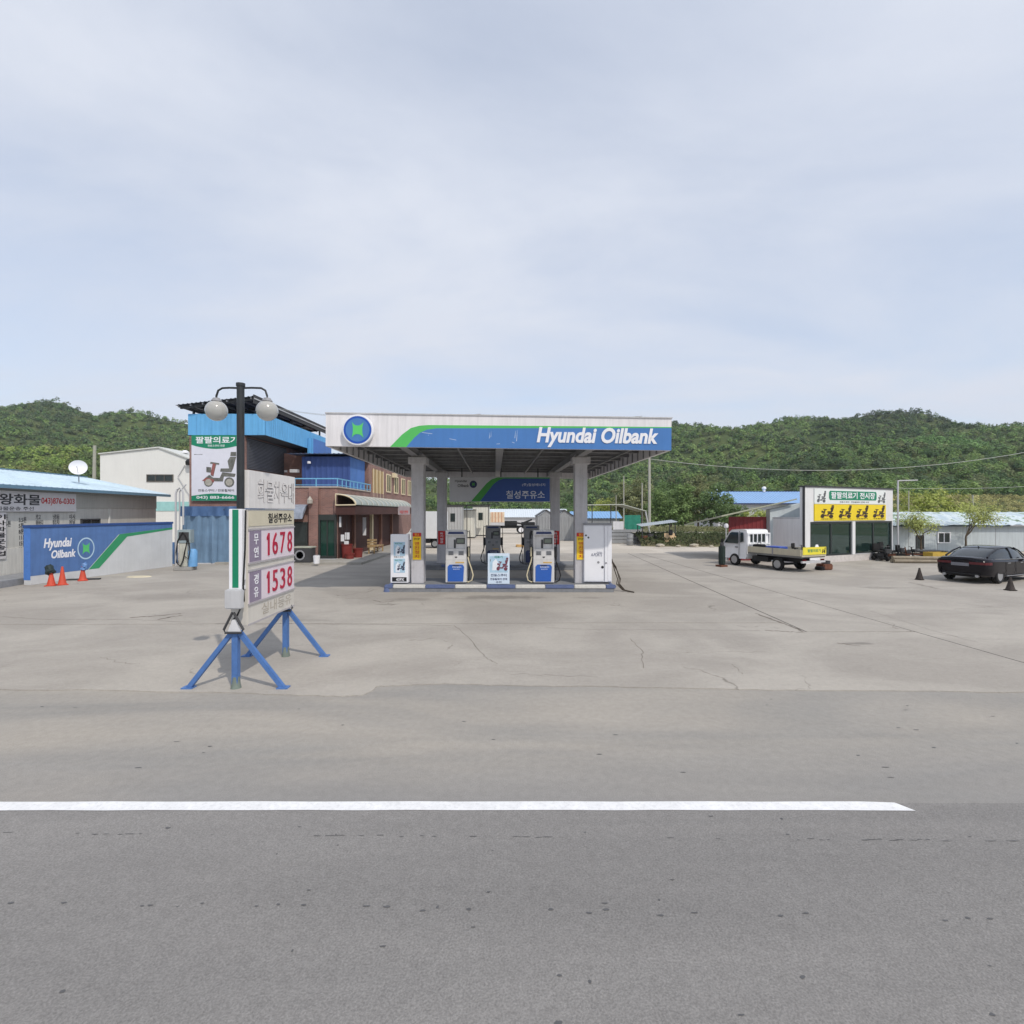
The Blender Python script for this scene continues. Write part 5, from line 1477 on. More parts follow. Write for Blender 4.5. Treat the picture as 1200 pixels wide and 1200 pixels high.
bn2 = thing('wooden_bench', 'low weathered wooden bench on the pavement under the porch', 'bench', (-9.35, 35.2, .125), R(90))
for i in range(3):
    MB().box(-1.3, 1.3, -.22 + i * .16, -.09 + i * .16, .42, .46).build('seat_plank', WOOD, bn2)
for x in (-1.1, 1.1):
    for y in (-.18, .18):
        MB().box(x - .04, x + .04, y - .04, y + .04, 0, .419).build('leg', WOOD, bn2)
MB().box(-1.1, 1.1, -.02, .02, .15, .21).build('stretcher', WOOD, bn2)
ch = thing('wooden_crate', 'pale open slatted crate standing on the bench end', 'crate', (-9.4, 34.4, .59), R(10))
for z in (.02, .2, .38):
    MB().box(-.3, .3, -.22, -.2, z, z + .1).build('slat', WOOD, ch); MB().box(-.3, .3, .2, .22, z, z + .1).build('slat', WOOD, ch)
    MB().box(-.3, -.28, -.199, .199, z, z + .1).build('slat', WOOD, ch); MB().box(.28, .3, -.199, .199, z, z + .1).build('slat', WOOD, ch)
MB().box(-.3, .3, -.22, .22, .0, .018).build('floor_board', WOOD, ch)
for i, (x, y, z, w, h, lab) in enumerate([(.15, -.05, 2.0, .12, .62, 'narrow white paper strip hanging nearest the glass door'), (.6, 3.4, 1.35, .22, 1.2, 'long white paper strip hanging deeper under the porch'), (.28, -.02, 1.15, .2, .4, 'small white hanging board at door height'), (.52, .1, 1.25, .26, .42, 'square white notice hanging beside the red tub'), (.5, .02, .75, .26, .42, 'lowest white notice hanging above the red tub')]):
    t = thing('hanging_notice', lab, 'notice', (-10.4 + x, 30.6 + y, z), R(12), 'white notices under the porch')
    MB().box(-w / 2, w / 2, -.008, .008, 0, h).build('sheet', WHITE, t)
    MB().tube([(0, 0, h - .01), (0, 0, 2.75 - z)], .006, 4).build('cord', DARK, t)

# ------------------------------------------------------------------ vehicles
M_TYRE = mat('tyre', rgb(34, 33, 33), .85, vary=.15)
M_RIM = mat('alloy', rgb(178, 180, 184), .3, metal=.7, vary=.05)
def wheel(parent, x, y, r, w, side, spokes=5, rimm=None):
    """wheel with axis along y; side = +1 / -1 is the outer side"""
    mm = Matrix.Translation((x, y, r)) @ Matrix.Rotation(R(-90 * side), 4, 'X')
    t = MB().lathe([(r * .62, -w / 2), (r * .92, -w / 2), (r, -w * .3), (r, w * .3), (r * .92, w / 2), (r * .64, w / 2), (r * .62, w * .3)], 28, mm).build('wheel', M_TYRE, parent, smooth=True)
    rm = MB().lathe([(r * .5, w * .05), (r * .635, w * .1), (r * .635, w * .47), (r * .58, w * .46), (r * .55, w * .2), (.02, w * .18)], 28, mm).build('rim', DARK, t, smooth=True)
    sp_ = MB()
    for i in range(spokes):
        q = mm @ Matrix.Rotation(2 * math.pi * i / spokes, 4, 'Z')
        sp_.box(r * .08, r * .60, -r * .075, r * .075, w * .25, w * .44, q)
    sp_.lathe([(.01, w * .2), (r * .16, w * .2), (r * .15, w * .46), (.01, w * .47)], 14, mm)
    sp_.lathe([(r * .56, w * .3), (r * .64, w * .3), (r * .64, w * .475), (r * .56, w * .46)], 28, mm)
    sp_.build('spokes', rimm or M_RIM, t)
    return t

def loft(stations, closed=True):
    """stations: list of rings (lists of points) with equal length -> closed mesh"""
    mb = MB(); n = len(stations[0])
    for ring in stations:
        mb.v += [tuple(p) for p in ring]
    for i in range(len(stations) - 1):
        for k in range(n):
            k2 = (k + 1) % n
            mb.f.append((i * n + k, i * n + k2, (i + 1) * n + k2, (i + 1) * n + k))
    mb.f.append(tuple(range(n))[::-1]); mb.f.append(tuple((len(stations) - 1) * n + k for k in range(n)))
    return mb
def cut_arches(me_obj, cyls):
    """cut wheel openings out of a body mesh"""
    for (x, z, r, y0, y1) in cyls:
        cm = MB().lathe([(r, y0), (r, y1)], 32, Matrix.Translation((x, 0, z)) @ Matrix.Rotation(R(-90), 4, 'X')).mesh('cut')
        co = bpy.data.objects.new('cut', cm); COL.objects.link(co)
        md = me_obj.modifiers.new('b', 'BOOLEAN'); md.operation = 'DIFFERENCE'; md.object = co; md.solver = 'EXACT'
        bpy.context.view_layer.update()
        dg = bpy.context.evaluated_depsgraph_get()
        nm = bpy.data.meshes.new_from_object(me_obj.evaluated_get(dg))
        me_obj.modifiers.clear(); old = me_obj.data; me_obj.data = nm; nm.name = old.name
        bpy.data.objects.remove(co)
    me_obj.data.polygons.foreach_set('use_smooth', [True] * len(me_obj.data.polygons))
    me_obj.data.set_sharp_from_angle(angle=R(32))

def make_sedan(loc, rz):
    t = thing('sedan', 'shiny black sedan parked at the right edge of the forecourt', 'car', loc, rz)
    M_CP = mat('car_black', rgb(18, 15, 21), .12, vary=0, spec=.28, coat=0)
    M_CG = mat('car_glass', rgb(34, 40, 44), .04, vary=0, spec=.8)
    X = [0, .05, .16, .5, .95, 1.5, 2.3, 3.2, 3.8, 4.35, 4.7, 4.84, 4.88]
    W = [.66, .80, .87, .91, .925, .93, .93, .93, .92, .89, .82, .70, .55]
    ZB = [.48, .34, .28, .22, .2, .19, .19, .19, .2, .21, .24, .3, .4]
    ZS = [.90, .95, .98, 1.0, .99, .965, .95, .94, .91, .85, .76, .68, .6]      # shoulder
    ZT = [.98, 1.05, 1.075, 1.08, 1.05, 1.0, .99, .98, .98, .92, .82, .73, .64]   # boot / bonnet centre
    rings = []
    for x, w, zb, zs, zt in zip(X, W, ZB, ZS, ZT):
        half = [(0, zb), (w * .78, zb), (w * .95, zb + .07), (w * 1.0, zb + (zs - zb) * .42), (w * .985, zb + (zs - zb) * .62), (w * .995, zs - .10), (w * .93, zs - .015), (w * .80, zs + (zt - zs) * .5), (w * .42, zt - .005), (0, zt)]
        ring = [(x, -y, z) for y, z in half] + [(x, y, z) for y, z in half[-2:0:-1]]
        rings.append(ring)
    # loft() rings run along x: orient outward
    mb = loft([r[::-1] for r in rings])
    body = mb.build('body', M_CP, t)
    cut_arches(body, [(1.0, .335, .395, -1.2, -.62), (1.0, .335, .395, .62, 1.2), (3.9, .335, .395, -1.2, -.62), (3.9, .335, .395, .62, 1.2)])
    # cabin
    GX_ = [.42, .85, 1.3, 1.8, 2.3, 2.75, 3.1, 3.62]
    GT = [1.07, 1.25, 1.37, 1.44, 1.46, 1.43, 1.33, 1.0]
    GWb = [.70, .80, .84, .86, .86, .85, .82, .72]; GWt = [.60, .60, .60, .61, .62, .62, .62, .66]
    rings = []
    for x, zt, wb_, wt_ in zip(GX_, GT, GWb, GWt):
        half = [(0, .88), (wb_, .88), (wb_ + (wt_ - wb_) * .55, .9 + (zt - .9) * .62), (wt_, zt - .05), (wt_ * .86, zt - .012), (wt_ * .4, zt), (0, zt)]
        rings.append(([(x, -y, z) for y, z in half] + [(x, y, z) for y, z in half[-2:0:-1]])[::-1])
    cab = loft(rings).build('cabin_glass', M_CG, t, smooth=True)
    # roof skin and pillars laid over the glass
    rings = []
    for x, zt, wt_ in ((1.42, 1.39, .60), (1.75, 1.444, .61), (2.3, 1.464, .62), (2.75, 1.434, .62), (2.86, 1.41, .62)):
        half = [(wt_ + .015, zt - .055), (wt_ + .012, zt - .04), (wt_ * .87, zt - .002), (wt_ * .4, zt + .01), (0, zt + .012)]
        rings.append(([(x, y, z - .05) for y, z in ((wt_ * .8, zt - .06), (-wt_ * .8, zt - .06))] + [(x, -y, z) for y, z in half] + [(x, y, z) for y, z in half[-2::-1]])[::-1])
    loft(rings).build('roof', M_CP, t, smooth=True)
    for s in (-1, 1):
        MB().tube([(.46, s * .70, 1.06), (.9, s * .66, 1.25), (1.45, s * .625, 1.385)], .035, 6).build('rear_pillar', M_CP, t, smooth=True)
        MB().tube([(3.58, s * .74, .98), (3.15, s * .66, 1.27), (2.8, s * .63, 1.39)], .03, 6).build('front_pillar', M_CP, t, smooth=True)
        MB().tube([(2.12, s * .86, .93), (2.16, s * .73, 1.24), (2.2, s * .64, 1.41)], .028, 5).build('centre_pillar', M_CP, t, smooth=True)
        MB().tube([(.7, s * .845, 1.0), (1.6, s * .885, .965), (3.5, s * .87, .945)], .012, 5).build('window_trim', M_RIM, t)
        MB().tube([(1.45, s * .925, .30), (2.4, s * .935, .29), (3.4, s * .925, .30)], .018, 5).build('sill_trim', M_RIM, t)
        wheel(t, 1.0, s * .80, .335, .22, s, 5); wheel(t, 3.9, s * .80, .335, .22, s, 5)
        MB().box(3.05, 3.2, s * .95 - .09, s * .95 + .09, .96, 1.08).build('mirror', M_CP, t, bevel=.03)
        MB().box(1.55, 1.75, s * .932 - .012, s * .932 + .012, .80, .83).build('door_handle', M_RIM, t); MB().box(2.6, 2.8, s * .932 - .012, s * .932 + .012, .79, .82).build('door_handle', M_RIM, t)
        lampm = mat('tail_lamp', rgb(84, 18, 26), .25, vary=0, coat=.3)
        rg = []
        for x, w0, w1 in ((-.012, .30, .66), (.045, .30, .81), (.17, .70, .885), (.34, .86, .915)):
            rg.append([(x, s * w0, .78), (x, s * w1, .78), (x, s * w1, .88), (x, s * w0, .88)] if s > 0 else [(x, s * w0, .88), (x, s * w1, .88), (x, s * w1, .78), (x, s * w0, .78)])
        loft(rg).build('tail_light', lampm, t)
        MB().tube([(-.01, s * .55, .32), (.1, s * .55, .32)], .06, 10).build('exhaust', M_RIM, t)
    MB().box(-.028, .01, -.30, .30, .70, .83).build('number_plate', mat('plate_grey', rgb(120, 120, 126), .5, vary=.1), t, bevel=.005)
    MB().box(-.02, .05, -.62, .62, .36, .42).build('bumper_trim', BLACK, t, bevel=.01)
    for s in (-1, 1):                              # shut lines of doors and boot
        for xs in (1.42, 2.22, 3.3):
            MB().tube([(xs, s * .936, .34), (xs, s * .94, .62), (xs - .02, s * .932, .86)], .006, 4).build('door_seam', BLACK, t)
        MB().tube([(.02, s * .62, .80), (.06, s * .68, 1.0), (.3, s * .70, 1.055)], .006, 4).build('boot_seam', BLACK, t)
    MB().tube([(1.5, 0, 1.40), (1.42, 0, 1.47)], .03, 6, .01).build('roof_antenna', M_CP, t)
    return t
ra_ = math.atan2(.8, 1.7)
make_sedan((18.0 + .42, 21.05, 0), ra_)

def make_pickup(loc, rz):
    t = thing('pickup_truck', 'small white flatbed truck with a yellow sign on its tailgate', 'truck', loc, rz)
    M_TW = mat('truck_white', rgb(242, 242, 243), .3, vary=.03, scale=2, coat=.4, streak=.05)
    prof = [(5.06, .38), (5.10, .55), (5.09, .82), (5.02, 1.02), (4.86, 1.16), (4.46, 1.80), (4.30, 1.93), (4.0, 1.965), (3.42, 1.965), (3.30, 1.93), (3.25, 1.80), (3.23, .50), (3.3, .40)]
    rings = []
    for y, k, dz in ((-.80, .93, -.03), (-.85, 1, 0), (.85, 1, 0), (.80, .93, -.03)):
        rg = []
        for x, z in prof:
            tp_ = max(0.0, (z - 1.1) / .87)
            yy = y * (1 - .11 * tp_)
            xx = 4.17 + (x - 4.17) * (.975 if k < 1 else 1)
            rg.append((xx, yy, z + (dz if z > 1.5 else -dz * .3)))
        rings.append(rg)
    mb = loft([r[::-1] for r in rings])
    cab = mb.build('cab', M_TW, t)
    cut_arches(cab, [(4.05, .32, .40, -1.2, -.45), (4.05, .32, .40, .45, 1.2)])
    for s in (-1, 1):
        def yy(z, off): return s * (.85 * (1 - .11 * max(0, (z - 1.1) / .87)) + off)
        def pane(nm, pts, m, off=.006, th=.02):
            a = [(x, yy(z, off), z) for x, z in pts]; b = [(x, yy(z, off - th), z) for x, z in pts]; n = len(a)
            mb = MB(); f = [tuple(range(n)), tuple(range(2 * n - 1, n - 1, -1))] + [(i, n + i, n + (i + 1) % n, (i + 1) % n) for i in range(n)]
            if s > 0: f = [q[::-1] for q in f]
            mb.add(a + b, f); return mb.build(nm, m, t)
        pane('side_window', [(3.80, 1.20), (4.74, 1.20), (4.40, 1.74), (4.28, 1.80), (3.84, 1.80)], GLASS)
        pane('quarter_window', [(3.45, 1.32), (3.66, 1.26), (3.70, 1.80), (3.52, 1.80)], GLASS)
        pane('door_seam', [(3.73, .52), (3.745, .52), (3.765, 1.86), (3.75, 1.86)], DARK, .003)
        pane('door_seam', [(4.80, 1.14), (4.815, 1.14), (4.9, .6), (4.885, .6)], DARK, .003)
        pane('door_handle', [(3.80, .98), (3.98, .98), (3.98, 1.03), (3.80, 1.03)], DARK, .02, .03)
        pane('side_crease', [(3.8, 1.08), (5.0, 1.0), (5.0, 1.012), (3.8, 1.092)], LGREY, .004)
        wheel(t, 4.05, s * .76, .32, .19, s, 6); wheel(t, 1.35, s * .76, .31, .19, s, 6)
        MB().box(4.72, 4.82, s * .98 - .08, s * .98 + .08, 1.12, 1.42).build('mirror', BLACK, t, bevel=.03)
        MB().tube([(4.78, s * .85, 1.3), (4.78, s * .92, 1.3)], .015, 5).build('mirror_arm', BLACK, t)
        MB().box(4.98, 5.105, s * .66 - .14, s * .66 + .14, .72, .92).build('headlight', M_RIM, t, bevel=.03)
        # bed side boards
        sb = MB().box(.05, 3.12, s * .86 - .02, s * .86 + .02, .80, 1.10).build('side_board', mat('truck_board', rgb(196, 188, 166), .5, vary=.08, streak=.1), t, bevel=.006)
        for z in (.82, .92, 1.05):
            MB().box(.07, 3.1, s * .882 - .004, s * .882 + .004, z, z + .035).build('board_rib', MATS['truck_board'], sb)
        MB().box(1.55, 1.62, s * .885 - .01, s * .885 + .01, .78, 1.1).build('board_latch', GREYM, sb)
        MB().box(.3, 2.9, s * .4 - .05, s * .4 + .05, .45, .66).build('chassis_rail', BLACK, t)
        MB().box(1.9, 2.9, s * .7 - .12, s * .7 + .12, .36, .62).build('tool_box', BLACK, t, bevel=.02)
        MB().box(.02, .05, s * .62 - .12, s * .62 + .12, .52, .64).build('tail_light', mat('tail_lamp', rgb(124, 22, 30), .2), t)
    MB().box(4.6, 5.0, -.72, .72, .36, .40).build('under_tray', BLACK, t)
    ws_ = MB().add([(4.905, -.74, 1.18), (4.905, .74, 1.18), (4.505, .67, 1.78), (4.505, -.67, 1.78), (4.88, -.74, 1.16), (4.88, .74, 1.16), (4.48, .67, 1.77), (4.48, -.67, 1.77)], [(0, 1, 2, 3), (7, 6, 5, 4), (0, 4, 5, 1), (1, 5, 6, 2), (2, 6, 7, 3), (3, 7, 4, 0)])
    ws_.build('windscreen', GLASS, t)
    MB().box(3.215, 3.24, -.55, .55, 1.30, 1.75).build('rear_window', GLASS, t)
    MB().box(.06, 3.14, -.84, .84, .70, .79).build('bed_floor', mat('bed_grey', rgb(120, 120, 118), .6, vary=.15), t)
    fg = MB()
    for y in (-.82, -.5, -.2, .1, .4, .78):
        fg.box(3.15, 3.19, y, y + .05, .79, 1.72)
    fg.box(3.15, 3.19, -.82, .83, 1.72, 1.78); fg.box(3.1501, 3.189, -.815, .825, 1.18, 1.23)
    fg.build('guard_frame', M_TW, t)
    MB().box(.0, .045, -.84, .84, .76, 1.09).build('tailgate', MATS['truck_board'], t, bevel=.006)
    sgn = MB().box(-.03, -.002, -.80, .80, .86, 1.22).build('tail_sign', mat('tail_yellow', rgb(232, 218, 70), .5, vary=.06), t)
    before = set(o_.name for o_ in bpy.data.objects)
    text('lettering', '팔팔의료기', GREEN, sgn, -.5, .98, .9, .15, -.0, .005, .015)
    mb = scooter(MB(), .62, 1.02, .2, -.006, -.0); mb.build('scooter_print', BLACK, sgn)
    for o_ in [c_ for c_ in bpy.data.objects if c_.name not in before]:
        o_.data.transform(Matrix.Translation((-.03, 0, 0)) @ Matrix.Rotation(R(-90), 4, 'Z'))
    MB().box(.0, .1, -.8, .8, .46, .56).build('rear_bumper', LGREY, t, bevel=.01)
    MB().box(.02, .06, -.25, .25, .58, .70).build('number_plate', WHITE2, t)
    MB().tube([(1.35, -.7, .3), (1.35, .7, .3)], .06, 8).build('axle', BLACK, t)
    return t
TRUCK = (14.48, 24.53); ta = R(113)
make_pickup((*TRUCK, 0), ta)
tx_, ty_ = TRUCK
def on_truck(x, y): return (tx_ + math.cos(ta) * x - math.sin(ta) * y, ty_ + math.sin(ta) * x + math.cos(ta) * y)
c1 = thing('tool_case', 'black tool case in the truck bed behind the cab', 'case', (*on_truck(2.75, .45), .79), ta)
MB().box(-.28, .28, -.2, .2, 0, .42).build('case_body', BLACK, c1, bevel=.04); MB().tube([(-.1, 0, .42), (-.1, 0, .5), (.1, 0, .5), (.1, 0, .42)], .015, 6).build('handle', BLACK, c1)
c2 = thing('folded_tarpaulin', 'blue folded tarpaulin in the truck bed', 'tarpaulin', (*on_truck(1.95, .2), .79), ta)
for i in range(4):
    MB().box(-.5 + i * .02, .5 - i * .03, -.35, .35 - i * .02, i * .09, i * .09 + .085).build('fold', mat('tarp_royal', rgb(78, 104, 186), .6, vary=.2, scale=6), c2, bevel=.03)
c3 = thing('dark_scooter', 'dark mobility scooter riding in the truck bed near the tailgate', 'scooter', (*on_truck(.95, -.1), .79), ta)
def build_scooter(t, m, k=1.0):
    MB().box(-.5 * k, .45 * k, -.2 * k, .2 * k, .10 * k, .2 * k).build('deck', m, t, bevel=.03 * k)
    MB().box(.1 * k, .5 * k, -.22 * k, .22 * k, .2 * k, .42 * k).build('motor_cover', m, t, bevel=.05 * k)
    MB().box(.08 * k, .5 * k, -.22 * k, .22 * k, .50 * k, .60 * k).build('seat', RUBBER, t, bevel=.03 * k)
    MB().box(.44 * k, .54 * k, -.21 * k, .21 * k, .60 * k, 1.0 * k).build('backrest', RUBBER, t, bevel=.03 * k)
    MB().tube([(.28 * k, 0, .40 * k), (.28 * k, 0, .52 * k)], .04 * k, 8).build('seat_post', DARK, t)
    MB().tube([(-.48 * k, 0, .18 * k), (-.36 * k, 0, .85 * k)], .035 * k, 8).build('tiller', m, t)
    MB().tube([(-.36 * k, -.25 * k, .88 * k), (-.38 * k, 0, .85 * k), (-.36 * k, .25 * k, .88 * k)], .018 * k, 6).build('handlebar', DARK, t)
    MB().box(-.66 * k, -.5 * k, -.16 * k, .16 * k, .5 * k, .72 * k).build('basket', DARK, t)
    for x, ys in ((-.5, (-.0,)), (.34, (-.24, .24))):
        for y in ys:
            MB().lathe([(.06 * k, -.045 * k), (.14 * k, -.045 * k), (.15 * k, 0), (.14 * k, .045 * k), (.06 * k, .045 * k)], 16, Matrix.Translation((x * k, y * k, .15 * k)) @ Matrix.Rotation(R(90), 4, 'X')).build('wheel', M_TYRE, t, smooth=True)
build_scooter(c3, DARK, .55)

# ------------------------------------------------------------------ right side: sheds, shop, low building
# shop
sx0, sy0 = 16.3, 28.5
sx1, sy1 = 23.8, 32.0
sl_ = math.hypot(sx1 - sx0, sy1 - sy0); sa = math.atan2(sy1 - sy0, sx1 - sx0)
shp = thing('shop', 'white flat fronted shop with green and yellow signs and dark glass doors', 'shop', (sx0, sy0, 0), sa)
M_SW = mat('shop_white', rgb(226, 226, 226), .6, vary=.05, scale=.8, streak=.08)
ZH = 4.30
def su(px):
    k_ = (px - 600) / 600.0
    return (k_ * sy0 - sx0) / (math.cos(sa) - k_ * math.sin(sa))
wl0, wl1 = su(949.5), su(1045.5)
MB().box(0, wl0, 0, .3, .0, 2.34).build('wall_pier', M_SW, shp)
MB().box(wl1, sl_, 0, .3, .0, 2.34).build('wall_pier', M_SW, shp)
MB().box(0, sl_, 0, .3, 2.342, ZH).build('sign_wall', M_SW, shp)
MB().box(wl0 + .002, wl1 - .002, .0, .3, 0, .38).build('door_sill', mat('shop_sill', rgb(204, 198, 194), .75, vary=.12, scale=1, dirt=.2), shp)
MB().box(-.06, sl_ + .05, -.06, .36, ZH + .002, ZH + .08).build('parapet_cap', DARK, shp)
MB().box(-.06, -.002, -.02, .10, 0, ZH + .06).build('corner_trim', DARK, shp)
MB().box(.0, .25, .302, 3.6, 0, 2.5).build('side_wall', M_SW, shp); MB().box(sl_ - .25, sl_, .302, 3.6, 0, 2.5).build('side_wall', M_SW, shp)
MB().box(.0, sl_, 3.6, 3.8, 0, 2.5).build('back_wall', M_SW, shp)
MB().box(.0, sl_, .302, 3.8, 2.502, 2.6).build('roof', LGREY, shp)
MB().box(.26, sl_ - .26, .31, 3.59, .05, .36).build('floor', mat('shop_floor', rgb(116, 112, 106), .5), shp)
MB().box((su(998.5)), su(1001.8), -.03, .2, .382, 2.34).build('centre_post', M_SW, shp)
M_SGL = bpy.data.materials.new('shop_glass'); M_SGL.use_nodes = True
nt = M_SGL.node_tree; nt.nodes.remove(nt.nodes['Principled BSDF'])
gt = nt.nodes.new('ShaderNodeBsdfTransparent'); gt.inputs[0].default_value = (.55, .68, .64, 1)
gg = nt.nodes.new('ShaderNodeBsdfGlossy'); gg.inputs['Roughness'].default_value = .02; gg.inputs['Color'].default_value = (.8, .95, .9, 1)
fr_ = nt.nodes.new('ShaderNodeFresnel'); fr_.inputs['IOR'].default_value = 1.95
mx_ = nt.nodes.new('ShaderNodeMixShader')
nt.links.new(fr_.outputs[0], mx_.inputs[0]); nt.links.new(gt.outputs[0], mx_.inputs[1]); nt.links.new(gg.outputs[0], mx_.inputs[2])
gd_ = nt.nodes.new('ShaderNodeBsdfDiffuse'); gd_.inputs['Color'].default_value = rgb(96, 132, 128)
m2_ = nt.nodes.new('ShaderNodeMixShader'); m2_.inputs[0].default_value = .10
nt.links.new(mx_.outputs[0], m2_.inputs[1]); nt.links.new(gd_.outputs[0], m2_.inputs[2])
nt.links.new(m2_.outputs[0], nt.nodes['Material Output'].inputs['Surface'])
FRM = mat('door_frame_dark', rgb(44, 50, 50), .4)
for a, b, k in ((su(949.8), su(998.3), 1), (su(1002), su(1045.2), 1)):
    f = MB(); fw = .11
    f.box(a, b, .03, .12, .384, .384 + fw); f.box(a, b, .03, .12, 2.338 - fw, 2.338)
    for x in (a, (a + b) / 2 - fw / 2, b - fw):
        f.box(x, x + fw, .032, .118, .384 + fw, 2.338 - fw)
    o = f.build('sliding_door', FRM, shp)
    for i in range(2):
        q0 = a + fw * .9 + i * (b - a - fw) / 2; q1 = a + (i + 1) * (b - a) / 2 - fw * .4
        MB().box(q0, q1, .07, .08, .384 + fw * .9, 2.338 - fw * .9).build('pane', M_SGL, o)
MB().box(su(1003), su(1046), -.02, .02, .386, .43).build('threshold', LGREY, shp)
# sign panels
UZ = 3.36
wp = MB().box(su(953.5), su(1037), -.05, -.002, UZ, 4.22).build('white_sign', mat('sign_white', rgb(228, 232, 230), .45, vary=.03), shp, bevel=.006)
yp = MB().box(su(953.5), su(1037), -.06, -.002, 2.40, UZ - .02).build('yellow_sign', mat('shop_yellow', rgb(236, 208, 40), .45, vary=.05), shp, bevel=.006)
g0, g1_ = su(970.5), su(1026)
MB().prism([(g0 + .08, 3.60), (g1_ - .08, 3.60), (g1_, 3.70), (g1_, 4.02), (g1_ - .08, 4.12), (g0 + .08, 4.12), (g0, 4.02), (g0, 3.70)], -.065, -.049).build('green_plaque', GREEN, wp)
text('lettering', '팔팔의료기 전시장', WHITE2, wp, g0 + .16, 3.67, g1_ - g0 - .34, .39, -.066, .008, .02)
text('lettering', '전동스쿠터 · 전동휠체어 판매 수리', DARK, wp, su(983), 3.43, su(1017) - su(983), .1, -.051, .004, .01)
mb = scooter(MB(), su(961.5), 3.68, .5, -.058, -.049, 1.3); mb.build('sign_picture', mat('print_grey2', rgb(104, 106, 108), .5, vary=.4, scale=8), wp)
mb = scooter(MB(), su(1032), 3.68, .5, -.058, -.049, 1.3); mb.build('sign_picture', MATS['print_grey2'], wp)
for i, px in enumerate((968, 989, 1009, 1028.5)):
    mb = scooter(MB(), su(px), 2.82, .56, -.07, -.059, 1.75); mb.build('scooter_silhouette', mat('print_black', rgb(58, 44, 34), .5, vary=.3, scale=9), yp)
    mb = MB().prism([(su(px) - .15, 2.66), (su(px) + .15, 2.66), (su(px) + .12, 2.72), (su(px) - .1, 2.74)], -.078, -.071); mb.build('scooter_picture', mat('print_mid', rgb(150, 104, 60), .5), yp)
    text('lettering', ['사륜전동스쿠터', '삼륜전동스쿠터', '전동휠체어', '수동휠체어'][i], BLACK, yp, su(px) - .55, 2.46, 1.1, .08, -.061, .003, .008)
for a, b, m_ in ((su(1011), su(1022), 'blind_pale'), (su(1025), su(1043), 'blind_teal')):
    drape(a, b, .55, 2.25, .05, 16, 6, .32).build('blind', mat(m_, rgb(150, 196, 190) if m_ == 'blind_teal' else rgb(196, 206, 198), .7, vary=.12), shp, smooth=True)
# scooters standing inside behind the glass and outside at the right
for i, (x, y) in enumerate(((1.5, 1.6), (3.0, 2.2), (5.4, 1.7), (6.6, 2.5))):
    wx = sx0 + math.cos(sa) * x - math.sin(sa) * y; wy = sy0 + math.sin(sa) * x + math.cos(sa) * y
    t = thing('mobility_scooter', ['pale scooter behind the leftmost glass pane', 'scooter behind the second glass pane of the shop', 'scooter behind the third glass pane of the shop', 'scooter behind the rightmost glass pane'][i], 'scooter', (wx, wy, .36), sa + .4 * i, 'scooters displayed inside the shop')
    build_scooter(t, LGREY if i == 0 else DARK, 1.1)
for i, (px, py, k, lab, m_) in enumerate([(1033, 657, 1.0, 'black mobility scooter parked at the right pier of the shop', BLACK), (1043, 656, 1.05, 'second dark scooter in the row outside the shop', DARK), (1052, 657, .95, 'brown dusty scooter in the row outside the shop', RUST), (1061, 656, .9, 'small dark scooter furthest from the shop door', BLACK)]):
    t = thing('mobility_scooter', lab, 'scooter', (*gp(px, py), 0), sa + 1.1 + .5 * i, 'scooters parked outside the shop')
    build_scooter(t, m_, k)
dr_ = thing('white_drum', 'round white plastic drum by the truck tailgate and shop door', 'drum', (*gp(953, 659.5), 0), 0)
MB().lathe([(.02, 0), (.28, 0), (.32, .1), (.32, .8), (.24, 1.05), (.02, 1.1)], 18).build('body', WHITE2, dr_, smooth=True); MB().lathe([(.02, 1.08), (.09, 1.08), (.09, 1.16), (.02, 1.16)], 12).build('lid', LGREY, dr_)
jk = thing('rusty_engine', 'rusty machine part on the ground behind the truck', 'junk', (*gp(966, 667.5), 0), .3)
MB().box(-.3, .3, -.25, .25, 0, .3).build('block', RUST, jk, bevel=.04); MB().lathe([(.02, 0), (.2, 0), (.2, .15), (.02, .15)], 12, Matrix.Translation((.1, 0, .3))).build('pulley', DARK, jk)
MB().box(-.55, -.25, -.3, .1, 0, .18).build('housing', BLACK, jk, bevel=.04)

# red shed and grey shed left of the shop
rs_ = thing('lean_to_shed', 'shed with maroon wall and grey wall under one sloping roof beside the shop', 'shed', (12.95, 30.6, 0), R(2))
MB().cladding(0, 2.3, 0, 2.62, 0, .25, .025).build('maroon_wall', mat('shed_maroon', rgb(128, 48, 50), .6, vary=.1, scale=1, streak=.1), rs_)
MB().prism([(2.32, 0), (4.25, 0), (4.25, 3.42), (2.32, 3.05)], -.35, .1).build('grey_wall', mat('shed_grey', rgb(196, 204, 206), .6, vary=.05, scale=1, streak=.08), rs_)
MB().box(2.4, 4.2, 4.9, 5, 0, 2.0).build('back_wall', MATS['shed_maroon'], rs_)
rsf = MB().add([(-.75, -.7, 2.62), (3.75, -.7, 3.62), (3.75, 5.2, 2.95), (-.75, 5.2, 1.95), (-.75, -.7, 2.70), (3.75, -.7, 3.70), (3.75, 5.2, 3.03), (-.75, 5.2, 2.03)], [(3, 2, 1, 0), (4, 5, 6, 7), (0, 1, 5, 4), (1, 2, 6, 5), (2, 3, 7, 6), (3, 0, 4, 7)]).build('roof', mat('shed_roof', rgb(170, 172, 150), .6, vary=.12), rs_)
window(rs_, 2.98, 3.85, .15, 2.05, -.37, mat('frame_white', rgb(226, 228, 228), .5), GLASS, 0, .08, 'door')
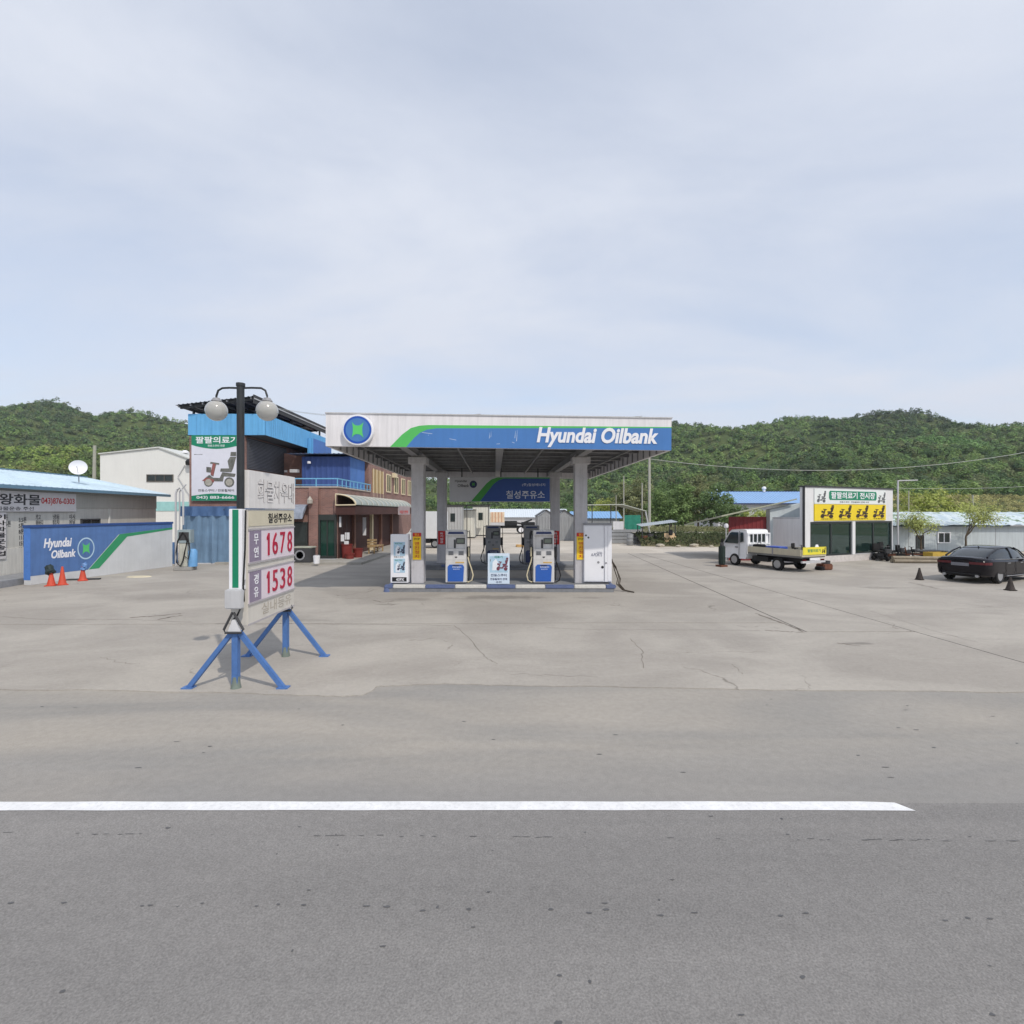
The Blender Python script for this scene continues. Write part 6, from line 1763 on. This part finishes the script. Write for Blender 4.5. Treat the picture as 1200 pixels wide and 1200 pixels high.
MB().tube([(-.25, -.2, 0), (-.25, -.2, 1.95)], .03, 8).build('lamp_stem', LGREY, rs_); MB().lathe([(.02, 1.92), (.12, 1.98), (.14, 2.08), (.1, 2.2), (.02, 2.24)], 14, Matrix.Translation((-.25, -.2, 0))).build('lamp_globe', WHITE2, rs_, smooth=True)

# blue roofed hall far behind
bh = thing('blue_roof_hall', 'distant hall with a long bright blue roof in front of the wooded hill', 'building', (34.2, 84, 0), R(0))
MB().box(0, 17, 1, 12, 0, 4.4).build('wall', LGREY, bh)
hr = MB().sheet(-.8, 17.6, .2, 6.5, lambda x, y: 4.35 + .34 * (y - .2), .5, .05, 'y').build('roof', mat('sky_blue_roof', rgb(136, 172, 214), .45, vary=.06, scale=.3), bh)
MB().box(-.8, 17.6, .12, .2, 4.15, 4.36).build('eave', NAVY, hr)
MB().box(-.8, 17.6, 6.45, 6.7, 6.45, 6.6).build('ridge_cap', NAVY, hr)
for x in (1.8, 10.2):
    MB().lathe([(.2, 6.4), (.25, 6.9), (.4, 7.0), (.3, 7.3), (.05, 7.4)], 12, Matrix.Translation((x, 6.2, 0))).build('roof_vent', WHITE2, hr, smooth=True)

# long low building at the right
lb0 = (gp(1046, 646)[0], 37.5)
lbw = thing('low_building', 'long low grey building with mottled white and green covered roof at the right', 'building', (26.8, 37.4, 0), R(2))
M_LBW = mat('low_wall', rgb(186, 194, 198), .7, vary=.07, scale=.6, streak=.15)
MB().box(0, 26, 0, 6, 0, 1.92).build('wall', M_LBW, lbw)
m_ = bpy.data.materials.new('mottled_cover'); m_.use_nodes = True
nt = m_.node_tree; p_ = nt.nodes['Principled BSDF']; p_.inputs['Roughness'].default_value = .6
tc = nt.nodes.new('ShaderNodeTexCoord'); vo_ = nt.nodes.new('ShaderNodeTexNoise'); vo_.inputs['Scale'].default_value = .9; vo_.inputs['Detail'].default_value = 4; vo_.inputs['Distortion'].default_value = 1.6
cr = nt.nodes.new('ShaderNodeValToRGB'); e = cr.color_ramp.elements
e[0].position = .36; e[0].color = rgb(104, 124, 104); e[1].position = .42; e[1].color = rgb(168, 190, 176)
n3 = cr.color_ramp.elements.new(.47); n3.color = rgb(208, 218, 222); n4 = cr.color_ramp.elements.new(.64); n4.color = rgb(178, 194, 204)
nt.links.new(tc.outputs['Object'], vo_.inputs['Vector']); nt.links.new(vo_.outputs['Fac'], cr.inputs[0]); nt.links.new(cr.outputs[0], p_.inputs['Base Color'])
rr = random.Random(9); nx_, ny_ = 90, 9; vs = []
for j in range(ny_ + 1):
    for i in range(nx_ + 1):
        y = -.35 + j * 6.7 / ny_; x = -.3 + i * 26.6 / nx_
        z = 1.95 + .95 * math.sin(min(1, (y + .35) / 3.35) * math.pi / 2) if y < 3 else 1.95 + .95 * math.sin(max(0, (6.35 - y) / 3.35) * math.pi / 2)
        vs.append((x, y, z + rr.uniform(-.045, .045)))
lr = MB().add(vs, [(j * (nx_ + 1) + i, j * (nx_ + 1) + i + 1, (j + 1) * (nx_ + 1) + i + 1, (j + 1) * (nx_ + 1) + i) for j in range(ny_) for i in range(nx_)]).build('roof_cover', m_, lbw)
MB().box(-.2, 26.2, -.32, -.02, 1.84, 1.925).build('eave_board', mat('eave_dark', rgb(72, 84, 92), .6), lbw)
MB().box(9.6, 26, -.34, -.321, 1.86, 1.92).build('eave_trim', LGREY, lbw)
ux = lambda px: (px - 600) / 600 * 37.6 - 26.8
window(lbw, ux(1097.5), ux(1113), .62, 1.42, -.02, WHITE2, GLASS, 1, .07)
window(lbw, ux(1072), ux(1081), .2, 1.2, -.02, DARK, GLASS, 0, .05)
for i in range(1, 12):
    MB().box(i * 2.2, i * 2.2 + .03, -.012, -.001, .0, 1.83).build('wall_seam', GREYM, lbw)
# gooseneck pipe pole beside the shop
pp = at(1050, 563, 31.9)
gpole = thing('pipe_pole', 'thin grey pipe pole with a short arm at the right corner of the shop', 'pole', (pp[0] + .12, 31.9, 0), 0)
MB().tube([(0, 0, 0), (0, 0, pp[2])], .05, 8).build('post', LGREY, gpole, smooth=True)
MB().tube([(0, 0, pp[2] - .02), (1.3, .1, pp[2] + .02)], .035, 8).build('arm', LGREY, gpole, smooth=True)

# junk row in front of the low building
gxl, gyl = gp(1078, 660)
for i in range(3):
    o = MB().tube([(-1.5, 0, 0), (1.5, 0, 0)], .11, 12, .09).build('timber_log', mat('grey_log', rgb(142, 132, 116), .85, vary=.25, scale=4), None, (gxl + .1, gyl + i * .22, .11 if i < 2 else .28), (0, 0, R(-4)), smooth=True)
    tag(o, ['front weathered log on the ground left of the black sedan', 'rear weathered log on the ground left of the black sedan', 'topmost weathered log resting on two others'][i], 'log', 'logs left of the sedan')
    if i == 2: o.location = (gxl + .1, gyl + .11, .29)
pb = thing('pallet_stack', 'low dark pallet stack in front of the low building', 'pallet', (*gp(1078, 655), 0), R(5))
for i in range(3):
    for k in range(4):
        MB().box(-1.4, 1.4, -.5 + k * .28, -.32 + k * .28, .1 + i * .2, .13 + i * .2).build('board', RUST if i % 2 else DARK, pb)
    for x in (-1.3, -.1, 1.1):
        MB().box(x, x + .2, -.48, .5, i * .2, i * .2 + .099).build('block', DARK, pb)
yc = thing('yellow_crate', 'faded yellow plastic crate left of the black sedan boot', 'crate', (*gp(1098, 658), 0), R(8))
for y in (-.3, .28):
    MB().box(-.6, .6, y, y + .03, .2, .55).build('side', mat('crate_yellow', rgb(196, 164, 70), .6, vary=.15), yc)
for x in (-.6, .57):
    MB().box(x, x + .03, -.269, .279, .2, .55).build('end', MATS['crate_yellow'], yc)
MB().box(-.6, .6, -.3, .31, 0, .199).build('base', DARK, yc)
cone('dark weathered cone left of the black sedan', (*gp(1077.5, 679.5), 0), M_CONED, 'dark cones', .50, .13)
cone('dark weathered cone beside the rear wheel of the black sedan', (*gp(1184, 692), 0), M_CONED, 'dark cones', .48, .14)
# small dark shrub bits
# ------------------------------------------------------------------ middle distance behind the canopy
# shed pair with gable ends
M_SHG = mat('shed_zinc', rgb(150, 152, 154), .55, vary=.08, scale=.8, streak=.15)
for i, (pa, pb_, lab) in enumerate(((630, 651, 'left one of two small grey gabled sheds behind the canopy'), (651.3, 672, 'right one of two small grey gabled sheds behind the canopy'))):
    Y = 52.0; w = (pb_ - pa) / 600 * Y
    t = thing('gabled_shed', lab, 'shed', ((pa - 600) / 600 * Y, Y, 0), 0, 'small gabled sheds')
    MB().cladding(0, w, 0, 2.45, 0, .3, .03).build('front_wall', M_SHG, t)
    MB().prism([(0, 2.452), (w, 2.452), (w / 2, 3.05)], 0, .1).build('gable', M_SHG, t)
    MB().box(0, .05, .02, 5, 0, 2.45).build('side_wall', M_SHG, t); MB().box(w - .05, w, .02, 5, 0, 2.45).build('side_wall', M_SHG, t)
    MB().prism([(-.08, 2.44), (w / 2, 3.08), (w + .08, 2.44), (w + .08, 2.5), (w / 2, 3.15), (-.08, 2.5)], -.12, 5).build('roof', DARK, t)
# long silver roof and blue roof
lr_ = thing('long_shed', 'long pale silver roofed shed far behind the canopy', 'shed', (-12, 92, 0), 0)
MB().box(0, 22, 0, 8, 0, 1.9).build('wall', LGREY, lr_)
MB().sheet(-.3, 22.3, -.4, 5, lambda x, y: 1.95 + .28 * (y + .4), .4, .05, 'y').build('roof', mat('silver_roof', rgb(212, 220, 226), .4, vary=.06, scale=.4), lr_)
br = thing('blue_roof_shed', 'low shed with light blue roof beyond the gabled sheds', 'shed', (8.5, 70, 0), 0)
MB().box(0, 6.2, 0, 5, 0, 2.1).build('wall', M_SHG, br)
MB().sheet(-.3, 6.6, -.3, 3, lambda x, y: 2.05 + .28 * (y + .3), .4, .05, 'y').build('roof', mat('blue_roof', rgb(126, 170, 214), .45, vary=.08), br)
# containers and white boxes
M_CTN = mat('container_white', rgb(216, 214, 204), .6, vary=.06, scale=.6, streak=.1)
M_CTG = mat('container_grey', rgb(176, 178, 178), .6, vary=.06, scale=.6, streak=.1)
for i, (pa, pb_, yb, yt, Y, m_, lab) in enumerate([(521, 541, 632, 594, 54, M_CTG, 'pale grey container behind the left rear column'), (540, 556, 630, 598, 57, M_CTN, 'cream container behind the left front pump'), (554, 573, 628, 594, 62, M_CTN, 'white container under a dark awning behind the pumps')]):
    X0 = (pa - 600) / 600 * Y; w = (pb_ - pa) / 600 * Y; h = CAM_H + (600 - yt) / 600 * Y
    t = thing('container', lab, 'container', (X0, Y, 0), 0, 'containers in the yard')
    MB().cladding(0, w, .12, h, 0, .28, .03).build('front_wall', m_, t); MB().box(0, w, .03, 2.4, .12, h).build('body', m_, t)
    MB().box(-.04, w + .04, -.06, 2.45, h + .002, h + .1).build('roof_rim', DARK, t)
    MB().box(0, w, 0, 2.4, 0, .118).build('skid', DARK, t)
    if i != 1:
        MB().box(w * .35, w * .62, -.05, -.031, h * .55, h * .8).build('window', GLASS, t)
aw2 = thing('yard_awning', 'flat dark awning on thin posts over the containers', 'awning', (-7.6, 59, 0), 0)
MB().box(0, 5.2, -3, 1.0, 3.62, 3.72).build('roof', BLACK, aw2)
for x in (.1, 2.6, 5.0):
    MB().box(x, x + .08, -2.9, -2.82, 0, 3.62).build('post', DARK, aw2)
# lorry without load bed: cab and bare chassis
lo = thing('chassis_lorry', 'lorry with pale cab and bare dark chassis parked behind the pumps', 'truck', (-4.9, 68, 0), R(2))
MB().prism([(0, .6), (2.0, .6), (2.0, 2.9), (.4, 2.9), (.05, 1.9)], 0, 2.3).build('cab', mat('cab_cream', rgb(222, 216, 196), .5, vary=.06), lo, bevel=.06)
MB().prism([(.35, 1.7), (1.5, 1.7), (1.5, 2.55), (.6, 2.55)], -.015, .0).build('cab_window', GLASS, lo)
MB().box(1.98 + .05, 3.9, .1, 2.2, 1.5, 2.9).build('cargo_unit', mat('cargo_peach', rgb(226, 206, 180), .6, vary=.15, scale=2), lo, bevel=.02)
for i in range(4):
    MB().box(2.2 + i * .42, 2.34 + i * .42, .07, .099, 1.55, 2.85).build('unit_stripe', mat('stripe_rust', rgb(206, 160, 132), .6), lo)
MB().box(.2, 8.2, .55, .75, .75, 1.05).build('chassis_rail', BLACK, lo); MB().box(.2, 8.2, 1.55, 1.75, .75, 1.05).build('chassis_rail', BLACK, lo)
MB().box(3.95, 5.6, .3, 2.0, 1.05, 1.7).build('gear_box', BLACK, lo, bevel=.05); MB().box(6.2, 8.0, .3, 2.0, 1.06, 1.55).build('gear_box', BLACK, lo, bevel=.05)
MB().tube([(4.4, .4, 1.6), (6.2, .4, 1.35), (7.6, .5, 1.9)], .12, 8).build('hydraulic_arm', BLACK, lo)
for x, r_ in ((.95, .5), (6.1, .52)):
    for y, s in ((.15, -1), (2.15, 1)):
        wheel(lo, x, y, r_, .3, s, 6, WHITE2)
# white van by the brick house
wv = thing('white_van', 'white box van parked behind the left canopy columns', 'van', (-8.75, 41.5, 0), R(-6))
MB().prism([(.0, .45), (.02, 1.05), (.38, 1.25), (.75, 1.95), (1.15, 2.02), (1.15, .45)], 0, 1.7).build('cab', mat('van_white', rgb(226, 228, 230), .4, vary=.04), wv, bevel=.05)
MB().prism([(.52, 1.28), (1.05, 1.28), (1.05, 1.85), (.84, 1.85)], -.012, .0).build('side_window', GLASS, wv)
MB().box(1.2, 3.2, -.08, 1.78, .75, 2.95).build('cargo_box', MATS['van_white'], wv, bevel=.03)
MB().box(.3, 3.1, .3, 1.4, .42, .74).build('chassis', BLACK, wv)
for x in (.6, 2.55):
    for y, s in ((.1, -1), (1.6, 1)):
        wheel(wv, x, y, .34, .22, s, 5)
MB().box(1.55, 2.2, -.10, .0, .40, .72).build('tool_box', BLACK, wv)
# lumber on the yard
for i in range(7):
    o = MB().box(-1.5, 1.5, -.09, .09, 0, .09).build('timber_plank', mat('new_wood', rgb(206, 170, 116), .8, vary=.2, scale=4), None, (1.9 + .12 * math.sin(i * 2), 42.5 + (i % 4) * .23, .0 if i < 4 else .092), (0, 0, R(3 * math.sin(i))))
    tag(o, (['nearest', 'second nearest', 'second farthest', 'farthest'][i % 4]) + (' bottom' if i < 4 else ' top') + ' yellowish timber plank of the pile behind the pumps', 'plank', 'timber planks on the yard')

# ------------------------------------------------------------------ middle distance right of the canopy
M_POLEC = mat('pole_grey', rgb(176, 174, 164), .85, vary=.1)
def pole(label, px, top, Y, r, arms=0, name='utility_pole'):
    P = at(px, top, Y)
    t = thing(name, label, 'pole', (P[0], Y, 0), 0, 'poles by the tree row')
    MB().tube([(0, 0, -.05), (0, 0, P[2])], r, 10, r * .7).build('post', M_POLEC, t, smooth=True)
    for i in range(arms):
        a = MB().box(-.7, .7, -.04, .04, P[2] - .35 - i * .7, P[2] - .27 - i * .7).build('crossarm', DARK, t)
        for x in (-.6, 0, .6):
            MB().lathe([(.03, P[2] - .27 - i * .7), (.05, P[2] - .2 - i * .7), (.02, P[2] - .1 - i * .7)], 8, Matrix.Translation((x, 0, 0))).build('insulator', LGREY, a)
    return t
pole('tall concrete utility pole right of the canopy', 761, 528, 56, .17, 1)
pole('thinner pole just left of the tall concrete utility pole', 752.5, 566, 58, .09)
pole('thin pole rising behind the green netting', 731, 558, 60, .08)
pole('short wooden pole left of the green netting', 722, 580, 62, .06)
pole('thin pole standing on the terrace behind the low building', 1140, 580, 66, .14)
pole('slim pole left of the round yellow tree', 1065, 575, 60, .07)
# shelter with slanted mast and green net
ns = thing('net_shelter', 'open shelter with thin sloping roof and green netting', 'shelter', (7.6, 50, 0), 0)
MB().add([(-.6, -1, 3.55), (3.0, -1, 3.6), (5.3, -1, 2.95), (-.6, 3, 3.55), (3.0, 3, 3.6), (5.3, 3, 2.95), (-.6, -1, 3.61), (3.0, -1, 3.66), (5.3, -1, 3.01), (-.6, 3, 3.61), (3.0, 3, 3.66), (5.3, 3, 3.01)],
         [(3, 4, 1, 0), (4, 5, 2, 1), (6, 7, 10, 9), (7, 8, 11, 10), (0, 1, 7, 6), (1, 2, 8, 7), (3, 9, 10, 4), (4, 10, 11, 5), (0, 6, 9, 3), (2, 5, 11, 8)]).build('roof', mat('thin_roof', rgb(196, 200, 190), .6, vary=.1), ns)
for x, z in ((.1, 3.55), (1.9, 3.57), (4.9, 3.05)):
    MB().tube([(x, -.8, 0), (x, -.8, z)], .05, 6).build('post', DARK, ns)
drape(3.2, 4.75, 1.2, 2.6, .06, 14, 4, -.85).build('green_net', mat('net_green', rgb(48, 132, 112), .8, vary=.2), ns, smooth=True)
MB().box(2.1, 3.1, -.9, -.85, 1.2, 2.0).build('white_panel', WHITE, ns)
MB().tube([(5.2, -.9, 3.0), (5.75, -.9, .1)], .07, 6).build('brace', LGREY, ns)
gf = thing('metal_fence', 'low grey ribbed metal fence behind the white cabinet', 'fence', (8.9, 47.2, 0), 0)
for i in range(4):
    MB().box(0, 3.1, -.02, .02, .05 + i * .32, .33 + i * .32).build('panel', M_SHG, gf, bevel=.01)
for x in (0, 1.5, 3.0):
    MB().box(x, x + .08, .021, .1, 0, 1.4).build('post', GREYM, gf)
lt = thing('tin_roof_stand', 'low stand with a sloping corrugated tin roof over junk', 'shelter', (11.1, 44.6, 0), R(4))
MB().sheet(0, 3.2, -.6, .9, lambda x, y: 1.72 + .12 * x + .1 * y, .2, .03, 'y').build('roof', mat('tin', rgb(178, 186, 190), .45, vary=.15), lt)
for x, z in ((.1, 1.68), (3.0, 2.0)):
    for y in (-.5, .8):
        MB().tube([(x, y, 0), (x, y, z + .1 * y)], .04, 6).build('post', DARK, lt)
r_ = random.Random(5)
junk = [('rusty drum left under the tin roof', RUST), ('dark drum in the middle under the tin roof', DARK), ('black drum beside the cardboard under the tin roof', BLACK), ('grey drum at the left of the tin roof stand', M_SHG)]
for i, (lab, m_) in enumerate(junk):
    t = thing('oil_drum', lab, 'drum', (11.5 + i * .55 if i < 3 else 10.3, 44.5 + .2 * (i % 2), 0), i, 'drums under the tin roof')
    h = .85 + .15 * (i % 2)
    MB().lathe([(.02, 0), (.28, 0), (.29, .02), (.28, h * .33), (.295, h * .35), (.28, h * .37), (.28, h * .66), (.295, h * .68), (.28, h * .7), (.29, h), (.26, h), (.25, h - .03), (.02, h - .03)], 16).build('body', m_, t, smooth=True)
    MB().lathe([(.02, h - .03), (.05, h - .03), (.05, h), (.02, h)], 8, Matrix.Translation((.12, 0, 0))).build('bung', LGREY, t)
cb = thing('cardboard_heap', 'pale brown cardboard leaning at the right of the tin roof stand', 'cardboard', (13.6, 43.8, 0), 0)
M_CARD = mat('cardboard', rgb(206, 178, 142), .85, vary=.15, scale=4)
for i in range(3):
    MB().box(-.5 + i * .1, .4 + i * .15, i * .08, i * .08 + .04, 0, 1.1 - i * .2, Matrix.Rotation(R(-14 - 4 * i), 4, 'X')).build('sheet', M_CARD, cb)
MB().box(-.2, .1, -.2, .05, .9, 1.4).build('black_bag', BLACK, cb, bevel=.05)

# overgrown bank with a pale path above it
M_BANK = ground_mat('bank_soil', rgb(92, 96, 64), rgb(122, 116, 92), speck=.3, sscale=6, big=.5, mid=2)
bkm = MB(); n_ = 40; vs = []
for i in range(n_ + 1):
    x = 11.0 + i * 28.0 / n_
    y0 = 43.5 - (x - 11) * .10
    for dy, z in ((0, -.05), (.5, .35), (1.6, .75), (2.6, .95), (4.6, 1.0), (16, 1.1), (26, .0)):
        vs.append((x, y0 + dy, z + (r_.uniform(-.06, .06) if .1 < z < .9 else 0)))
bkm.add(vs, [(i * 7 + j, (i + 1) * 7 + j, (i + 1) * 7 + j + 1, i * 7 + j + 1) for i in range(n_) for j in range(6)])
struct(bkm.build('bank', M_BANK))
pthm = MB().add([(11, 46.3, 1.03), (39, 43.5, 1.03), (39, 45.0, 1.04), (11, 47.8, 1.04)], [(0, 1, 2, 3)]); struct(pthm.build('path', M_YARD))
rs = np.random.RandomState(8)
def weeds(name, label, n, xr, yf, zf, hs_, col_, seed):
    rs = np.random.RandomState(seed)
    X = rs.uniform(xr[0], xr[1], n); T = rs.uniform(0, 1, n)
    Y = yf(X, T); Z = zf(X, T) + rs.uniform(0, hs_, n)
    P = np.stack([X, Y, Z], 1)
    N_ = np.tile(np.array([[0.1, -.5, .8]]), (n, 1))
    C = np.array(col_) * rs.uniform(.6, 1.5, (n, 1)) * (1 + .35 * np.sin(X * 2.1)[:, None] * np.sin(X * .7 + T * 6)[:, None])
    me = leaf_cloud(name, P, N_, rs.uniform(.05, .13, n), C, seed, True)
    return stuff(tag(link(name, me, M_LEAF), label, 'weeds'))
weeds('weeds', 'low green weeds covering the stone bank left of the truck', 9000, (11, 32), lambda X, T: 43.5 - (X - 11) * .1 + T * 2.6, lambda X, T: -.05 + 1.0 * np.sqrt(T), .28, (.075, .095, .04), 4)
weeds('grass_verge', 'dry pale grass between the path and the trees', 9000, (14, 34), lambda X, T: 49.5 - (X - 11) * .1 + T * 12, lambda X, T: 1.03 + 0 * T, .22, (.15, .155, .07), 6)
rng = random.Random(21)
ORD = ['first', 'second', 'third', 'fourth', 'fifth', 'sixth', 'seventh', 'eighth', 'ninth', 'tenth']
for i in range(10):
    x = 12.6 + i * 1.25 + rng.uniform(-.3, .3); y = 42.9 - (x - 11) * .1 + rng.uniform(-.4, .3); s = rng.uniform(.18, .42)
    mb = MB()
    mb.lathe([(.05, -.1)] + [(s * q * rng.uniform(.85, 1.1), s * z) for q, z in ((.9, 0), (1.1, .25), (.95, .5), (.5, .72))] + [(.05, s * .78)], 9)
    mb.v = [(a * rng.uniform(.85, 1.2), b * rng.uniform(.85, 1.2), c) for a, b, c in mb.v]
    o = mb.build('rubble_stone', mat('rubble', rgb(176, 168, 152), .9, vary=.2, scale=3), None, (x, y, 0), (0, 0, rng.uniform(0, 6)))
    tag(o, ORD[i] + ' pale rubble stone from the left along the weedy bank', 'stone', 'rubble stones along the bank')
mp_ = thing('gate_post_machine', 'dark green machine standing in front of the truck cab', 'machine', (*gp(846, 664), 0), .4)
MB().box(-.14, .14, -.14, .14, .1, 1.1).build('housing', mat('machine_green', rgb(40, 52, 48), .6, vary=.2), mp_, bevel=.04); MB().box(-.25, .2, -.2, .2, 0, .099).build('base', RUST, mp_); MB().lathe([(.02, 1.1), (.1, 1.1), (.1, 1.25), (.02, 1.27)], 10).build('cap', DARK, mp_)

# ------------------------------------------------------------------ overhead wires
def wire(label, pts, sag, r=.012, grp='overhead wires'):
    a, b = Vector(pts[0]), Vector(pts[1]); P = []
    for i in range(25):
        t = i / 24.0; p = a.lerp(b, t); p.z -= sag * 4 * t * (1 - t); P.append(p - a)
    o = MB().tube(P, r, 5).build('overhead_wire', mat('wire_grey', rgb(176, 178, 172), .6), None, a)
    tag(o, label, 'wire', grp)
wire('overhead wire sagging across the hill to the right edge', [at(763, 538, 56), at(1260, 518, 62)], 2.2, .034)
wire('thin wire from the brick tower roof to the canopy corner', [(-14.3, 29, 9.0), (-1.0, 16.35, 6.03)], .35, .008)
wire('thin wire slanting across the front of the canopy to its right half', [(-14.3, 29, 8.9), (4.2, 16.5, 5.99)], .5, .007)
wire('faint lower wire over the shop roof', [at(1050, 572, 60), at(1260, 566, 60)], .3, .025)

# ------------------------------------------------------------------ thin spring haze
M_HAZE = bpy.data.materials.new('haze'); M_HAZE.use_nodes = True
nt = M_HAZE.node_tree; nt.nodes.remove(nt.nodes['Principled BSDF'])
pv_ = nt.nodes.new('ShaderNodeVolumePrincipled')
pv_.inputs['Color'].default_value = (.82, .9, 1.0, 1); pv_.inputs['Density'].default_value = .00022; pv_.inputs['Anisotropy'].default_value = .2
nt.links.new(pv_.outputs[0], nt.nodes['Material Output'].inputs['Volume'])
hzb = MB().box(-3100, 3100, -3100, 3100, -1.2, 125).build('haze', M_HAZE)
stuff(hzb, 'thin pale air over the valley')
